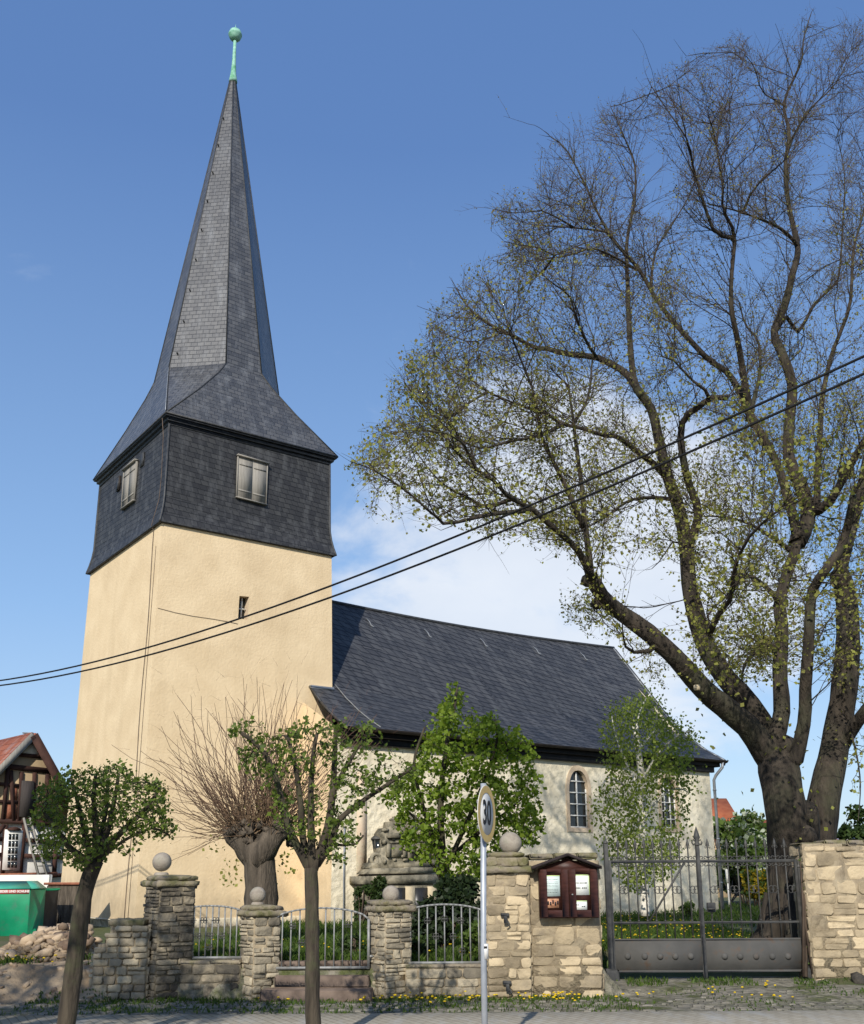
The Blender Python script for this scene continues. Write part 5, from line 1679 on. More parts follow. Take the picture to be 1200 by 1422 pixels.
def prisms(items, tip=0.35):
    V, Fc = [], []
    for q, r in items:
        b = len(V); n = len(q)-1
        d0 = q[-1]-q[0]; u = np.cross(d0, (0.2,0.9,0.3)); u /= np.linalg.norm(u)+1e-9; v = np.cross(d0/(np.linalg.norm(d0)+1e-9), u)
        for i, x in enumerate(q):
            rr_ = r*(1-(1-tip)*i/n)
            for j in range(3):
                a = 2.0944*j; V.append(x + rr_*(math.cos(a)*u + math.sin(a)*v))
        for i in range(n):
            for j in range(3): Fc.append((b+3*i+j, b+3*i+(j+1)%3, b+3*i+3+(j+1)%3, b+3*i+3+j))
    return np.array(V), Fc
f0 = at(1120, 1318, LD); f0.z = 0.45
lin = thing('linden_tree', f0, 'great old linden with two fused trunks and thin new leaves behind the iron gate', 'tree')
trunk = T.build_limbs('trunk', M['bark'], lin, sides=10, jit=0.05)
# burr knots and root flare
mb = MB()
for (x, y, dpt, r) in ((816,806,-0.9,0.12),(829,838,-0.95,0.11),(1112,1215,-0.35,0.22),(1120,1160,-0.3,0.18),(1175,655,0.8,0.16)):
    c = at(x,y,LD+dpt); mb.lathe((c.x,c.y,c.z), [(r*.4,-r*.9),(r*.9,-r*.5),(r,0),(r*.8,r*.55),(r*.3,r*.9)], 9)
for k in range(9):
    an = k*0.7; c = Vector((f0.x,f0.y,0.42))
    mb.tube([c+Vector((math.cos(an)*0.4,math.sin(an)*0.35,0.9)), c+Vector((math.cos(an)*0.62,math.sin(an)*0.55,0.25)), c+Vector((math.cos(an)*1.1,math.sin(an)*1.0,-0.15))], [0.22,0.2,0.1], 8)
mb.build('burr', M['bark'], trunk, smooth=True)
mb = MB(); c = at(968,955,LD-1.35); mb.lathe((c.x,c.y,c.z-0.04),[(0.05,0),(0.055,0.04),(0.05,0.08)],10); mb.build('pruning_cut', M['monument_pale'], trunk)
T.build_twigs('branches', M['bark'], lin)
V1_, F1_ = prisms(sec); mesh_obj('branches', V1_, F1_, M['bark'], lin)
V1_, F1_ = prisms(ter + twg); mesh_obj('twigs', V1_, F1_, M['twig'], lin)
# buds and small leaves on the outer twigs
LC, LS, LT = [], [], []
for q, r in twg + ter:
    zz = q[-1][2]
    # the crown has leafed out from below; the top only shows swelling buds
    leafy = min(1.0, max(0.06, 1.05 - (zz-5.5)/11.0))
    for x in q[1:]:
        if nr.random() < 0.40 + 0.22*leafy:
            for _ in range(1 if nr.random() < 0.7 else 2):
                LC.append(x + nr.normal(0,0.03,3)); LS.append(0.023 + 0.036*leafy); LT.append(np.clip(nr.normal(0.06+0.66*leafy, 0.24),0,1))
# epicormic tufts on the stems
for line, r in T.limbs:
    for p, rr_ in zip(line[2:], r[2:]):
        if 2.2 < p.z < 11 and rr_ > 0.05 and nr.random() < 0.36:
            for _ in range(int(nr.integers(5,16))):
                LC.append(np.array(p) + nr.normal(0, 0.20+rr_*.5, 3)); LS.append(0.07); LT.append(np.clip(nr.normal(0.8,0.2),0,1))
LC = np.array(LC)
quads_obj('foliage', leaf_quads(LC, None, np.array(LS), nr, 0.85, 0.3), M['leaf_linden'], lin, LT)
print('linden', len(sec), len(ter), len(twg), 'leaves', len(LC))

# ------------------------------------------------------------------ street trees
def street_tree(label, D, limbs, crown, n_att, seed, px_w, foot, leaf=0.055, dens=1.0, span=0.75, group='young street trees in the pavement', holes=(), cls=None):
    t = Tree(seed); n_ = np.random.default_rng(seed)
    w2m = lambda w: w/F_PX*D
    for pts, w0, w1, dd in limbs:
        d0 = 0.0
        if t.P:
            A = np.array(t.P); q0 = at(*pts[0], D)
            k = D/A[:,1]; d2 = (A[:,0]*k-q0.x)**2 + ((A[:,2]-EYE)*k-(q0.z-EYE))**2
            d0 = A[int(d2.argmin())][1]-D
        n = len(pts)
        t.limb([at(x, y, D + d0 + dd*i/(n-1)) for i, (x, y) in enumerate(pts)], w2m(w0)/2, w2m(w1)/2, 0.10)
    xs_ = [p[0] for p in crown]; ys_ = [p[1] for p in crown]
    A = []
    while len(A) < n_att:
        x, y = n_.uniform(min(xs_),max(xs_)), n_.uniform(min(ys_),max(ys_))
        if not inpoly(x,y,crown): continue
        if any(inpoly(x,y,h) for h in holes): continue
        p = at(x,y, D + np.clip(n_.normal(0,0.5),-1,1)*span); A.append((p.x,p.y,p.z))
    t.colonize(A, 0.065, 0.07, 0.7, 30, wiggle=0.35)
    t.finish_radii(0.003, 0.42, 0.02)
    root = thing('street_tree', foot, label, 'tree', group)
    t.build_limbs('trunk', M['bark_young'], root, sides=9, jit=0.07)
    t.build_twigs('branches', M['bark_young'], root)
    C, S, TT = [], [], []
    P_ = np.array(t.P)
    for i in t.tips():
        for _ in range(int(n_.poisson(3.2*dens))):
            C.append(P_[i] + n_.normal(0,0.028,3)); S.append(leaf); TT.append(np.clip(n_.normal(0.5,0.28),0,1))
    for line, r in t.limbs[1:]:
        for p in line[3:]:
            if n_.random() < 0.6*dens:
                for _ in range(int(n_.integers(3,9))):
                    C.append(np.array(p)+n_.normal(0,0.05,3)); S.append(leaf); TT.append(np.clip(n_.normal(0.55,0.25),0,1))
    quads_obj('foliage', leaf_quads(np.array(C), None, np.array(S), n_, 0.8), M['leaf_street'], root, TT)
    return root
D1 = 10.7
f1 = at(88,1441,D1); f1.z = 0.045
street_tree('leaning street tree with rounded leafy crown in front of the half-timbered house', D1,
  [([(86,1446),(95,1400),(108,1300),(114,1255),(125,1215),(132,1195)], 25, 22, 0),
   ([(130,1205),(112,1190),(95,1175),(78,1150),(62,1130)], 12, 4, -0.3),
   ([(131,1200),(120,1170),(112,1130),(104,1100),(98,1080)], 10, 4, 0.2),
   ([(133,1198),(133,1150),(130,1110),(133,1075)], 13, 4, -0.1),
   ([(134,1198),(150,1150),(160,1105),(165,1075)], 12, 4, 0.3),
   ([(135,1198),(155,1170),(180,1145),(205,1120),(222,1095)], 12, 4, -0.2),
   ([(137,1195),(165,1172),(190,1158),(215,1150),(235,1160)], 6, 3, 0.3),
   ([(132,1200),(140,1160),(148,1120),(150,1080)], 9, 4, 0.45)],
  [(42,1140),(38,1115),(55,1090),(80,1078),(95,1068),(125,1070),(150,1062),(170,1058),(188,1085),(210,1078),(228,1085),(235,1110),(240,1130),(245,1160),(238,1168),(215,1162),(190,1170),(178,1190),(150,1170),(140,1195),(115,1205),(95,1200),(75,1180),(60,1195),(50,1165)],
  1500, 51, 0, f1, 0.042, 1.15, 0.62, holes=[[(160,1160),(190,1165),(185,1180),(160,1185)]])
f2 = at(432,1443,D1); f2.z = 0.045
street_tree('street tree with bare forked limbs and sparse leaf clusters before the little iron gate', D1,
  [([(436,1450),(434,1380),(434,1300),(433,1230),(432,1205)], 21, 18, 0),
   ([(432,1210),(410,1170),(395,1130),(385,1085),(370,1050),(352,1030),(335,1018)], 13, 5, -0.3),
   ([(433,1210),(420,1160),(418,1120),(412,1075),(405,1040),(398,1022)], 12, 5, 0.2),
   ([(434,1210),(432,1150),(432,1090),(436,1040),(440,1020)], 13, 5, -0.15),
   ([(436,1205),(455,1150),(462,1100),(465,1050),(466,1012)], 14, 6, 0.25),
   ([(462,1100),(475,1075),(490,1050),(502,1030),(515,1018)], 8, 4, 0.2),
   ([(442,1200),(462,1165),(470,1140),(500,1115),(530,1095),(555,1078),(575,1065)], 11, 4, -0.25),
   ([(425,1195),(412,1165),(402,1160),(385,1150)], 5, 3, -0.2),
   ([(445,1195),(452,1178),(470,1172),(490,1175),(505,1160)], 5, 2.5, 0.2)],
  [(318,1030),(325,1005),(350,1000),(372,1015),(400,1005),(420,995),(440,1000),(470,998),(505,1005),(522,1015),(520,1040),(545,1062),(580,1052),(582,1080),(560,1095),(540,1105),(520,1090),(505,1130),(490,1145),(495,1170),(478,1195),(455,1200),(440,1170),(425,1185),(400,1170),(395,1140),(380,1120),(360,1080),(340,1075),(330,1050)],
  620, 52, 0, f2, 0.046, 1.05, 0.5, holes=[[(475,1100),(505,1085),(490,1115),(475,1125)],[(405,1080),(425,1075),(428,1130),(412,1140)],[(440,1060),(458,1060),(455,1110),(440,1120)],[(375,1065),(400,1060),(405,1100),(390,1090)]])

# a bigger tree of the same row nearer the viewer, whose crown shades the dark pillar
big = copy_tree([o for o in bpy.data.objects if o.name == 'street_tree'][0])
big.location = (-7.3, 4.0, 0.0); big.scale = (2.9, 2.9, 2.9)
tag(big, 'larger street tree out of view at the left whose shadow darkens the pillar')
# ------------------------------------------------------------------ pollarded lime
PD = 19.5
pf = at(362,1300,PD); pf.z = 0.45
rootp = thing('pollarded_tree', pf, 'pollarded trunk with a fan of bare reddish shoots behind the short pillar', 'tree')
t = Tree(61); w2 = lambda w: w/F_PX*PD/2
t.limb([at(x,y,PD) for x,y in ((362,1312),(362,1270),(363,1230),(360,1195),(352,1172))], w2(48), w2(41), 0.2)
t.limb([at(x,y,PD) for x,y in ((352,1190),(338,1170),(326,1158),(322,1150))], w2(38), w2(30), 0.15)
t.limb([at(x,y,PD-.1) for x,y in ((362,1190),(372,1170),(385,1155),(392,1148))], w2(38), w2(28), 0.15)
t.limb([at(x,y,PD+.2) for x,y in ((357,1185),(356,1165),(358,1150))], w2(34), w2(30), 0.15)
tr = t.build_limbs('trunk', M['bark_poll'], rootp, sides=14, jit=0.07)
rg = random.Random(6); heads = []
KN = [(322,1152,.15),(336,1160,.13),(330,1146,.11),(392,1150,.14),(380,1158,.13),(400,1157,.10),(357,1152,.15),(366,1146,.11),(346,1150,.12),(385,1144,.10)]
KN += [(rg.uniform(316,404), rg.uniform(1142,1172), rg.uniform(.05,.10)) for _ in range(46)]
mb = MB()
for (x,y,r) in KN:
    c = at(x,y,PD+rg.uniform(-.25,.25)); heads.append((c,r))
    b0 = len(mb.V)
    mb.lathe((c.x,c.y,c.z), [(r*.3,-r),(r*.8,-r*.6),(r,0),(r*.75,r*.5),(r*.35,r*.75)], 10)
    for i in range(b0, len(mb.V)):
        v = Vector(mb.V[i]); v += Vector((rg.uniform(-1,1),rg.uniform(-1,1),rg.uniform(-1,1)))*r*.38; mb.V[i] = tuple(v)
mb.build('burr', M['bark_poll'], tr)
n_ = np.random.default_rng(8)
Vs, Fs, Ts = [], [], []
tipsP = []
for k in range(450):
    c, r = heads[int(n_.integers(len(heads)))]
    side = (c.x - at(358,1150,PD).x)
    u = n_.random()
    an = n_.normal(side*0.9, 0.55); 
    if side < -0.05 and n_.random() < 0.5: an -= n_.uniform(0.3,1.2)
    d = np.array((math.sin(an), n_.normal(0,0.5), max(-0.15, math.cos(an))))
    d /= np.linalg.norm(d)
    L = n_.uniform(0.9,2.9)*(1.0 if d[2] > .5 else 0.65)
    p = np.array(c) + d*r*.6
    b = len(Vs); seg = 6
    q = p.copy()
    for i in range(seg+1):
        rr_ = 0.0060*(1-0.7*i/seg)+0.0024
        uu = np.cross(d,(0.2,0.9,0.3)); uu /= np.linalg.norm(uu); vv = np.cross(d,uu)
        for j in range(3): Vs.append(q+rr_*(math.cos(2.0944*j)*uu+math.sin(2.0944*j)*vv))
        d = d + n_.normal(0,0.17,3) + np.array((0,0,0.07 if d[2] < .8 else 0)); d /= np.linalg.norm(d)
        q = q + d*L/seg
        if i >= 3 and n_.random() < 0.35: tipsP.append((q.copy(), d.copy()))
    for i in range(seg):
        for j in range(3): Fs.append((b+3*i+j, b+3*i+(j+1)%3, b+3*i+3+(j+1)%3, b+3*i+3+j)); Ts.append(min(1,max(0,1-i/seg+n_.normal(0,.2))))
V2, F2, tw2 = sprays([p for p,d in tipsP], [d+n_.normal(0,.5,3) for p,d in tipsP], 0.3, n_, 3, 0.0022, 0.3, rg)
off = len(Vs); Vs += V2; Fs += [tuple(off+i for i in f) for f in F2]; Ts += [0.1]*len(F2)
mesh_obj('shoots', np.array(Vs), Fs, M['shoot'], rootp, T=Ts)
C = []
for (x,y,n) in ((300,1180,16),(310,1205,14),(322,1215,10),(395,1190,18),(402,1205,12),(370,1130,26),(385,1120,16),(345,1135,14),(330,1225,12)):
    for _ in range(n):
        p = at(x+n_.normal(0,9), y+n_.normal(0,10), PD+n_.normal(0,.3)); C.append(p)
quads_obj('foliage', leaf_quads(np.array(C), None, 0.07, n_, 0.8), M['leaf_linden'], rootp, n_.uniform(0.5,1,len(C)))

# ------------------------------------------------------------------ leafy young tree in front of the nave
def crown_tree(name, label, D, limbs, crown, n_att, seed, foot, leafm, barkm, leaf, dens, span, step, tip=0.004, holes=(), droop=0.2, gold=0.5, infl=1.2, clump=0.05, lowdark=False):
    t = Tree(seed); n_ = np.random.default_rng(seed)
    w2m = lambda w: w/F_PX*D
    for pts, w0, w1, dd in limbs:
        d0 = 0.0
        if t.P:
            A = np.array(t.P); q0 = at(*pts[0], D); k = D/A[:,1]
            d2 = (A[:,0]*k-q0.x)**2 + ((A[:,2]-EYE)*k-(q0.z-EYE))**2
            d0 = A[int(d2.argmin())][1]-D
        n = len(pts)
        t.limb([at(x, y, D+d0+dd*i/(n-1)) for i,(x,y) in enumerate(pts)], w2m(w0)/2, w2m(w1)/2, 0.18)
    xs_ = [p[0] for p in crown]; ys_ = [p[1] for p in crown]
    mx = (min(xs_)+max(xs_))/2; hw = (max(xs_)-min(xs_))/2
    A = []
    while len(A) < n_att:
        x, y = n_.uniform(min(xs_),max(xs_)), n_.uniform(min(ys_),max(ys_))
        if not inpoly(x,y,crown): continue
        if any(inpoly(x,y,h) for h in holes): continue
        sp = span*math.sqrt(max(0.15,1-((x-mx)/hw)**2))
        p = at(x,y,D+np.clip(n_.normal(0,0.55),-1,1)*sp); A.append((p.x,p.y,p.z))
    t.colonize(A, step, step*1.15, infl, 40, wiggle=0.3)
    t.finish_radii(tip, 0.42, 0.04)
    root = thing(name, foot, label, 'tree')
    t.build_limbs('trunk', barkm, root, sides=9, jit=0.05)
    t.build_twigs('branches', M['twig'] if barkm is M['birch_bark'] else barkm, root)
    C, TT = [], []
    P_ = np.array(t.P)
    for i in t.tips():
        for _ in range(int(n_.poisson(dens))):
            C.append(P_[i] + n_.normal(0,clump,3)); TT.append(np.clip(n_.normal(gold,0.25),0,1))
    quads_obj('foliage', leaf_quads(np.array(C), None, leaf, n_, 0.85, droop), leafm, root, TT)
    return root, t
ND = 20.5
nf = at(617,1292,ND); nf.z = 0.45
crown_tree('young_tree', 'bright green leafy young tree hiding part of the nave behind the speed sign', ND,
  [([(617,1300),(616,1240),(614,1180),(612,1120),(618,1050),(630,990),(635,955)], 16, 3, 0),
   ([(615,1210),(600,1160),(585,1110),(575,1060),(590,1010)], 8, 3, -0.5),
   ([(615,1215),(645,1150),(670,1090),(690,1030),(688,1000)], 8, 3, -0.3),
   ([(614,1190),(590,1150),(560,1120),(545,1095)], 6, 2, 0.4),
   ([(615,1200),(660,1160),(700,1130),(730,1105)], 7, 2, 0.5),
   ([(616,1230),(600,1200),(575,1185),(560,1180)], 5, 2, -0.6),
   ([(616,1230),(650,1210),(680,1190),(715,1180)], 5, 2, -0.7)],
  [(634,950),(645,968),(652,1000),(668,985),(690,992),(700,1015),(725,1010),(735,1035),(748,1060),(757,1090),(750,1115),(758,1140),(745,1170),(720,1180),(700,1185),(695,1215),(670,1225),(650,1235),(628,1232),(612,1218),(600,1195),(575,1190),(562,1170),(548,1160),(560,1130),(535,1120),(530,1095),(545,1080),(560,1075),(575,1050),(585,1030),(598,1005),(600,985),(618,970)],
  1500, 71, nf, M['leaf_chest'], M['bark_young'], 0.085, 9.0, 1.25, 0.15, holes=[[(622,1150),(640,1145),(645,1175),(625,1185)]], droop=0.7, gold=0.55)

# ------------------------------------------------------------------ birch
BD = 25.0
bf = at(895,1264,BD); bf.z = 0.45
crown_tree('birch_tree', 'slender weeping birch with white trunk and cut-off top before the east end of the nave', BD,
  [([(896,1272),(895,1230),(893,1180),(892,1110),(890,1070),(886,1040),(882,1008)], 13, 8, 0),
   ([(887,1042),(896,1030),(905,1020),(912,1010)], 4, 2, 0.5),
   ([(891,1090),(905,1060),(925,1035),(945,1020),(960,1015)], 4, 2, -0.6),
   ([(891,1100),(870,1060),(855,1020),(850,995)], 4, 2, 0.4),
   ([(892,1120),(865,1090),(845,1080),(835,1095)], 4, 1.5, -0.4),
   ([(892,1140),(915,1110),(940,1095),(955,1100)], 4, 1.5, 0.6),
   ([(883,1012),(890,985),(898,970),(905,962)], 3, 1.5, 0.3)],
  [(880,965),(905,962),(920,985),(945,1005),(970,1020),(965,1045),(955,1060),(962,1085),(960,1105),(950,1130),(948,1155),(940,1185),(930,1215),(915,1225),(900,1215),(885,1235),(868,1228),(858,1205),(850,1190),(838,1170),(826,1130),(825,1110),(838,1085),(850,1060),(840,1030),(838,1005),(850,985),(865,975)],
  1700, 72, bf, M['leaf_birch'], M['birch_bark'], 0.074, 8.0, 1.3, 0.16, tip=0.0025, droop=1.0, gold=0.5, clump=0.14, holes=[[(912,1090),(940,1085),(950,1150),(915,1152)],[(895,1110),(910,1105),(912,1160),(898,1165)],[(850,1120),(865,1118),(862,1150),(848,1150)],[(872,1003),(890,1003),(899,1080),(884,1080)]])
# ================================================================== MONUMENT, PLANTS, LEFT SIDE, BACKGROUND
# carved memorial against the nave wall
ML = -2.35
def mw(px, py, l=ML):
    n_ = LV; return on_plane(px, py, W(0, l, 0), n_)
mon_o = W(6.2, -2.1, 0.4)
mon = thing('carved_memorial', mon_o, 'weathered baroque stone memorial with dark tablets against the nave wall', 'memorial')
mb = MB()
out = [(504,1290),(504,1228),(618,1228),(618,1290)]
mb.prism([mw(*p) for p in out], LV*0.45)
mb.build('base', M['monument'], mon)
mb = MB(); mb.prism([mw(*p, ML-0.05) for p in ((502,1228),(502,1217),(620,1214),(620,1227))], LV*0.6)
mb.prism([mw(*p, ML-0.04) for p in ((508,1214),(516,1206),(617,1204),(618,1212))], LV*0.5)
mb.build('cornice', M['monument'], mon)
for (a, b) in ((551,563),(577,594)):
    mb = MB(); mb.prism([mw(*p, ML-0.02) for p in ((a,1288),(a,1233),(b,1233),(b,1288))], LV*0.03); mb.build('tablet', M['black_slab'], mon)
for (a, b) in ((540,550),(564,576.5),(595,607)):
    mb = MB(); mb.prism([mw(*p, ML-0.05) for p in ((a,1288),(a,1231),(b,1231),(b,1288))], LV*0.08); mb.build('pilaster', M['monument_pale'], mon)
top = [(512,1206),(515,1199),(521,1198),(523,1191),(530,1189),(531,1178),(535,1176),(534,1163),(530,1158),(536,1150),(543,1149),(544,1141),(553,1140),(556,1133),(563,1134),(568,1128),(577,1131),(580,1136),(590,1137),(593,1144),(601,1148),(603,1157),(608,1161),(604,1172),(607,1182),(604,1190),(612,1195),(617,1204)]
mb = MB(); mb.prism([mw(*p, ML+0.05) for p in top], LV*0.40)
mb.build('upper_relief', M['monument'], mon)
mb = MB()
for (a, b, y0, y1) in ((541,562,1190,1172),(581,603,1190,1170)):
    mb.prism([mw(*p, ML+0.0) for p in ((a,y0),(a,y1),(b,y1),(b,y0))], LV*0.06)
for (x, y, w, h) in ((552,1160,26,7),(592,1158,26,7),(572,1206,18,3.5),(552,1170,18,2.5),(592,1168,20,2.5),(572,1150,12,24),(572,1182,9,20),(541,1181,5,18),(563,1181,5,18),(603,1180,5,18),(583,1180,5,18)):
    mb.prism([mw(*p, ML-0.03) for p in ((x-w/2,y+h/2),(x-w/2,y-h/2),(x+w/2,y-h/2),(x+w/2,y+h/2))], LV*0.12)
for (x, y, w, h) in ((552,1181,15,15),(592,1180,16,16)):   # sunk panels read dark between their ledges
    pass
rg = random.Random(4)
for k in range(22):
    x, y = rg.uniform(532,606), rg.uniform(1138,1203); w, h = rg.uniform(3,8), rg.uniform(2,5)
    mb.prism([mw(*p, ML+rg.uniform(-.02,.03)) for p in ((x-w/2,y+h/2+rg.uniform(-1,1)),(x-w/2,y-h/2),(x+rg.uniform(-1,1),y-h/2-1.5),(x+w/2,y-h/2),(x+w/2,y+h/2))], LV*0.14)
mb.build('carving', M['monument'], mon)
for (x, y, r) in ((521,1194,.17),(611,1193,.16)):
    mb = MB(); c = mw(x, y, ML+0.1)
    pts = []
    for i in range(16):
        t = i/15*2*math.pi*1.25; q_ = r*(1-i/22)
        pts.append(c + RV*(q_*math.cos(t)) + Vector((0,0,q_*math.sin(t))))
    mb.tube(pts, 0.055, 6); mb.build('scroll', M['monument'], mon)

# ------------------------------------------------------------------ shrubs, ivy and hedge plants
def leaf_mass(name, label, cat, base, fn, n, leafm, size, seed, kind=None, group=None, stems=None, tlo=0.0, thi=1.0, droop=0.2, blossom=None):
    """fn(rng) -> point inside the plant"""
    n_ = np.random.default_rng(seed)
    root = thing(name, base, label, cat, group)
    C = np.array([fn(n_) for _ in range(n)])
    quads_obj('foliage', leaf_quads(C, None, size, n_, 0.8, droop), leafm, root, n_.uniform(tlo,thi,n))
    if blossom:
        C2 = np.array([fn(n_) for _ in range(blossom[1])]); quads_obj('blossom', leaf_quads(C2, None, blossom[2], n_, 0.9), blossom[0], root, n_.uniform(0,1,len(C2)))
    sm = MB()
    b = Vector(base)
    for k in range(stems or 6):
        e = Vector(C[int(n_.integers(n))]); m_ = b.lerp(e,0.5)+Vector((0,0,0.15))
        sm.tube([b+Vector((n_.uniform(-.1,.1),n_.uniform(-.1,.1),0)), m_, e], [0.03,0.02,0.006], 5)
    sm.build('stems', M['twig'], root)
    return root
def blobs(D, items, fuzz=0.85):
    """items: (px,py,r_px,depth offset): clumps in which leaves lie mostly near the surface"""
    W8 = np.array([i[2]**2 for i in items], float); W8 /= W8.sum()
    def f(n_):
        k = int(n_.choice(len(items), p=W8)); x, y, r, d = items[k]
        c = at(x, y, D+d); R_ = r/F_PX*D
        v = n_.normal(0,1,3); v /= np.linalg.norm(v)
        return np.array(c) + v*R_*(n_.random()**0.45)*np.array((1,1,fuzz))
    return f
b = at(620,1292,17.6); b.z = 0.45
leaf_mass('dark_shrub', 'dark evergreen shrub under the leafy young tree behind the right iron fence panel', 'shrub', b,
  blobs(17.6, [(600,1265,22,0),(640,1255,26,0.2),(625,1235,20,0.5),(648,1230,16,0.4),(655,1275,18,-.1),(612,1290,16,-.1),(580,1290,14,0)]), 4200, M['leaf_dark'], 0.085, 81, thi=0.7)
b = at(660,1296,16.4); b.z = 0.45
leaf_mass('low_shrub', 'low light green shrub directly behind the broad pillar end of the iron fence', 'shrub', b,
  blobs(16.4, [(655,1305,14,0),(664,1290,11,0),(650,1320,10,-.1)]), 700, M['leaf_hedge'], 0.075, 82)
b = at(585,1310,16.6); b.z = 0.45
leaf_mass('low_shrub', 'low bluish green shrub behind the short pillar with the mossy slab', 'shrub', b,
  blobs(16.6, [(580,1318,12,0),(592,1310,12,0.1),(570,1312,9,0)]), 800, M['leaf_ivy'], 0.07, 83, tlo=.2)
b = at(487,1320,17.2); b.z = 0.45
leaf_mass('low_shrub', 'small dark shrub seen through the little iron gate', 'shrub', b,
  blobs(17.2, [(480,1312,11,0),(492,1306,10,0.1),(500,1316,8,0)]), 700, M['leaf_ivy'], 0.06, 84)
b = W(5.05,-2.45,0.45)
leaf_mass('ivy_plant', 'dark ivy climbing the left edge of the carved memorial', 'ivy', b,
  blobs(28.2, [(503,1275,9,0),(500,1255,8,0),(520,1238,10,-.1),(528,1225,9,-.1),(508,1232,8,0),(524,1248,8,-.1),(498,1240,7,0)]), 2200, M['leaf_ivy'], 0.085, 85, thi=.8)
b = at(985,1262,33.0); b.z = 0.45
leaf_mass('low_shrub', 'small green plant at the foot of the nave wall by the birch', 'shrub', at(957,1260,33).xy.to_3d()+Vector((0,0,0.45)),
  blobs(32.0, [(957,1258,6,0),(948,1261,4,0)]), 160, M['leaf_hedge'], 0.09, 86)
# green things east of the church
b = at(1035,1240,44); b.z = 0.45
leaf_mass('flowering_bush', 'tall white flowering bush between the nave and the great linden trunk', 'bush', b,
  blobs(44, [(1018,1160,24,0),(1040,1145,22,1),(1010,1195,20,0),(1060,1165,24,1),(1040,1190,26,-1),(1075,1180,18,1),(1000,1150,14,0),(1075,1155,12,1),(1035,1170,28,0)]), 5200, M['leaf_hedge'], 0.22, 87, blossom=(M['blossom'],1500,0.20))
b = at(1050,1252,40); b.z = 0.45
leaf_mass('forsythia_bush', 'yellow flowering forsythia seen through the right leaf of the iron gate', 'bush', b,
  blobs(40, [(1048,1235,15,0),(1055,1220,13,0),(1040,1215,11,0.4),(1060,1240,9,0)]), 700, M['leaf_hedge'], 0.14, 88, blossom=(M['forsythia'],800,0.13))
b = at(1015,1250,47); b.z = 0.45
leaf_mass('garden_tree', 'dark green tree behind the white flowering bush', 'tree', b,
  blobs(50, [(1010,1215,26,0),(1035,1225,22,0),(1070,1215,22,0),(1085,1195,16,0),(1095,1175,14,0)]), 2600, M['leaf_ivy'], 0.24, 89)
b = at(1185,1180,46); b.z = 0.45
leaf_mass('garden_tree', 'thin dark tree right of the great linden trunk at the picture edge', 'tree', b,
  blobs(46, [(1190,1130,14,0),(1180,1155,12,0),(1200,1155,16,0),(1170,1160,8,0)]), 900, M['leaf_ivy'], 0.2, 90)
# ivy sprawl on the linden foot and wall end
b = at(1122,1345,16.1); b.z = 0.2
def edge_moss(n_):
    y = n_.uniform(1185,1350); t = (y-1185)/165
    p = at(1113 + 13*t + n_.normal(0,1.6), y, 16.12 + n_.uniform(0,0.4)); return np.array(p)
leaf_mass('climbing_moss', 'green moss and creeper up the end of the right limestone wall', 'creeper', b, edge_moss, 900, M['leaf_hedge'], 0.035, 91, tlo=0.3)

# ------------------------------------------------------------------ half-timbered house
HD = 40.0
hn = Vector((0.70,-0.714,0)).normalized(); hg = Vector((-hn.y, hn.x, 0))
hx0 = at(46, 1020, HD)
def hp(px, py, o=0.0): return on_plane(px, py, hx0 + hn*o, hn)
house = thing('half_timbered_house', Vector((hp(46,1200).x, hp(46,1200).y, 0.3)), 'half-timbered house with red tile roof and dark beams left of the church tower', 'house')
M['infill_tan'] = mat('tan_infill', (0.34,0.25,0.145), (0.42,0.315,0.19), 2, 0.95, 0.3, 10)
M['infill_white'] = mat('white_infill', (0.66,0.63,0.56), (0.76,0.73,0.66), 1.5, 0.95, 0.3, 10)
M['timber'] = mat('house_timber', (0.036,0.016,0.012), (0.062,0.028,0.020), 3, 0.85, 0.3, 12)
M['door_grey'] = mat('grey_board_door', (0.040,0.034,0.031), (0.06,0.05,0.046), 3, 0.85, 0.4, 10, stretch=(8,8,0.6))
back = -hn*9.0
low = -28; 
ga = [(low,1090),(46,1022),(92,1098),(104,1140),(104,1142),(low,1142)]
mb = MB(); mb.prism([hp(*p) for p in ga], back, m=0)
mb.build('gable_wall', M['infill_tan'], house)
mb = MB(); wl = [(low,1142.5),(103,1142.5),(100,1300),(low,1300)]
mb.prism([hp(*p, -0.08) for p in wl], back)
mb.build('wall', M['infill_white'], house)
mb = MB(); mb.prism([hp(*p,0.012) for p in ((27,1049),(45,1029),(60,1051))], hn*0.01); mb.build('gable_board', M['infill_white'], house)
for pts in (((-40,1104),(46,1017)),):
    pass
# roof planes
def slab(a, b, thick, ov, mt, nm):
    mb = MB()
    p, q = hp(*a, ov), hp(*b, ov)
    dn = (q-p).normalized(); nn = dn.cross(hn).normalized()
    if nn.z < 0: nn = -nn
    V = [p, q, q-hn*(9.0+2*ov), p-hn*(9.0+2*ov)]
    mb.prism(V, nn*thick)
    return mb.build(nm, mt, house, uv=True)
rf = slab((-34,1102),(47,1019.5),0.10,0.35,M['roof_tile'],'roof')
slab((47,1019.5),(110,1132),0.10,0.35,M['roof_tile'],'roof')
mb = MB()
mb.bar(hp(-34,1104,0.36), hp(47,1021,0.36), 0.26, 0.05, up=hn, m=0); mb.build('verge_board', [M['grey_wood'], M['timber']], house); mb = MB(); mb.bar(hp(47,1021,0.36), hp(110,1134,0.36), 0.34, 0.05, up=hn, m=1)
mb.build('verge_board', [M['grey_wood'], M['timber']], house)
mb = MB(); c = hp(40,1024,-1.2)
mb.box(c+Vector((-.17,-.17,-.5)), (0.34,0,0), (0,0.34,0), (0,0,0.55), bev=0.02); mb.box(c+Vector((-.20,-.20,.13)), (0.40,0,0), (0,0.40,0), (0,0,0.05), bev=0.02)
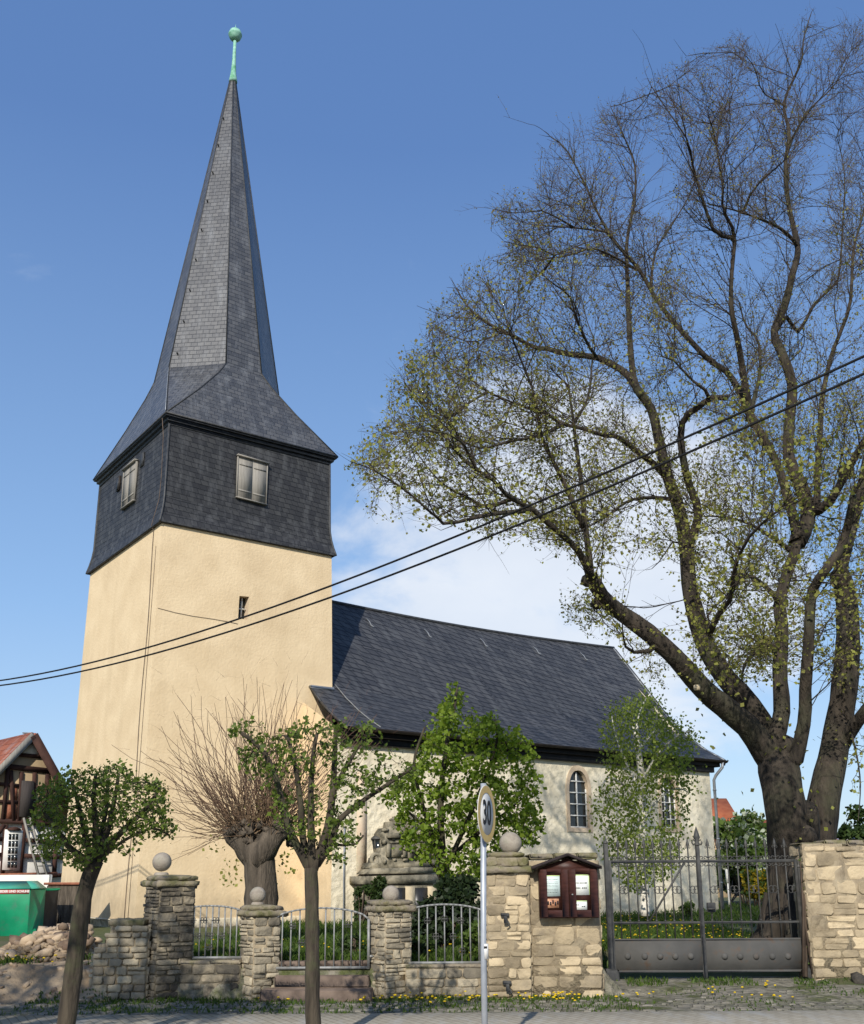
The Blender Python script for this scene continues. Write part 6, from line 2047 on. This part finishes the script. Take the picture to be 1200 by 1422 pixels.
for dx in (-.13,.09): mb.box(c+Vector((dx,-.15,.04)), (0.04,0,0), (0,.3,0), (0,0,0.095))
mb.build('chimney', M['zinc'], house)
mb = MB()
def beam(a, b, w=0.17, o=0.0): mb.bar(hp(*a,0.03+o), hp(*b,0.03+o), w, 0.07, up=hn)
beam((-28,1138.5),(104,1145)); beam((-28,1060.5),(73,1071),0.2); beam((25,1048),(60,1051),0.14); beam((-28,1086),(30,1091.5),0.13); beam((-28,1112),(27,1114),0.13); beam((47,1117),(95,1121),0.13); beam((48,1093),(90,1096),0.13)
for (a,b) in (((11,1065),(4,1138)),((15,1070),(19,1140)),((30,1072),(26,1140)),((48,1073),(46,1141)),((66,1075),(60,1141)),((-10,1064),(-14,1138)),((66,1078),(76,1140))): beam(a,b,0.14,0.003)
for (a,b) in (((8,1145),(3,1213)),((34,1145),(28,1213)),((77,1180),(75,1216)),((6,1145),(-8,1165)),((-20,1145),(-20,1213))): beam(a,b,0.16,0.003)
for (a,b) in (((-28,1164),(6,1165)),((-28,1186),(4,1187)),((31,1166),(95,1172)),((30,1188),(95,1191)),((2,1213),(31,1212)),((62,1217),(90,1215))): beam(a,b,0.15)
mb.build('timber_frame', M['timber'], house)
mb = MB()
for (x0_,y0_,x1_,y1_) in ((17,1093,24,1111),(6,1116,20,1137),(18,1115,23,1137)):
    mb.prism([hp(*p,0.012) for p in ((x0_,y0_),(x1_,y0_+1),(x1_,y1_),(x0_,y1_))], hn*0.012)
mb.build('brick_infill', M['brick_red'], house)
mb = MB(); mb.prism([hp(*p,0.075) for p in ((30,1084),(47,1085),(45,1136),(26,1134))], hn*0.05); ld = mb.build('loft_door', M['door_grey'], house)
mb = MB(); mb.prism([hp(*p,0.02) for p in ((6,1152),(31,1153),(26,1209),(2,1208))], hn*0.06); wn = mb.build('window', M['white'], house)
for k in range(3):
    for j in range(5):
        x0_ = 12.2+k*4.8-0.45*j; y0_ = 1158+j*9.7
        mb = MB(); mb.prism([hp(*p,0.082) for p in ((x0_,y0_),(x0_+3.6,y0_+.1),(x0_+3.3,y0_+8.2),(x0_-.3,y0_+8.1))], hn*0.006); mb.build('pane', M['glass'], wn)
mb = MB(); mb.prism([hp(*p,0.06) for p in ((10,1152),(12,1149.5),(18,1148.5),(22,1149),(28,1151.5),(28,1153.5),(10,1152.8))], hn*0.10); mb.build('window_hood', M['timber'], house)
mb = MB(); mb.prism([hp(*p,0.05) for p in ((-28,1214),(70,1211),(69,1217),(-28,1219))], hn*0.6); mb.build('lean_to_roof', M['brick_red'], house)
# ladder leaning on the house
lad = thing('ladder', hp(66,1228,0.9), 'grey wooden ladder leaning against the half-timbered house', 'ladder')
mb = MB()
l0, l1, l2, l3 = hp(55,1222,1.1), hp(67,1222,1.1), hp(33,1136,0.18), hp(41.5,1136,0.18)
mb.bar(l0, l2, 0.07); mb.build('rail', M['grey_wood'], lad)
mb = MB(); mb.bar(l1, l3, 0.07); mb.build('rail', M['grey_wood'], lad)
for k in range(1, 9):
    mb = MB(); t_ = k/9; mb.tube([l0.lerp(l2,t_), l1.lerp(l3,t_)], 0.025, 6); mb.build('rung', M['grey_wood'], lad)

# brownish yard wall and shed between container and tower
SD = 27.0
a, b_ = at(60,1290,SD), at(83,1290,SD)
sh = thing('yard_gate_pier', (a.x,SD,0.3), 'grey brown weathered yard wall between the green container and the church tower', 'wall')
mb = MB(); mb.box((a.x,SD,0.2), (b_.x-a.x+0.6,0,0), (0,0.5,0), (0,0,at(70,1229,SD).z-0.2), bev=0.03); mb.build('masonry', M['bark_poll'], sh)
mb = MB(); mb.box((a.x-0.06,SD-0.06,at(70,1229,SD).z), (b_.x-a.x+0.7,0,0), (0,0.62,0), (0,0,0.06), bev=0.01); mb.build('tile_coping', M['brick_red'], sh)
# white low wall behind the container
wa = at(2,1226,36)
tag_ = MB(); tag_.box((wa.x-5,36,0.2), (6.6,0,0), (0,0.3,0), (0,0,at(20,1215,36).z-0.2), bev=0.02)
wl_ = tag_.build('yard_wall', M['infill_white']); tag(wl_, 'white rendered yard wall behind the green clothes container', 'wall')

# ------------------------------------------------------------------ green clothes container
M['cont_green'] = mat('container_green', (0.005,0.20,0.085), (0.010,0.25,0.11), 3, 0.45, stain=(0.05,0.17,0.10), sscale=5, slo=0.52, shi=0.72)
M['cont_roof'] = mat('container_lid', (0.05,0.30,0.20), (0.07,0.36,0.25), 3, 0.4)
M['cont_red'] = mat('container_red_band', (0.50,0.10,0.09), (0.56,0.13,0.11), 4, 0.5)
CD = 24.0
p0, p1 = at(35,1312,CD), at(36.5,1235,CD)
wz0, wz1 = 0.22, p1.z
cx1 = p0.x
cu_ = Vector((1,0.05,0)).normalized(); cn = Vector((cu_.y,-cu_.x,0))
O = Vector((cx1-1.35, CD, wz0))
con = thing('clothes_container', O+Vector((0.6,0.5,0)), 'green clothes collection container with red lettered band at the left edge', 'container')
mb = MB(); dep = 1.1
mb.box(O, cu_*1.35, -cn*dep, Vector((0,0,wz1-wz0)), bev=0.02); mb.build('body', M['cont_green'], con)
mb = MB()
e = [O+Vector((0,0,wz1-wz0+.002))-cu_*0.02+cn*0.03, O+cu_*1.37+Vector((0,0,wz1-wz0+.002))+cn*0.03]
mb.prism([e[0], e[1], e[1]-cn*0.30-cu_*0.22+Vector((0,0,0.16)), e[0]-cn*0.30+cu_*0.22+Vector((0,0,0.16))], Vector((0,0,0.02)))
mb.prism([e[0]-cn*0.30+cu_*0.22+Vector((0,0,0.16)), e[1]-cn*0.30-cu_*0.22+Vector((0,0,0.16)), e[1]-cn*(dep)-cu_*.22+Vector((0,0,0.16)), e[0]-cn*dep+cu_*.22+Vector((0,0,0.16))], Vector((0,0,0.02)))
mb.prism([e[1], e[1]-cn*dep, e[1]-cn*dep-cu_*.22+Vector((0,0,0.16)), e[1]-cn*0.30-cu_*0.22+Vector((0,0,0.16))], Vector((0,0,0.02)))
mb.build('lid', M['cont_roof'], con)
mb = MB()
zb0, zb1 = at(20,1241.5,CD).z, at(20,1234.5,CD).z
mb.box(O+cn*0.001+cu_*0.03+Vector((0,0,zb0-wz0)), cu_*1.29, cn*0.008, Vector((0,0,zb1-zb0)))
band = mb.build('lettered_band', M['cont_red'], con)
text_on('KLEIDER UND SCHUHE', 0.070, O+cu_*0.955+cn*0.0095+Vector((0,0,(zb0+zb1)/2-wz0)), cu_, Vector((0,0,1)), M['sign_white'], band, 'lettering', 0.0008, 0.003, sx=1.02)
# dark box for the container's shaded side, its shade put into a black colour
d2 = thing('shaded_side_box', at(48,1295,25.4)*1.0, 'dark box standing for the shaded side of the green container, shade painted in black', 'container side')
d2.location.z = 0.3
mb = MB(); a = at(38,1290,25.4); b_ = at(59,1290,25.4); zt2 = at(48,1236,25.4).z
mb.box((a.x,25.4,0.25), (b_.x-a.x,0,0), (0,0.9,0), (0,0,zt2-0.25), bev=0.02); mb.build('body', mat('side_shade_black', (0.010,0.011,0.011), (0.02,0.02,0.02), 4, 0.6), d2)
mb = MB(); zz = at(48,1266,25.4).z
mb.box((a.x+0.06,25.37,zz-0.03), (b_.x-a.x-0.12,0,0), (0,0.03,0), (0,0,0.05), bev=0.008); mb.build('slot_rim', M['brick_red'], d2)
mb = MB(); mb.box((a.x-0.04,25.3,zt2-0.02), (b_.x-a.x+0.06,0,0), (0,1.05,0), (0,0,0.06), bev=0.02); mb.build('lid', M['cont_green'], d2)

# ------------------------------------------------------------------ rubble heap
rg = random.Random(77)
def stone_mesh(mb, c, s, rg, t, flat=0.7):
    bm = bmesh.new(); bmesh.ops.create_icosphere(bm, subdivisions=1, radius=1)
    bx = Vector((rg.uniform(.7,1.3), rg.uniform(.7,1.2), rg.uniform(.45,.85)*flat*1.3))
    rot = Matrix.Rotation(rg.uniform(0,6.3),3,'Z') @ Matrix.Rotation(rg.uniform(-.7,.7),3,'X') @ Matrix.Rotation(rg.uniform(-.5,.5),3,'Y')
    V = []
    for v in bm.verts:
        p = v.co.copy()
        m_ = max(abs(p.x),abs(p.y),abs(p.z)); p = p*(0.55+0.45/m_*0.8)*rg.uniform(.86,1.14)
        p = rot @ Vector((p.x*bx.x, p.y*bx.y, p.z*bx.z)); V.append(Vector(c)+p*s)
    mb.add(V, [tuple(v.index for v in f.verts) for f in bm.faces], 0, t); bm.free()
heap_top = [(2,1330),(18,1316),(30,1304),(45,1296),(62,1291),(78,1287),(95,1285),(108,1287),(118,1294),(126,1300),(131,1322)]
def heap_y(px):
    for (a, ya), (b, yb) in zip(heap_top, heap_top[1:]):
        if a <= px <= b: return ya+(yb-ya)*(px-a)/(b-a)
    return 1330
hb = MB()
HDp = 17.6
V = []; nxh, nyh = 26, 10
for j in range(nyh+1):
    for i in range(nxh+1):
        px = -6 + 142*i/nxh
        zt = max(0.46, at(px, heap_y(max(2.1,min(130.9,px))), HDp).z)
        f = j/nyh; prof_ = math.sin(math.pi*f)**0.8
        x = at(px,1320,HDp).x; y = HDp - 1.25 + 2.5*f
        V.append((x, y, 0.40 + (zt-0.47)*prof_ + rg.uniform(-.04,.04)))
hb.add(V, [(j*(nxh+1)+i, j*(nxh+1)+i+1, (j+1)*(nxh+1)+i+1, (j+1)*(nxh+1)+i) for j in range(nyh) for i in range(nxh)])
for k in range(420):
    px = rg.uniform(-4,130); f = rg.uniform(0.02,0.6)
    zt = at(px, heap_y(max(2.1,min(130.9,px))), HDp).z; pr_ = math.sin(math.pi*f)**0.8
    stone_mesh(hb, (at(px,1320,HDp).x, HDp-1.25+2.5*f, 0.42+(zt-0.47)*pr_), rg.uniform(.025,.065), rg, rg.random())
tag(hb.build('rubble_heap', [M['dirt']]), 'loose earth and small broken stones of the rubble heap left of the ruined wall', 'rubble', kind='stuff')
G_R = 'larger stones lying on the rubble heap'
for k in range(70):
    px = rg.uniform(2,128); f = rg.uniform(0.05,0.62)
    s = rg.uniform(.07,.17)
    zt = at(px, heap_y(px), HDp).z; pr_ = math.sin(math.pi*f)**0.8
    c = Vector((at(px,1320,HDp).x, HDp-1.25+2.5*f, 0.43+max(0.02,(zt-0.47))*pr_))
    mb = MB(); stone_mesh(mb, c, s, rg, min(1,max(0,rg.gauss(.55,.32))), 0.75)
    o = mb.build('rubble_stone', M['rubble']); tag(o, 'angular broken stone lying on the rubble heap', 'stone', G_R)
for (px, py, s) in ((88,1288,.13),(118,1300,.12),(122,1308,.12),(47,1331,.15)):
    c = at(px,py,HDp-0.4); mb = MB(); stone_mesh(mb, c, s, rg, 0.15, 0.8); o = mb.build('rubble_stone', M['rubble']); tag(o, 'angular broken stone lying on the rubble heap', 'stone', G_R)
# loose stones by the right wall
for (px, py, s, lab) in ((1192,1361,.16,'dark flat field stone on the ground at the foot of the right limestone wall'),):
    c = at(px,py,15.6); c.z = gz(c.x,c.y)+0.05
    mb = MB(); stone_mesh(mb, c, s, rg, 0.2, 0.6); stone_mesh(mb, c+Vector((0.22,0.05,0)), s*0.8, rg, 0.3, 0.6); tag(mb.build('field_stone', M['stone_dark']), lab, 'stone')
# stones sticking out of the dirt bank
bk = MB()
for k in range(80):
    x = rg.uniform(-7.2,-4.6); y = rg.uniform(14.9,15.7)
    stone_mesh(bk, (x,y,gz(x,y)), rg.uniform(.02,.07), rg, rg.uniform(.2,.8), 0.7)
tag(bk.build('bank_stones', M['rubble']), 'small stones and clods in the bare earth bank left of the ruined wall', 'stones', kind='stuff')

# ------------------------------------------------------------------ far houses
def far_house(label, px0, px1, py_ridge, py_eave, D, seed, gable=False):
    a, b = at(px0,py_eave,D), at(px1,py_eave,D); zr = at((px0+px1)/2,py_ridge,D).z
    root = thing('distant_house', ((a.x+b.x)/2, D+4, 0), label, 'house')
    w = b.x-a.x; dp = 8.0; ze = (a.z+b.z)/2
    mb = MB(); mb.box((a.x+0.2,D+0.2,-1), (w-0.4,0,0), (0,dp-0.4,0), (0,0,ze+1)); mb.build('wall', M['infill_tan'], root)
    mb = MB()
    if gable:
        xm = (a.x+b.x)/2
        mb.prism([(a.x-.2,D,ze),(xm,D,zr),(xm,D,zr+.15),(a.x-.35,D,ze+.05)], (0,dp,0)); mb.prism([(b.x+.2,D,ze),(xm,D,zr),(xm,D,zr+.15),(b.x+.35,D,ze+.05)], (0,dp,0))
        gm = MB(); gm.prism([(a.x+.2,D+.25,ze-.01),(b.x-.2,D+.25,ze-.01),(xm,D+.25,zr-.1)], (0,dp-.5,0)); gm.build('gable', M['infill_white'], root)
    else:
        mb.prism([(a.x-.3,D-.3,ze-.1),(a.x-.3,D+dp/2,zr),(a.x-.3,D+dp+.3,ze-.1)], (w+.6,0,0))
    mb.build('roof', M['roof_tile_far'], root)
    return root
h1 = far_house('red roofed house peeping out behind the east corner of the nave', 940, 1032, 1102, 1160, 62, 1)
h2 = far_house('distant red roofed house with small chimney behind the flowering bush', 1040, 1090, 1134, 1165, 70, 2)
mb = MB(); c = at(1069,1133,73); mb.box(c, (0.6,0,0), (0,0.6,0), (0,0,0.9), bev=0.03); mb.build('chimney', M['brick_red'], h2)
h3 = far_house('orange roofed building with white dormer right of the great linden trunk', 1162, 1235, 1152, 1172, 48, 3)
mb = MB()
c0, c1, c2 = at(1186,1172,47.5), at(1202,1172,47.5), at(1192,1157,47.5)
mb.prism([c0, c1, c2], (0,3,0)); mb.build('dormer', M['infill_white'], h3)
# garden frame/bench seen through the gate
gfb = thing('garden_bench', at(1080,1240,39), 'small white framed garden bench beyond the right gate leaf', 'bench')
mb = MB()
for (a, b) in (((1072,1208),(1074,1250)),((1091,1208),(1092,1250)),((1072,1234),(1093,1234))): mb.bar(at(*a,39), at(*b,39), 0.09)
mb.build('frame', M['white'], gfb)
mb = MB(); mb.box(at(1073,1233,39.05), Vector((0.50,0,0)), Vector((0,0.4,0)), Vector((0,0,0.06))); mb.box(at(1073,1222,39.45), Vector((0.5,0,0)), Vector((0,0.05,0)), Vector((0,0,0.25))); mb.build('seat', M['white'], gfb)
mb = MB(); a, b = at(1008,1207,42), at(1012,1226,42); mb.box((a.x,42,b.z), (0.12,0,0), (0,0.12,0), (0,0,a.z-b.z)); mb.tube([(a.x+.06,42.06,0.3),(a.x+.06,42.06,b.z)], 0.04, 6)
tag(mb.build('garden_post', M['white']), 'thin white garden post before the dark green tree, right of the nave corner', 'post')

# ------------------------------------------------------------------ grass and dandelions
def blades(pts, h, nr_, w=0.012):
    n = len(pts); pts = np.asarray(pts)
    an = nr_.uniform(0,2*math.pi,n); u = np.stack([np.cos(an),np.sin(an),np.zeros(n)],1)*(w*nr_.uniform(.6,1.4,n))[:,None]
    hh = (h*nr_.uniform(.4,1.3,n))[:,None] if np.ndim(h) == 0 else (np.asarray(h)*nr_.uniform(.5,1.3,n))[:,None]
    lean = nr_.normal(0,0.35,(n,3)); lean[:,2] = 1; top = pts + lean*hh
    mid = pts + lean*np.array((.35,.35,1))*hh*0.5
    return np.stack([pts-u, pts+u, top, mid-u*0.7], 1)
nr = np.random.default_rng(17)
pts, hs = [], []
def scatter(n, x0, x1, y0, y1, test=lambda x, y: True, h=0.12):
    for _ in range(n):
        x, y = nr.uniform(x0,x1), nr.uniform(y0,y1)
        if test(x,y): pts.append((x,y,gz(x,y)-0.01)); hs.append(h)
scatter(16000, -4.2, 2.3, 15.75, 20.5, h=0.13)
scatter(12000, -4.5, 6.5, 20, 31, lambda x,y: True, 0.16)
scatter(14000, 2.6, 6.3, 17.0, 30, h=0.15)
scatter(6000, 5, 13, 26, 44, h=0.18)
scatter(2200, -7.5, -4.2, 15.7, 17.0, lambda x,y: hsh(x*2.3,y*1.9) > 0.05, 0.11)
def near_wall(x, y): return nr.random() < (0.85 if y > 14.75 else 0.16 + 0.5*max(0,hsh(x*1.7,y*2.9)))
scatter(9000, -5.5, 2.6, 13.6, 15.25, near_wall, 0.06)
scatter(3600, 2.5, 8, 13.6, 16.1, lambda x,y: hsh(x*2.1,y*3.1) > 0.25 and nr.random() < .6, 0.05)
scatter(1200, 2.6, 5.7, 15.7, 16.25, lambda x,y: hsh(x*3,y) > -.1, 0.06)
g_ = quads_obj('grass', blades(pts, np.array(hs), nr), M['grass'], None, nr.uniform(0,1,len(pts)))
tag(g_, 'grass of the churchyard and tufts on the cobbled verge', 'grass', kind='stuff')
# dandelions: small round heads on stalks
dm = MB()
def dande(x, y, h):
    z = gz(x,y); s = nr.uniform(0.016,0.027)
    dm.tube([(x,y,z),(x+nr.uniform(-.02,.02),y,z+h)], 0.003, 3, m=1)
    dm.lathe((x,y,z+h), [(s*.4,-s*.35),(s,0),(s*.7,s*.4),(s*.2,s*.5)], 7, m=0, t=float(nr.random()))
for _ in range(55): dande(nr.uniform(-1.0,2.4), nr.uniform(14.3,15.15), nr.uniform(.03,.10))
for (cx_, cy_, n) in ((1.55,14.85,20),(0.4,14.95,10),(-2.05,14.95,8),(-0.4,15.0,8),(3.9,15.0,6),(4.4,14.6,8),(2.9,15.1,5),(4.8,15.5,6)):
    for _ in range(n): dande(cx_+nr.normal(0,.16), cy_+nr.normal(0,.07), nr.uniform(.03,.09))
for _ in range(300): dande(nr.uniform(2.7,6.2), nr.uniform(17.5,30), nr.uniform(.10,.2))
for _ in range(60): dande(nr.uniform(-4,0.6), nr.uniform(15.8,19), nr.uniform(.10,.2))
for _ in range(30): dande(nr.uniform(-7.2,-4.6), nr.uniform(15.7,16.4), nr.uniform(.06,.12))
tag(dm.build('dandelions', [M['dandelion'], M['grass']]), 'yellow dandelions dotted through churchyard grass and verge', 'flowers', kind='stuff')
# cobbles of the verge
cb = MB(); rg = random.Random(99)
y = PAVE_Y + 0.05
while y < 15.1:
    x = -7.0
    while x < 7.5:
        w = rg.uniform(.10,.2)
        if hsh(x*1.7,y*2.9) < 0.35 and rg.random() < 0.8:
            z = gz(x,y); hgt = rg.uniform(.0,.016)
            cb.box((x+.008,y+rg.uniform(-.01,.01),z-0.06), (w-.016,0,0), (0,.105,0), (0,0,.06+hgt), bev=0.022, t=rg.random())
        x += w
    y += 0.13
tag(cb.build('cobbles', mat('grey_cobble', (0.10,0.092,0.075), (0.25,0.225,0.18), 8, 0.95, 0.6, 30, tint=True, stain=(0.085,0.085,0.045), sscale=3, slo=0.5, shi=0.68)), kind='structure')
